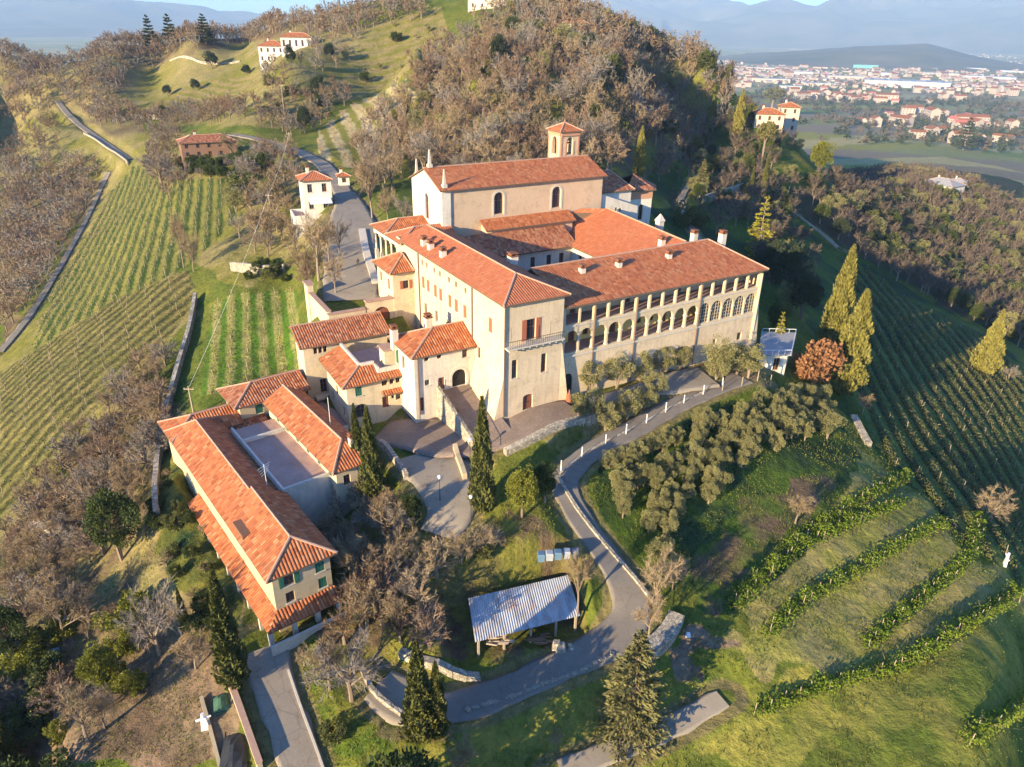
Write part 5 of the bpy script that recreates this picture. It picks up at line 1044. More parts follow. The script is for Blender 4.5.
# ---- single trees, nearly all measured in the photo: foot pixel, top pixel
for key, px, py, pt, wd, lab in [
 ('cypress0', 482, 508, 394, .98, 'slim dark cypress standing alone in front of the ramp and tall convent front'),
 ('cypress1', 361, 492, 404, .75, 'slimmer left one of the two cypresses against the farm court wing'),
 ('cypress2', 374, 508, 407, .9, 'taller right one of the two cypresses against the farm court wing'),
 ('cypress0', 237, 690, 570, 1.05, 'broad cypress beside the farmhouse porch and the concrete lane'),
 ('cypress1', 187, 632, 584, .8, 'small dark cypress left of the farmhouse lean-to'),
 ('cypress2', 421, 742, 646, 1.05, 'left and taller of the cypress pair at the bottom road bend'),
 ('cypress0', 438, 742, 668, 1.1, 'right and shorter of the cypress pair at the bottom road bend'),
 ('cypress1', 22, 775, 705, .9, 'cypress cut by the lower left corner of the photo'),
 ('cypress0', 4, 770, 716, .9, 'leftmost short cypress at the lower left corner')]:
    tree_px(key, px, py, pt, 'cypress_tree', lab, 'cypress', None, wd)
for key, px, py, pt, wd, lab in [
 ('gold0', 842, 394, 287, .95, 'tall sunlit golden cypress, broader of the two right of the garden shelter'),
 ('gold1', 830, 350, 243, .75, 'sunlit golden cypress with forked top behind the broader one'),
 ('goldcone', 983, 372, 306, .8, 'cone shaped golden conifer at the right edge above the shaded vineyard'),
 ('gold1', 638, 178, 126, .75, 'pointed cypress behind the church apse'),
 ('gold0', 736, 140, 89, .75, 'tall cypress on the shaded slope left of the spur villa'),
 ('gold1', 711, 122, 95, .8, 'short cypress furthest left on the shaded slope below the wood'),
 ('cypress0', 762, 196, 154, .8, 'thin brownish cypress behind the golden spruce'),
 ('cypress1', 750, 194, 166, .9, 'dark thin cypress beside the brownish one behind the spruce')]:
    tree_px(key, px, py, pt, 'cypress_tree', lab, 'cypress', None, wd)
tree_px('spruce', 757, 256, 194, 'spruce_tree', 'bright yellow-green spruce with tiered branches behind the loggia wing end', 'spruce', None, .85)
tree_px('conifer', 700, 196, 158, 'conifer_tree', 'pale sunlit conifer beside the path behind the church', 'conifer', None, .9)
tree_px('conifer', 629, 728, 619, 'conifer_tree', 'big dense conifer in the lower centre beside the stone path', 'conifer', None, .92)
tree_px('spruce', 776, 352, 310, 'conifer_tree', 'small shaded conifer between the garden shelter and the golden cypresses', 'conifer', None, .7)
tree_px('cedar', 963, 150, 116, 'cedar_tree', 'dark blue-green cedar standing on the valley floor at right', 'cedar', None, .9)
tree_px('cedar', 152, 50, 14, 'cedar_tree', 'left of the three dark pines on the ridge skyline', 'pine', None, .7)
tree_px('cedar', 172, 48, 13, 'cedar_tree', 'middle of the three dark pines on the ridge skyline', 'pine', None, .8)
tree_px('cedar', 206, 44, 13, 'cedar_tree', 'right and widest of the three dark pines on the ridge skyline', 'pine', None, .95)
tree_px('umbrella', 770, 118, 88, 'umbrella_pine', 'umbrella pine behind the spur villa', 'pine', None, 1.1)
tree_px('umbrella', 761, 165, 122, 'umbrella_pine', 'thin umbrella pine in front of the spur villa', 'pine', None, .7)
for key, px, py, pt, wd, nm, lab in [
 ('evergreen0', 122, 560, 484, .85, 'oak_tree', 'big dark evergreen oak in the thicket left of the farmhouse'),
 ('evergreen0', 12, 660, 600, .9, 'oak_tree', 'dark evergreen cut by the left edge below the thicket'),
 ('evergreen1', 105, 690, 640, .8, 'evergreen_tree', 'yellow-green leafy tree on the bank below the thicket'),
 ('evergreen1', 522, 518, 466, .75, 'evergreen_tree', 'bright yellow-green round tree beside the lone cypress'),
 ('evergreen0', 545, 500, 456, .75, 'evergreen_tree', 'dark green round tree at the inside of the upper road bend'),
 ('evergreen0', 410, 528, 494, .8, 'evergreen_tree', 'dark round evergreen under the farm court cypresses'),
 ('evergreen1', 818, 175, 138, .9, 'evergreen_tree', 'sunlit olive coloured tree on the spur right of the villa'),
 ('rust', 812, 383, 341, .95, 'rust_tree', 'rust brown leafy tree between the shelter and the golden cypress'),
 ('evergreen2', 212, 69, 50, 1.1, 'evergreen_tree', 'dark round tree on the villa meadow, uppermost'),
 ('evergreen2', 168, 97, 84, 1.1, 'evergreen_tree', 'dark round tree on the villa meadow, lower left'),
 ('evergreen2', 196, 92, 78, 1.1, 'evergreen_tree', 'dark round tree on the villa meadow, lower right'),
 ('evergreen2', 291, 68, 43, .7, 'evergreen_tree', 'dark evergreen standing before the white villa'),
 ('evergreen2', 330, 60, 42, 1.0, 'evergreen_tree', 'dark evergreen at the right end of the white villa'),
 ('evergreen2', 247, 76, 64, 1.2, 'evergreen_tree', 'dark bushy tree below the left end of the white villa'),
 ('evergreen2', 305, 134, 104, .7, 'evergreen_tree', 'dark evergreen on the slope between villa and hill vineyard'),
 ('evergreen2', 315, 95, 76, .8, 'evergreen_tree', 'dark evergreen on the slope right below the white villa'),
 ('evergreen2', 783, 300, 240, .9, 'evergreen_tree', 'big dark tree in the shade behind the loggia wing end'),
 ('evergreen2', 768, 282, 238, .8, 'evergreen_tree', 'dark tree directly behind the loggia roof corner'),
 ('evergreen2', 800, 320, 268, .9, 'evergreen_tree', 'dark tree between the loggia wing end and the forked golden cypress'),
 ('evergreen0', 775, 335, 300, .8, 'evergreen_tree', 'dark bushy tree just behind the garden shelter roof'),

 ('evergreen0', 60, 850, 745, 1.0, 'evergreen_tree', 'dark evergreen crown cut by the bottom edge near the lower left corner'),
 ('evergreen0', 395, 880, 772, 1.0, 'evergreen_tree', 'unseen tree added below the lower middle edge for its shadow'),  # out of view, added so that its shadow crosses the lower slope
 ('evergreen0', 240, 172, 149, .8, 'evergreen_tree', 'bright green tree at the right end of the brown farmhouse')]:
    tree_px(key, px, py, pt, nm, lab, 'tree', None, wd)
# bare trees near the camera
for i, (px, py, pt, wd, lab) in enumerate([
 (320, 292, 218, .8, 'large bare tree at the edge of the forecourt, in front of the white house'),
 (306, 288, 222, .8, 'tall bare tree on the bank outside the forecourt parapet'),
 (340, 258, 204, .6, 'bare tree on the left edge of the forecourt beyond the walking person'),
 (330, 270, 216, .7, 'bare tree in the middle of the forecourt tree row'),
 (298, 262, 214, .7, 'bare tree on the bank below the white house terrace'),
 (336, 296, 238, .6, 'slimmer bare tree beside the forecourt parapet'),
 (160, 656, 560, .75, 'pale bare tree with visible white limbs on the left bank'),
 (66, 640, 566, .95, 'pale grey wide bare tree in the left thicket'),
 (88, 742, 676, .9, 'low bare tree on the bottom left bank'),
 (196, 668, 624, 1.0, 'bare tree left of the broad cypress'),
 (352, 702, 612, .95, 'large bare tree in front of the yard beside the curved wall'),
 (330, 690, 630, .8, 'bare tree leaning over the lane opposite the farmhouse porch'),
 (578, 606, 540, .6, 'bare reddish tree between shed and road bend'),
 (656, 606, 536, .7, 'bare tree at the outer side of the lower road bend'),
 (672, 590, 545, .7, 'smaller bare tree below the olive grove corner'),
 (648, 640, 590, .7, 'bare shrub-like tree at the curved stone apron'),
 (795, 524, 490, 1.1, 'small pinkish bare bush tree on the grass below the olive grove'),
 (990, 522, 478, 1.2, 'wide bare tree at the right edge among the shaded vine rows'),
 (1008, 380, 358, 1.2, 'bare tree beside the golden conifer at the right edge'),
 (862, 415, 388, .9, 'reddish bare tree below the golden cypress'),
 (372, 215, 150, .75, 'big bare tree above the forecourt road left of the church'),
 (392, 190, 130, .85, 'tall bare tree behind the church facade'),
 (405, 226, 184, .8, 'bare clipped tree at the church porch'),
 (388, 222, 180, .8, 'bare tree between forecourt road and porch'),
 (184, 268, 206, .5, 'tall thin bare tree in the upper left vineyard'),
 (194, 272, 214, .5, 'second thin bare tree at the upper left vineyard edge'),
 (163, 190, 132, .9, 'bare tree left of the brown farmhouse'),
 (232, 160, 128, 1.2, 'reddish bare tree covering the right half of the brown farmhouse'),
 (460, 775, 742, 1.2, 'bare bush at the bottom edge beside the cypress pair'),
 (556, 742, 722, .8, 'tiny bare bush on the lower grass slope')]):
    tree_px(f'bare{i % 4}', px, py, pt, 'bare_tree', lab, 'tree', None, wd)

def scatter(poly, space, rng, seed, jit=.45):
    """points on the land inside an outline measured in the photo, roughly 'space' metres apart"""
    g = rs(seed); W0 = [hit(*p) for p in poly if hit(*p) is not None]; W0 = [q for q in W0 if rng[0] <= math.hypot(q[0], q[1]) <= rng[1]*1.3]
    xs = [q[0] for q in W0]; ys = [q[1] for q in W0]; x0, x1, y0, y1 = min(xs)-20, max(xs)+20, max(8, min(ys)-20), min(rng[1], max(ys)+30)
    X, Y = np.meshgrid(np.arange(x0, x1, space), np.arange(y0, y1, space)); X = (X+g.uniform(-jit, jit, X.shape)*space).ravel(); Y = (Y+g.uniform(-jit, jit, Y.shape)*space).ravel()
    Z = hz(X, Y); px, py = proj(X, Y, Z); r = np.hypot(X, Y); k = inpoly(px, py, poly) & (r > rng[0]) & (r < rng[1])
    X, Y, Z = X[k], Y[k], Z[k]; e = road_adjust(X, Y, Z)[1] if len(X) else np.zeros(0); k = (e > .8) & (pad_mask(X, Y, 1.5) < 0); return X[k], Y[k], Z[k], g
# shrubs and thickets near the camera
def thicket(poly, space, keys, hr, name, label, group, seed, rng=(0, 140), cat='shrub', wide=(.8, 1.2), drop=0):
    X, Y, Z, g = scatter(poly, space, rng, seed)
    for x, y, z in zip(X, Y, Z):
        if g.uniform() < drop: continue
        plant(keys[g.randint(len(keys))], x, y, g.uniform(*hr), name, label, cat, group, g.uniform(*wide), z=z-.05)
thicket([(330, 640), (345, 560), (380, 530), (440, 545), (500, 540), (540, 560), (500, 590), (470, 610), (455, 650), (410, 665), (370, 655), (345, 680)], 2.0, ['bare0', 'bare1', 'bare2', 'bare3', 'bush0', 'bush1'], (3.6, 6.2), 'bare_tree', 'bare twiggy tree in the thicket between farm court and open shed', 'bare trees in the thicket by the shed', 11, cat='tree', wide=(.7, 1.0))
thicket([(470, 545), (540, 520), (600, 560), (606, 600), (580, 600), (540, 585), (500, 590)], 3.0, ['shrub0', 'bush2', 'shrub0', 'bush0'], (1.2, 2.4), 'shrub', 'low green or twiggy shrub on the bank behind the open shed', 'shrubs on the bank behind the shed', 12)
thicket([(150, 350), (172, 362), (168, 440), (140, 500), (100, 560), (40, 640), (0, 640), (0, 540), (50, 480), (100, 420)], 2.4, ['bare1', 'bare3', 'bush0', 'bush1', 'bush2'], (3.0, 5.6), 'bare_tree', 'brown bare tree of the hillside thicket left of the farm', 'bare trees of the left hillside thicket', 13, cat='tree', wide=(.8, 1.2))
thicket([(0, 640), (40, 640), (110, 600), (150, 640), (150, 700), (80, 745), (0, 740)], 2.7, ['bush0', 'shrub2', 'bush1', 'shrub0', 'bare2', 'shrub1', 'bare0'], (1.8, 4.4), 'shrub', 'mixed green and bare shrub on the lower left bank', 'shrubs on the lower left bank', 14)
thicket([(312, 515), (350, 498), (400, 512), (385, 545), (350, 560), (338, 610), (328, 560)], 2.0, ['bare0', 'bare1', 'bare2', 'bush0'], (3.4, 5.6), 'bare_tree', 'tan bare tree hugging the right side of the farmhouse and farm court', 'bare trees along the farmhouse', 25, cat='tree', wide=(.7, 1.0))
thicket([(335, 70), (372, 34), (405, 12), (442, 4), (448, 30), (420, 78), (402, 84), (352, 100)], 13, ['shrub1', 'olive1', 'bush1'], (2.0, 4.0), 'shrub', 'lone shrub on the terraced meadow below the hilltop', 'shrubs on the hilltop meadow', 26, (150, 480))
thicket([(262, 75), (330, 80), (330, 118), (300, 128), (262, 122)], 8, ['shrub1', 'olive1', 'bush1', 'shrub0'], (2.0, 4.0), 'shrub', 'shrub on the slope between white villa and hill road', 'shrubs below the white villa', 27, (120, 420))
thicket([(165, 450), (200, 480), (215, 560), (228, 620), (205, 640), (175, 590), (150, 540)], 2.6, ['shrub1', 'shrub0', 'bush0', 'shrub1'], (.8, 2.0), 'shrub', 'dark green shrub on the shaded strip left of the farmhouse', 'shrubs left of the farmhouse', 24)
thicket([(286, 645), (320, 660), (330, 720), (345, 767), (318, 767), (300, 700)], 2.4, ['shrub2', 'shrub0', 'bush0'], (1.0, 2.0), 'shrub', 'bright green shrub on the bank beside the concrete lane', 'shrubs beside the concrete lane', 15)
thicket([(580, 585), (606, 590), (612, 610), (590, 640), (575, 640)], 1.8, ['shrub2', 'shrub0'], (.8, 1.6), 'shrub', 'bright green bush on the bank between open shed and road', 'bushes between shed and road', 16)
thicket([(398, 460), (440, 480), (430, 500), (400, 490)], 2.2, ['shrub1', 'shrub1', 'shrub0'], (1.4, 2.4), 'shrub', 'round dark clipped shrub in the bed below the lower yard', 'clipped shrubs below the yard', 17)
thicket([(520, 440), (560, 430), (560, 438), (515, 450)], 2.2, ['shrub0', 'shrub2'], (.7, 1.3), 'shrub', 'small shrub on top of the stone retaining wall', 'shrubs on the retaining wall', 18)
thicket([(245, 272), (275, 262), (300, 268), (300, 285), (250, 282)], 3.0, ['shrub0', 'bush1', 'shrub1'], (1.4, 2.6), 'shrub', 'shrub along the stone wall above the vineyard block', 'shrubs above the vineyard block', 19, (60, 200))
thicket([(180, 165), (235, 160), (255, 172), (240, 182), (180, 180)], 3.4, ['shrub1', 'shrub1', 'bush2'], (2.0, 3.4), 'shrub', 'dark hedge shrub below the brown farmhouse', 'shrubs below the brown farmhouse', 20, (60, 300))
# olive trees
thicket([(606, 470), (640, 452), (700, 425), (770, 405), (815, 398), (838, 425), (815, 440), (760, 455), (730, 490), (700, 510), (670, 540), (640, 545), (612, 505)], 1.85, ['olive0', 'olive1', 'olive2', 'olive3'], (2.7, 3.6), 'olive_tree', 'grey-green olive tree of the dense grove below the loggia drive', 'olive trees of the grove', 21, cat='olive tree', wide=(.72, .9))
thicket([(640, 550), (668, 545), (680, 590), (660, 600)], 2.4, ['olive0', 'olive2'], (2.4, 3.6), 'olive_tree', 'small grey olive tree at the tip of the grove beside the bare trees', 'olive trees at the tip of the grove', 22, cat='olive tree')
OL = [(592, 388, 358), (617, 386, 352), (640, 378, 346), (662, 372, 344), (680, 366, 342), (722, 376, 336), (737, 372, 340), (748, 378, 344), (716, 380, 350), (590, 418, 390), (606, 424, 394), (628, 414, 384), (645, 405, 380), (578, 424, 398), (655, 398, 372)]
for i, (px, py, pt) in enumerate(OL):
    tree_px(f'olive{i % 4}', px, py, pt, 'olive_tree', 'round olive tree in the garden strip before the loggia wing', 'olive tree', 'olive trees of the loggia garden', 1.0)
tree_px('olive1', 827, 438, 408, 'olive_tree', 'single olive tree at the right end of the grove beside the rust tree', 'olive tree', None, .9)

# ---- woods: the nearest trees stand as single things, the rest of each wood is one mass
WOODS = [  # outline, spacing, range, height, keys, label of a single tree, group, name of the mass
 ([(408, 178), (402, 140), (412, 105), (428, 62), (455, 36), (500, 8), (560, 4), (640, 14), (690, 32), (722, 80), (738, 72), (730, 112), (712, 145), (668, 168), (640, 150), (612, 176), (560, 185), (480, 185), (440, 188)], 4.3, (140, 420), (5.5, 12.0), 'bare deciduous tree of the wood climbing the hill behind the church', 'bare trees of the hill wood'),
 ([(0, 52), (60, 50), (120, 46), (165, 34), (230, 27), (290, 22), (345, 14), (420, 0), (425, 20), (345, 36), (300, 36), (225, 42), (180, 55), (150, 70), (112, 98), (118, 112), (150, 118), (100, 128), (75, 112), (55, 104), (30, 122), (0, 128)], 4.8, (190, 620), (7, 11), 'bare tree of the long ridge wood at upper left', 'bare trees of the ridge wood'),
 ([(0, 172), (30, 165), (62, 160), (100, 168), (98, 190), (80, 222), (62, 255), (42, 292), (20, 320), (0, 340)], 3.7, (100, 420), (6, 9), 'bare tree of the shaded valley wood at the left edge', 'bare trees of the left valley wood'),
 ([(110, 118), (160, 112), (200, 108), (260, 105), (330, 82), (352, 100), (322, 130), (300, 140), (262, 128), (240, 122), (180, 128), (120, 128)], 4.2, (120, 420), (5, 8.5), 'bare tree of the belt above the brown farmhouse', 'bare trees above the brown farmhouse'),
 ([(150, 135), (180, 130), (178, 165), (190, 178), (170, 200), (150, 180)], 4.0, (100, 330), (5, 8), 'bare tree left of the brown farmhouse terrace', 'bare trees left of the brown farmhouse'),
 ([(240, 175), (262, 150), (300, 162), (300, 200), (292, 240), (262, 262), (240, 240), (235, 210)], 3.6, (90, 330), (4, 7.5), 'bare tree on the scrubby slope below the white hillside house', 'bare trees below the white house'),
 ([(372, 120), (402, 95), (412, 140), (400, 180), (372, 200), (352, 190)], 3.8, (100, 330), (6, 9), 'bare tree between the hill vineyard and the church', 'bare trees beside the hill vineyard'),
 ([(812, 222), (835, 196), (880, 175), (930, 150), (1023, 150), (1023, 352), (965, 318), (905, 288), (860, 258)], 5.0, (150, 620), (6, 10), 'bare tree of the wood on the lower right slope', 'bare trees of the lower right wood'),
 ([(770, 170), (800, 188), (850, 178), (870, 150), (900, 135), (935, 142), (900, 175), (840, 200), (800, 215), (760, 260), (770, 215)], 5.2, (150, 620), (5, 8.5), 'bare tree on the shaded flank under the spur villa', 'bare trees under the spur villa'),
 ([(640, 175), (690, 150), (720, 100), (748, 110), (752, 130), (720, 150), (700, 172), (668, 195)], 7.0, (140, 420), (5, 8.5), 'bare tree on the dark slope between the wood and the spur villa', 'bare trees on the dark slope')]
WOODS += [([(672, 215), (690, 170), (735, 140), (752, 150), (772, 180), (765, 215), (742, 232), (712, 250), (700, 246)], 5.2, (140, 420), (4, 7.5), 'bare tree on the dark slope behind the loggia wing', 'bare trees behind the loggia wing'),
 ([(745, 236), (775, 215), (800, 240), (812, 290), (790, 318), (765, 290)], 4.6, (100, 330), (4, 7.5), 'bare tree in the shade between loggia wing and golden cypresses', 'bare trees between loggia and cypresses'),
 ([(722, 120), (755, 112), (752, 140), (785, 138), (800, 150), (770, 170), (745, 145)], 5.0, (150, 420), (4, 7), 'bare tree on the garden slope of the spur villa', 'bare trees round the spur villa'),([(225, 30), (262, 28), (262, 44), (225, 46)], 5.0, (200, 520), (6, 9), 'bare tree on the meadow edge left of the white villa', 'bare trees left of the white villa'),
 ([(300, 36), (345, 30), (375, 20), (345, 62), (330, 80), (300, 72)], 6.5, (150, 460), (5, 8), 'bare tree on the slope right of the white villa', 'bare trees right of the white villa'),
 ([(262, 68), (300, 72), (300, 105), (270, 110)], 5.0, (150, 420), (5, 8), 'bare tree just below the white villa', 'bare trees below the white villa'),
 ([(300, 262), (318, 250), (322, 280), (305, 290)], 3.0, (80, 200), (3, 5), 'bare shrub tree at the forecourt corner', 'bare trees at the forecourt corner'),
 ([(0, 128), (30, 122), (60, 118), (60, 160), (0, 172)], 5.0, (150, 520), (4, 7), 'bare tree above the shaded valley at the left edge', 'bare trees above the left valley')]
allw = []
for wi, (poly, space, rng, hr, lab, grp) in enumerate(WOODS):
    X, Y, Z, g = scatter(poly, space, rng, 200+wi)
    for x, y, z in zip(X, Y, Z): allw.append((math.hypot(x, y)/1.0, x, y, z, g.uniform(*hr), wi, g.randint(1000), g.uniform(.8, 1.2)))
allw.sort(key=lambda t: t[0]/t[4])
mass = {}; nev = [0]
for n_, (r, x, y, z, h, wi, k, wd) in enumerate(allw):
    lab, grp = WOODS[wi][4], WOODS[wi][5]
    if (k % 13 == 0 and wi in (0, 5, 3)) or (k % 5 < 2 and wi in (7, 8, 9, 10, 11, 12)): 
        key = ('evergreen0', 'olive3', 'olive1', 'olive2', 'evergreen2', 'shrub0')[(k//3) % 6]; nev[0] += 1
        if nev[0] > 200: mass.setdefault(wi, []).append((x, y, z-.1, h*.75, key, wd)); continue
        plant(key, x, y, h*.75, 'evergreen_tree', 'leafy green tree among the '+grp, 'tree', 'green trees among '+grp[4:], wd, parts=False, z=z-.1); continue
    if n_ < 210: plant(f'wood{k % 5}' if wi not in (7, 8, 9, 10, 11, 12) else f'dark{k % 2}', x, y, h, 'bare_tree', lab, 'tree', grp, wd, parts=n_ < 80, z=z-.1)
    else: mass.setdefault(wi, []).append((x, y, z-.1, h, k, wd))
def merge(name, items, keys, extra=None):
    VV = []; FF = {3: [], 4: []}; MM = {3: [], 4: []}; o = 0; g = rs(9); mats = []
    for x, y, z, h, k, wd in items:
        kn = k if isinstance(k, str) else keys[k % len(keys)]; v, f, m, mt = PROTO[kn][4]; s = h/PROTO[kn][3]; a = g.uniform(0, 6.28); ca, sa = math.cos(a), math.sin(a)
        q = np.stack([(v[:, 0]*ca-v[:, 1]*sa)*s*wd+x, (v[:, 0]*sa+v[:, 1]*ca)*s*wd+y, v[:, 2]*s+z], 1); VV.append(q)
        mp = []
        for t in mt:
            if t not in mats: mats.append(t)
            mp.append(mats.index(t))
        i0 = 0
        for ff in f: mm = np.array(mp)[m[i0:i0+len(ff)]]; i0 += len(ff); FF[ff.shape[1]].append(ff+o); MM[ff.shape[1]].append(mm)
        o += len(v)
    fs = [np.concatenate(FF[k]) for k in (4, 3) if FF[k]]; ms = np.concatenate([np.concatenate(MM[k]) for k in (4, 3) if MM[k]])
    return link(name, npmesh(name, np.concatenate(VV), fs, mats, ms))
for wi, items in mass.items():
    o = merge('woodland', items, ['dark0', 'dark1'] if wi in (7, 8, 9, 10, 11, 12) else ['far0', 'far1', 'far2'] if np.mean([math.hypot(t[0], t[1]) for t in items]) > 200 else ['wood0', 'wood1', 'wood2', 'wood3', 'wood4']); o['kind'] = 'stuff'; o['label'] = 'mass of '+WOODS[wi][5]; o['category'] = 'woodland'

# ---- vine rows
def vine_rows():
    g = rs(77); sm = MB(); sm.tube((0, 0, -.4), (0, 0, 1.5), .05, .04, 5); so = sm.build('stake', M['wood_post']); stk = so.data; bpy.data.objects.remove(so)
    for kz, (poly, ln, space, kind) in VINEZ.items():
        o, u, n = VDIR[kz]; W0 = [hit(*p) for p in poly]; W0 = [q for q in W0 if q is not None]
        S = [(q[0]-o[0])*n[0]+(q[1]-o[1])*n[1] for q in W0]; T = [(q[0]-o[0])*u[0]+(q[1]-o[1])*u[1] for q in W0]
        lab = {'upper': 'row of bare vines in the upper left hillside vineyard', 'lower': 'row of bare vines on the lower left slope', 'block': 'row of staked vines in the bright green block beside the store house', 'hill': 'pale terraced vine row in the steep hill vineyard', 'shade': 'vine row on the shaded slope right of the golden cypresses', 'terraces': 'low dry row on the terraced meadow below the hilltop', 'villa_field': 'faint vine row on the meadow below the white villa'}[kz]
        for k in range(int(min(S)/space)-1, int(max(S)/space)+2):
            t = np.arange(min(T), max(T), 1.0); xy = o+n*(k*space)+u*t[:, None]; z = hz(xy[:, 0], xy[:, 1]); px, py = proj(xy[:, 0], xy[:, 1], z); ins = inpoly(px, py, poly) & (np.hypot(xy[:, 0], xy[:, 1]) < 420) & (road_adjust(xy[:, 0], xy[:, 1], z)[1] > 1.0)
            idx = np.where(ins)[0]
            if len(idx) < 8: continue
            idx = max(np.split(idx, np.where(np.diff(idx) > 1)[0]+1), key=len)
            if len(idx) < 8: continue
            P = np.c_[xy[idx], z[idx]]; P[:, :2] += (np.c_[vnoise(P[:, 0]*.12, P[:, 1]*.12, 3), vnoise(P[:, 0]*.12, P[:, 1]*.12, 5)]-.5)*1.1
            m = len(P); parts = []; far = np.hypot(P[0, 0], P[0, 1]) > 170; st = P[::5 if kind != 'dark' else 15]
            kk = {'green': 3, 'dark': 4}.get(kind, 9); B = np.repeat(P, kk, 0)+np.c_[g.normal(size=(m*kk, 2))*.28, g.uniform(.05, .9, m*kk)]; D = g.normal(size=(m*kk, 3))*.5+np.array([u[0]*.6, u[1]*.6, .35]); parts.append((*slivers(B, D, g.uniform(.35, .8, m*kk), np.full(m*kk, .05 if not far else .10), g), 1))
            if kind in ('green', 'dark', 'bare'):
                kk = {'green': 12, 'dark': 46, 'bare': 6}[kind]; B = np.repeat(P, kk, 0)+np.c_[g.normal(size=(m*kk, 2))*.35, g.uniform(.0, .45 if kind == 'green' else .8, m*kk)]; parts.append((*quads_at(B, g.normal(size=(m*kk, 3))+[0, 0, .5], g.uniform(.15, .4, m*kk), g.uniform(.1, .25, m*kk), g), 2))
            v, f, mi = join(parts); c = P[0].copy(); q = empty('vine_row', c); link('vines', npmesh('vines', v-c, f, [M['wood_post'], M['twig'], M['vine_green'] if kind == 'green' else M['shrub']], mi), q)
            if not far or kind in ('bare', 'dark'):
                for b in st: e = link('stake', stk, q); e.location = b-c; e.rotation_euler = (g.normal()*.08, g.normal()*.08, 0); e.scale = (1, 1, g.uniform(.85, 1.1))
            tag(q, lab, 'vine row', lab.replace('row of ', 'rows of ', 1).replace('vine row', 'vine rows'))
vine_rows()
FG = [([(736, 606), (770, 572), (800, 546), (850, 525), (900, 505)], 'leafy vine row with stakes, first below the olive grove'),
      ([(790, 548), (830, 522), (870, 497), (905, 478)], 'short leafy vine row at the top of the sunlit terraces'),
      ([(767, 634), (800, 604), (843, 579), (890, 552), (944, 524)], 'second leafy vine row from the olive grove on the sunlit terraces'),
      ([(866, 646), (900, 618), (930, 592), (955, 572), (972, 552), (978, 520)], 'curved vine row below the second terrace running up to the right edge'),
      ([(757, 713), (800, 698), (843, 682), (885, 672), (917, 659), (945, 640), (970, 623), (1016, 597)], 'long leafy vine row above the lowest grass slope'),
      ([(968, 742), (1000, 722), (1030, 705)], 'leafy vine row in the lower right corner')]
def front_rows():
    g = rs(91); sm = MB(); sm.tube((0, 0, -.4), (0.02, 0, 1.45), .05, .04, 5); stake_me = None
    for pts, lab in FG:
        P = smooth_line([hit(*p) for p in pts], .5); P[:, 2] = [ground(q[0], q[1]) for q in P]; c = P[0].copy(); root = empty('vine_row', c); tag(root, lab, 'vine row', 'leafy vine rows on the sunlit terraces')
        m = len(P); kk = 120; B = np.repeat(P-c, kk, 0)+np.c_[g.uniform(-1, 1, (m*kk, 2))*np.sqrt(g.uniform(0, 1, (m*kk, 1)))*.95, g.uniform(0, 1.15, m*kk)]; lump = .5+vnoise(B[:, 0]*.9, B[:, 1]*.9, 7); B[:, 2] *= lump
        v1, f1 = quads_at(B, g.normal(size=(m*kk, 3))+[0, 0, .6], g.uniform(.14, .32, m*kk), g.uniform(.1, .24, m*kk), g)
        kk = 5; B = np.repeat(P-c, kk, 0)+np.c_[g.normal(size=(m*kk, 2))*.45, g.uniform(.0, .8, m*kk)]; v2, f2 = slivers(B, g.normal(size=(m*kk, 3))+[0, 0, .7], g.uniform(.4, 1.0, m*kk), np.full(m*kk, .045), g); v, f, mi = join([(v1, f1, 0), (v2, f2, 1)]); link('foliage', npmesh('foliage', v, f, [M['vine_green'], M['twig']], mi), root)
        for q in P[::3][:100]:
            if stake_me is None: s = sm.build('stake', M['wood_post'], root); stake_me = s.data
            else: s = link('stake', stake_me, root)
            s.location = q-c+np.array([g.normal()*.25, g.normal()*.25, g.uniform(-.25, .1)]); s.rotation_euler = (g.normal()*.07, g.normal()*.07, 0)
front_rows()

# ---- grass: tufts that break up the near slopes
def grass():
    X, Y, z, r, edge, px, py, col = GR; g = rs(55)
    k = np.where((r < 135) & (r > 28) & (Y > 10) & (px > -60) & (px < 1084) & (py < 830) & (edge > .3) & (col[:, 1] > .045) & (pad_mask(X, Y, .6) < 0))[0]
    w_ = r[k]**1.2; k = g.choice(k, 210000, p=w_/w_.sum()); P = np.stack([X[k], Y[k], z[k]], 1); P[:, :2] += g.normal(size=(len(k), 2))*.3; dens = fbm(P[:, 0]*.35, P[:, 1]*.35, 41, 3); P = P[dens > .42]; n = len(P)
    D = g.normal(size=(n, 3))*.5+[0, 0, 1.0]; v, f = slivers(P-[0, 0, .06], D, g.uniform(.12, .34, n), g.uniform(.05, .13, n), g); o = link('grass', npmesh('grass', v, [f], [M['grass_blade']])); o['kind'] = 'stuff'; o['label'] = 'tufts of rough winter grass on the near slopes'; o['category'] = 'grass'
grass()
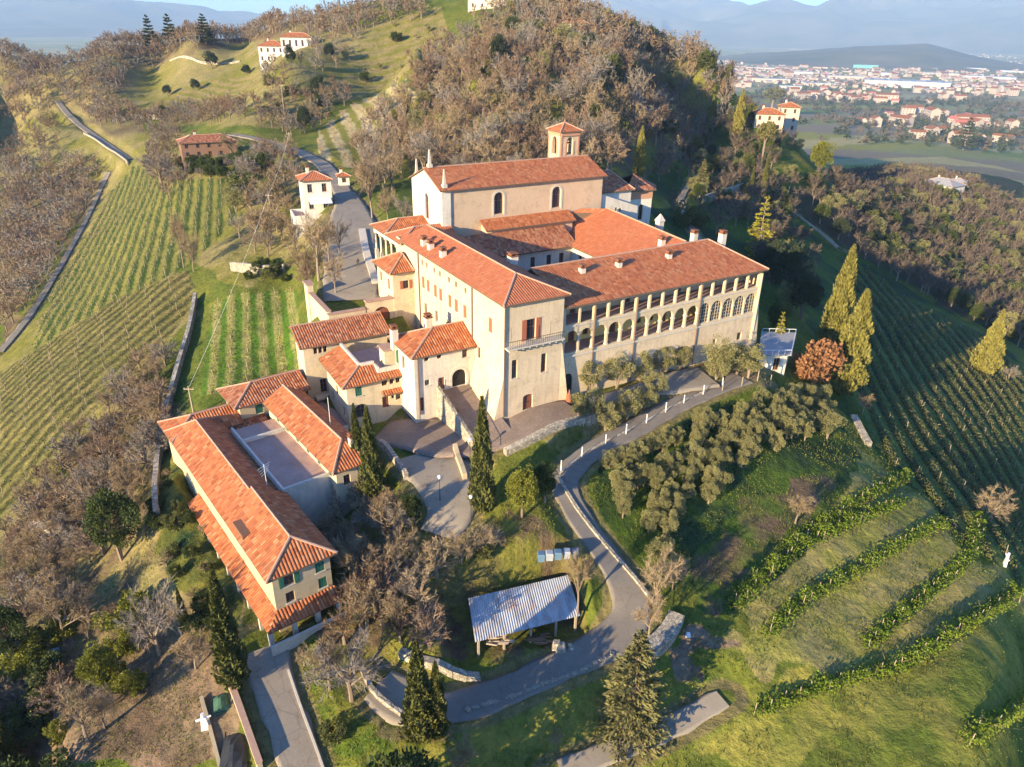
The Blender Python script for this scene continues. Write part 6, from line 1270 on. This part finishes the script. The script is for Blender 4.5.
# ------------------------------------------------------------------ walls, posts, poles and small things
def wall_line(name, pts, wd, hgt, mat, label, cat='wall', coping=None, base=.8, step=1.0, parts=True):
    P = smooth_line([hit(*p) for p in pts], step); P[:, 2] = [ground(q[0], q[1]) for q in P]; c = P[0].copy(); mb = MB(); cm = MB()
    for p, q in zip(P[:-1], P[1:]):
        a, b = p-c, q-c; mb.obox(a[:2], b[:2], wd, a[2]-base, a[2]+hgt, b[2]-base, b[2]+hgt)
        if coping: cm.obox(a[:2], b[:2], wd+.12, a[2]+hgt+.003, a[2]+hgt+.1, b[2]+hgt+.003, b[2]+hgt+.1)
    o = mb.build(name, M[mat]); o.location = c; tag(o, label, cat)
    if coping: cm.build('coping', M[coping], o)
    return o
wall_line('stone_wall', [(505, 456), (525, 447), (560, 433), (590, 422), (612, 410), (640, 400)], .8, .75, 'stone_pale', 'pale rough stone retaining wall between the convent driveway and the road')
wall_line('stone_wall', [(559, 478), (572, 503), (590, 528), (612, 553), (636, 580), (655, 608)], .35, .45, 'stone_pale', 'low stone wall along the outer edge of the lower road bend')
wall_line('stone_wall', [(560, 473), (578, 455), (607, 440), (642, 423), (676, 404), (706, 391)], .3, .25, 'stone', 'low kerb-like stone wall beside the upper road and the post row')
wall_line('stone_wall', [(648, 655), (662, 648), (672, 636), (676, 618)], 1.6, .7, 'stone_pale', 'broad curved stone apron wall at the foot of the road bend')
wall_line('stone_wall', [(362, 668), (366, 690), (380, 706), (402, 717)], .35, .7, 'stone', 'curved rough wall edging the dirt yard above the grass bank')
wall_line('stone_wall', [(400, 650), (430, 664), (460, 672), (480, 668)], .7, .55, 'stone_pale', 'short pale stone bank wall left of the open shed')
wall_line('stone_wall', [(232, 270), (255, 273), (285, 272)], .6, 1.6, 'stone_pale', 'pale stone terrace wall above the bright vineyard block')
wall_line('lane_wall', [(222, 668), (236, 700), (248, 735), (262, 775)], .4, 1.1, 'plaster_ochre', 'straight beige wall left of the concrete lane at the bottom', coping='tile_edge')
wall_line('lane_wall', [(202, 700), (212, 735), (222, 775)], .3, .5, 'plaster_ochre', 'low plot wall parallel to the beige lane wall')
wall_line('lane_kerb', [(288, 668), (300, 705), (316, 745), (326, 775)], .2, .3, 'stone_trim', 'thin pale kerb along the right side of the concrete lane', 'kerb')
wall_line('yard_wall', [(381, 452), (395, 470), (407, 488)], .5, .9, 'stone_pale', 'pale stone wall with railing below the paved yard, next to the clipped shrubs')
wall_line('yard_wall', [(455, 452), (462, 470), (465, 480)], .5, 1.0, 'plaster_ochre', 'short brick coloured wall behind the lone cypress')
wall_line('forecourt_kerb', [(362, 228), (366, 250), (376, 280)], 1.2, .5, 'stone_trim', 'planted kerb strip along the forecourt beside the porch', 'kerb')
wall_line('road_wall', [(84, 134), (100, 145), (116, 156), (128, 164)], .4, .7, 'stone_pale', 'pale retaining wall under the bend of the left ridge road')
wall_line('terrace_wall', [(112, 122), (135, 118), (165, 118)], .5, 1.6, 'stone_pale', 'long pale stone terrace wall above the left meadow')
wall_line('terrace_wall', [(170, 62), (200, 63), (240, 62)], .5, .9, 'stone', 'pale terrace wall left of the white villa')
wall_line('garden_wall', [(702, 204), (718, 198), (742, 190)], .5, 2.0, 'stone', 'shaded grey garden wall behind the convent east end')
wall_line('stone_wall', [(853, 418), (860, 432), (868, 446)], 1.0, .6, 'stone_pale', 'short stepped stone wall below the golden cypresses')
wall_line('shade_wall', [(196, 300), (190, 335), (178, 375), (166, 420), (158, 470), (158, 520)], .6, 1.5, 'stone', 'long stone wall added to shade the sunken path between left thicket and vineyard block')  # wall added to throw shade over the sunken path
# white stones along the road, posts with chains
def row_of(name, pts, n, build, mat, label, cat, group, sink=.1):
    P = [hit(*p) for p in pts]; P = smooth_line(P, .3); me = None
    for i in range(n):
        q = P[int((len(P)-1)*i/(n-1))]; z = ground(q[0], q[1])
        if me is None: mb = MB(); build(mb); o = mb.build(name, M[mat]); me = o.data
        else: o = link(name, me)
        o.location = (q[0], q[1], z-sink); o.rotation_euler = (0, 0, R0.uniform(0, 3)); o.scale = (R0.uniform(.7, 1.35) if name == 'edge_stone' else R0.uniform(.9, 1.1),)*3; tag(o, label, cat, group)
def stone_b(m): m.hexa([(-.28, -.2, 0), (.25, -.22, 0), (.3, .2, 0), (-.22, .24, 0)], [(-.18, -.12, .36), (.14, -.15, .32), (.19, .13, .34), (-.13, .14, .4)])
row_of('edge_stone', [(468, 712), (500, 703), (540, 689), (580, 676), (612, 658)], 62, stone_b, 'stone_pale', 'rough white stone in the line edging the lower road above the grass', 'stone', 'white edge stones of the lower road')
def post_b(m): m.tube((0, 0, -.3), (0, 0, 1.45), .07, .06, 6); m.tube((0, 0, 1.45), (0, 0, 1.52), .09, .03, 6)
row_of('road_post', [(561, 470), (588, 452), (615, 440), (640, 427), (668, 411), (700, 396), (722, 386)], 9, post_b, 'white_paint', 'slim white post along the upper road in front of the olive grove', 'post', 'white posts of the upper road', 0)
row_of('fence_post', [(722, 392), (745, 388), (770, 384)], 4, post_b, 'wood_post', 'pale wooden post below the garden shelter', 'post', 'wooden posts below the shelter', 0)
def pole(px, py, pt, lab):
    x, y, h = top_h(px, py, pt); z = ground(x, y); o = empty('utility_pole', (x, y, z)); tag(o, lab, 'pole'); m = MB(); m.tube((0, 0, -.5), (0, 0, h), .14, .09, 7); m.build('shaft', M['wood_post'], o)
    m = MB(); m.box(-.7, .7, -.05, .05, h-.5, h-.38); 
    for a in (-.6, 0, .6): m.tube((a, 0, h-.38), (a, 0, h-.2), .05, .04, 6)
    m.build('crossarm', M['wood_post'], o); return np.array([x, y, z+h-.3])
A1 = pole(195, 420, 385, 'wooden utility pole on the slope left of the bright vineyard block'); A2 = pole(292, 160, 132, 'tall utility pole beside the hill road above the white house'); A3 = pole(272, 222, 193, 'utility pole on the scrubby slope left of the white house'); A4 = pole(285, 120, 84, 'pale mast on the slope below the white villa')
def cable(p, q, lab):
    t = np.linspace(0, 1, 15); L = [tuple(p+(q-p)*k-np.array([0, 0, 4*k*(1-k)*.9])) for k in t]; m = MB()
    for a, b in zip(L[:-1], L[1:]): m.tube(a, b, .018, .018, 3, cap=False)
    tag(m.build('cable', M['white_paint']), lab, 'cable')
cable(A1, A3, 'thin overhead cable from the vineyard pole up to the pole near the white house'); cable(A3, A2, 'thin overhead cable between the two poles left of the white house')
def lamp(px, py, lab):
    g = hit(px, py); z = ground(g[0], g[1]); o = empty('street_lamp', (g[0], g[1], z)); tag(o, lab, 'lamp'); m = MB(); m.tube((0, 0, -.3), (0, 0, 3.0), .06, .04, 6); m.build('lamp_post', M['iron'], o); m = MB(); m.tube((0, 0, 3.0), (0, 0, 3.3), .12, .2, 8); m.tube((0, 0, 3.3), (0, 0, 3.42), .22, .04, 8); m.build('lamp_head', M['white_paint'], o)
lamp(471, 520, 'small street lamp beside the lone cypress foot'); lamp(470, 462, 'dark lamp at the foot of the ramp'); lamp(440, 500, 'small lamp in the lower yard bed')
def small(name, px, py, build, mat, label, cat, rz=0.0):
    g = hit(px, py); z = ground(g[0], g[1]); m = MB(); build(m); o = m.build(name, M[mat]); o.location = (g[0], g[1], z); o.rotation_euler = (0, 0, rz); return tag(o, label, cat)
def slab(m):
    m.hexa([(-.9, -.6, .5), (.9, -.6, .5), (.9, .6, 1.1), (-.9, .6, 1.1)], [(-.9, -.62, .56), (.9, -.62, .56), (.9, .58, 1.16), (-.9, .58, 1.16)])
    for a in (-.8, .8): m.tube((a, -.5, -.1), (a, -.5, .52), .04, .04, 5); m.tube((a, .5, -.1), (a, .5, 1.08), .04, .04, 5)
small('solar_panel', 52, 662, slab, 'blue_paint', 'small blue tilted panel on a stand at the left bank', 'panel', .5)
def tarp(m):
    r = random.Random(4); n = 7
    Hh = [[.15+.75*math.sin(math.pi*i/(n-1))*math.sin(math.pi*j/(n-1))+r.uniform(0, .18) for j in range(n)] for i in range(n)]
    for i in range(n-1):
        for j in range(n-1): q = lambda u, v: ((u/(n-1)-.5)*2.2, (v/(n-1)-.5)*3.8, Hh[u][v]); m.face([q(i, j), q(i+1, j), q(i+1, j+1), q(i, j+1)])
    m.box(-1.1, 1.1, -1.9, 1.9, -.2, .12)
small('tarp_pile', 236, 752, tarp, 'tarp', 'pile under wrinkled black plastic sheet beside the beige lane wall', 'pile', .2)
o = small('net_pile', 222, 704, tarp, 'net_green', 'heap under dark green netting beside the lane wall', 'pile', .4); o.scale = (.62, .5, .8)
def scare(m): m.tube((0, 0, -.2), (0, 0, 1.9), .12, .1, 6); m.tube((-.6, 0, 1.3), (.6, .1, 1.45), .12, .08, 6); m.hexa([(-.35, -.15, .1), (.35, -.15, .1), (.35, .15, .1), (-.35, .15, .1)], [(-.2, -.1, 1.5), (.2, -.1, 1.5), (.2, .1, 1.5), (-.2, .1, 1.5)]); m.tube((0, 0, 1.6), (0, 0, 2.0), .16, .14, 8)
small('wrapped_shrub', 206, 730, scare, 'white_paint', 'shrub wrapped in white sheet beside the plot by the lane', 'shrub', .3)
small('wrapped_post', 1004, 566, scare, 'white_paint', 'white wrapped post standing at the right edge of the terraces', 'post', 1.2)
def urn(m): m.tube((0, 0, -.1), (0, 0, .9), .45, .38, 10); m.tube((0, 0, .9), (0, 0, 1.1), .38, .1, 10); m.tube((0, 0, 1.1), (0, 0, 1.7), .12, .06, 6)
small('red_barrel', 569, 398, urn, 'shutter_red', 'red stove-like barrel at the right corner of the tall convent front', 'barrel')
def white_dog(m): m.box(-.5, .5, -.2, .2, 0, .45, ta=.1, tb=.05); m.box(.3, .8, -.12, .12, .3, .6, ta=.1)
small('white_stone', 688, 636, stone_b, 'white_paint', 'white stone lying on the dirt beside the road bend', 'stone')
# a person walking on the forecourt
def person():
    g = hit(358, 264); z = ground(g[0], g[1]); s = .82
    V = [(0, 0, .95), (0, 0, 1.2), (0, .02, 1.42), (0, .03, 1.55), (0, .06, 1.66), (-.1, 0, .9), (-.12, .14, .5), (-.12, .02, .08), (-.12, .16, .04), (.1, 0, .9), (.12, -.1, .5), (.12, -.3, .1), (.12, -.16, .04), (-.2, .02, 1.4), (-.26, -.08, 1.12), (-.25, .06, .88), (.2, .02, 1.4), (.26, .1, 1.12), (.25, .25, .92)]
    E = [(0, 1), (1, 2), (2, 3), (3, 4), (0, 5), (5, 6), (6, 7), (7, 8), (0, 9), (9, 10), (10, 11), (11, 12), (2, 13), (13, 14), (14, 15), (2, 16), (16, 17), (17, 18)]
    Rr = [.15, .16, .15, .06, .1, .1, .075, .05, .045, .1, .075, .05, .045, .07, .055, .04, .07, .055, .04]
    me = bpy.data.meshes.new('person'); me.from_pydata(V, E, []); me.materials.append(M['iron']); o = link('person', me); md = o.modifiers.new('skin', 'SKIN')
    for i, r in enumerate(Rr): me.skin_vertices[0].data[i].radius = (r, r)
    me.skin_vertices[0].data[0].use_root = True; o.modifiers.new('sub', 'SUBSURF').render_levels = 1; o.location = (g[0], g[1], z-.02); o.scale = (s,)*3; o.rotation_euler = (0, 0, .3); tag(o, 'person in dark clothes walking across the sunlit forecourt', 'person')
    m = MB()
    for k in range(4): a = -.8+k*.5; m.tube((0, .06, 1.66+.12*math.sin(a)), (0, .06, 1.66+.12*math.sin(a+.5)), .125*math.cos(a)+.01, .125*math.cos(a+.5)+.01, 8)
    m.build('hair', M['frame_wood'], o)
person()

# ------------------------------------------------------------------ the plain: factories, houses, hedgerows
def simple_house(key, Wd, D, hgt, rise, wm, rm, flat=False):
    m = MB(); x, y = Wd/2, D/2; m.box(-x, x, -y, y, -3, hgt); nwin = max(2, int(Wd/4))
    if flat:
        m.box(-x-.3, x+.3, -y-.3, y+.3, hgt+.01, hgt+.9, 1); k = max(2, int(Wd/22))
        for i in range(k): a = -x+Wd*(i+.5)/k; m.box(a-Wd/k*.12, a+Wd/k*.12, -y*.8, y*.8, hgt+.91, hgt+1.8, 2, ta=.5, tb=.5); m.box(a-3, a+3, -y-.1, -y+.1, 0, 4.5, 2)
    else:
        for s in (-1, 1): m.face([(-x-.5, s*(y+.5), hgt), (x+.5, s*(y+.5), hgt), (x+.5, 0, hgt+rise), (-x-.5, 0, hgt+rise)][::s], 1)
        for s in (-1, 1): m.face([(s*x, -y, hgt), (s*x, y, hgt), (s*x, 0, hgt+rise)][::s], 0)
        for s in (-1, 1):
            for i in range(nwin):
                a = -x+Wd*(i+.5)/nwin
                for z in np.arange(1.2, hgt-1.4, 2.9): m.box(a-.55, a+.55, s*y-.05, s*y+.05, z, z+1.4, 2)
    o = m.build(key, [wm, rm, M['glass']]); me = o.data; bpy.data.objects.remove(o); return me
grey = plain('factory_roof_grey', (.36, .37, .38), .8, .15, .02); teal = plain('factory_roof_teal', (.13, .36, .34), .7, .15, .02); wht = plain('factory_roof_white', (.37, .37, .37), .7, .1, .02); redr = plain('factory_roof_red', (.45, .13, .09), .8, .15, .02)
FACT = [simple_house('factory', 120, 46, 10, 0, M['town_wall'], grey, True), simple_house('factory', 80, 40, 11, 0, wht, wht, True), simple_house('factory', 150, 60, 11, 0, wht, wht, True), simple_house('factory', 90, 36, 14, 0, teal, teal, True), simple_house('factory', 70, 34, 9, 0, M['town_wall'], redr, True), simple_house('factory', 60, 60, 10, 0, grey, grey, True)]
FARH = [simple_house('town_house', 14, 10, 6.5, 2.6, M['town_wall'], redr), simple_house('town_house', 18, 11, 9, 2.8, M['town_wall'], M['tile_red']), simple_house('town_house', 11, 10, 6, 2.4, M['town_wall'], M['tile_old']), simple_house('town_house', 26, 12, 9.5, 2.8, M['town_wall'], M['tile_red'])]
def far_at(px, py): return hit(px, py)
def town():
    g = rs(17)
    big = [(905, 87, 2, .06, 1.7), (990, 80, 2, -.05, 1.2), (865, 69, 3, .05, 1.3), (800, 75, 1, .1, 1.2), (770, 82, 0, .0, 1.1), (735, 74, 4, .1, 1.0), (845, 79, 0, .12, 1.1), (1005, 92, 5, 0, 1.0), (710, 69, 1, .1, 1.0), (760, 70, 0, .0, 1.1), (940, 76, 0, .08, 1.2), (880, 76, 1, .02, 1.2), (820, 69, 4, .0, 1.0), (975, 71, 1, .05, 1.2), (1015, 73, 2, .05, .9), (735, 83, 5, .1, .9), (790, 89, 1, .1, .8), (820, 86, 0, .05, .9), (700, 80, 0, 0, .8), (920, 70, 2, .04, 1.0)]
    nm = ['pale grey roofed', 'white', 'very long white', 'teal', 'red roofed', 'square grey']
    for i, (px, py, k, rz, s) in enumerate(big):
        h = far_at(px, py)
        if math.hypot(h[0], h[1]) < 1000: continue
        o = link('factory', FACT[k]); o.location = h; o.rotation_euler = (0, 0, rz-math.atan2(h[0], h[1])); o.scale = (s, s, s); tag(o, f'{nm[k]} factory hall in the industrial band of the distant plain', 'factory', f'{nm[k]} factory halls in the plain')
    h = far_at(886, 101); o = link('country_house', FARH[3]); o.location = h; o.scale = (2.0, 2.0, 1.6); o.rotation_euler = (0, 0, -math.atan2(h[0], h[1])+.1); tag(o, 'large orange roofed country house beyond the fields right of the spur villa', 'house')
    zones = [([(690, 60), (1023, 62), (1023, 84), (690, 80)], 130), ([(770, 86), (1023, 92), (1023, 108), (880, 105), (780, 98)], 55), ([(800, 47), (860, 46), (960, 56), (1023, 46), (1023, 66), (940, 62), (800, 55)], 100), ([(690, 62), (740, 66), (760, 90), (700, 84)], 30), ([(840, 110), (1023, 108), (1023, 150), (930, 142), (860, 125)], 34)]
    n = 0
    for poly, cnt in zones:
        xs = [p[0] for p in poly]; ys = [p[1] for p in poly]; c = 0
        cl = [(g.uniform(min(xs), max(xs)), g.uniform(min(ys), max(ys))) for _ in range(9)]
        while c < cnt:
            q = cl[g.randint(9)]; px, py = q[0]+g.normal()*22, q[1]+g.normal()*3
            if not inpoly(np.array([px]), np.array([py]), poly)[0]: continue
            h = far_at(px, py)
            if h is None or math.hypot(h[0], h[1]) < 1000: c += 1; continue
            k = g.randint(4); o = link('town_house', FARH[k]); o.location = h; r = math.hypot(h[0], h[1]); s = g.uniform(.9, 1.5); o.scale = (s, s, s*g.uniform(.9, 1.3)); o.rotation_euler = (0, 0, g.choice([0, 1.57])+g.normal()*.25); c += 1; n += 1
            tag(o, 'small house with tiled roof in the hazy town on the plain', 'house', 'houses of the town on the plain')
    mb = MB(); gg = rs(23)
    for _ in range(1100):
        c = gg.randint(14); q = [(700, 66), (735, 74), (770, 70), (800, 80), (835, 74), (870, 84), (905, 70), (940, 88), (975, 78), (1005, 86), (1015, 68), (820, 52), (880, 50), (960, 54)][c]; h = far_at(q[0]+gg.normal()*20, q[1]+gg.normal()*3.2)
        if h is None or math.hypot(h[0], h[1]) < 1500: continue
        a = gg.uniform(0, 1.6); L, Wd, hh, rr_ = gg.uniform(9, 30), gg.uniform(8, 13), gg.uniform(5, 9), gg.uniform(1.5, 3); ca, sa = math.cos(a), math.sin(a); R_ = lambda x, y, z: (h[0]+x*ca-y*sa, h[1]+x*sa+y*ca, h[2]+z); km = 1+gg.randint(3)
        x, y = L/2, Wd/2; mb.hexa([R_(-x, -y, -3), R_(x, -y, -3), R_(x, y, -3), R_(-x, y, -3)], [R_(-x, -y, hh), R_(x, -y, hh), R_(x, y, hh), R_(-x, y, hh)])
        for s in (-1, 1): mb.face([R_(-x-.4, s*(y+.5), hh+.02), R_(x+.4, s*(y+.5), hh+.02), R_(x+.4, 0, hh+rr_), R_(-x-.4, 0, hh+rr_)][::s], km)
    o = mb.build('town', [M['town_wall'], redr, M['tile_edge'], grey]); o['kind'] = 'stuff'; o['label'] = 'densely built hazy town spread over the plain'; o['category'] = 'town'
    h = far_at(945, 60); m = MB(); m.box(-3, 3, -3, 3, -3, 26); m.box(-3.4, 3.4, -3.4, 3.4, 26.02, 27); m.box(-2.6, 2.6, -2.6, 2.6, 27.02, 36, ta=2.3, tb=2.3); o = m.build('church_tower', M['plaster_white']); o.location = h; tag(o, 'thin pale church tower above the far village on the plain', 'church tower')
    # hedgerows and copses
    t, l_ = broad_parts(300, 90, 3.6, 3.4, 4.6, 2.2, 1.5, 14, 1.4, 1.5, .3); v, f, m = join([(*t, 0), (*l_, 0)]); PROTO['blob0'] = (0, 0, 0, 9.0, (v, f, m, [M['far_dark']])); v2, f2, m2 = join([(*l_, 0)]); PROTO['blob1'] = (0, 0, 0, 9.0, (v2, f2, m2, [M['far_dry']]))
    its = []
    for _ in range(70):
        px, py = g.uniform(660, 1080), 52+g.beta(1.2, 2.0)*85; h = hit(px, py)
        if h is None or math.hypot(h[0], h[1]) < 700: continue
        a = g.choice([.35, .35+1.57])+g.normal()*.1; L = g.uniform(60, 420)
        for s in np.arange(0, L, 9):
            x, y = h[0]+math.cos(a)*s+g.normal()*3, h[1]+math.sin(a)*s+g.normal()*3
            if math.hypot(x, y) > 700: its.append((x, y, 0, g.uniform(6, 13), g.randint(2), g.uniform(.9, 1.4)))
    for px, py, w_, n_ in ((845, 98, 90, 70), (820, 96, 60, 40), (930, 103, 130, 60), (960, 145, 70, 40), (1000, 112, 200, 60), (780, 100, 100, 60), (860, 125, 40, 30), (1010, 135, 60, 40), (700, 88, 120, 60), (740, 58, 500, 130), (990, 60, 500, 130), (860, 42, 700, 220), (960, 128, 150, 90), (1010, 120, 160, 90), (900, 122, 120, 60), (940, 140, 90, 60), (860, 108, 140, 60)):
        h = hit(px, py)
        if h is None or math.hypot(h[0], h[1]) < 700: continue
        for _ in range(n_): its.append((h[0]+g.normal()*w_, h[1]+g.normal()*w_*.7, 0, g.uniform(7, 15), g.randint(2), g.uniform(.9, 1.4)))
    X = np.array([t[0] for t in its]); Y = np.array([t[1] for t in its]); Z = hz(X, Y); Z = np.where(np.hypot(X, Y) > 5000, -110, Z); its = [(t[0], t[1], z-.5)+t[3:] for t, z in zip(its, Z)]
    o = merge('hedgerows', its, ['blob0', 'blob1']); o['kind'] = 'stuff'; o['label'] = 'hedgerows and copses across the distant plain'; o['category'] = 'hedgerows'
town()

# ------------------------------------------------------------------ the air between here and the mountains
HAZE_DENSITY = 1.0e-4
def haze():
    m = MB(); m.box(-14800, 14800, -14800, 14800, -400, 720); mat = bpy.data.materials.new('haze'); mat.use_nodes = True; t = mat.node_tree; t.nodes.clear(); out = t.nodes.new('ShaderNodeOutputMaterial'); v = t.nodes.new('ShaderNodeVolumePrincipled')
    v.inputs['Color'].default_value = (.52, .74, 1.0, 1); v.inputs['Density'].default_value = HAZE_DENSITY; t.links.new(v.outputs[0], out.inputs['Volume']); o = m.build('haze', mat); o['kind'] = 'stuff'
haze()
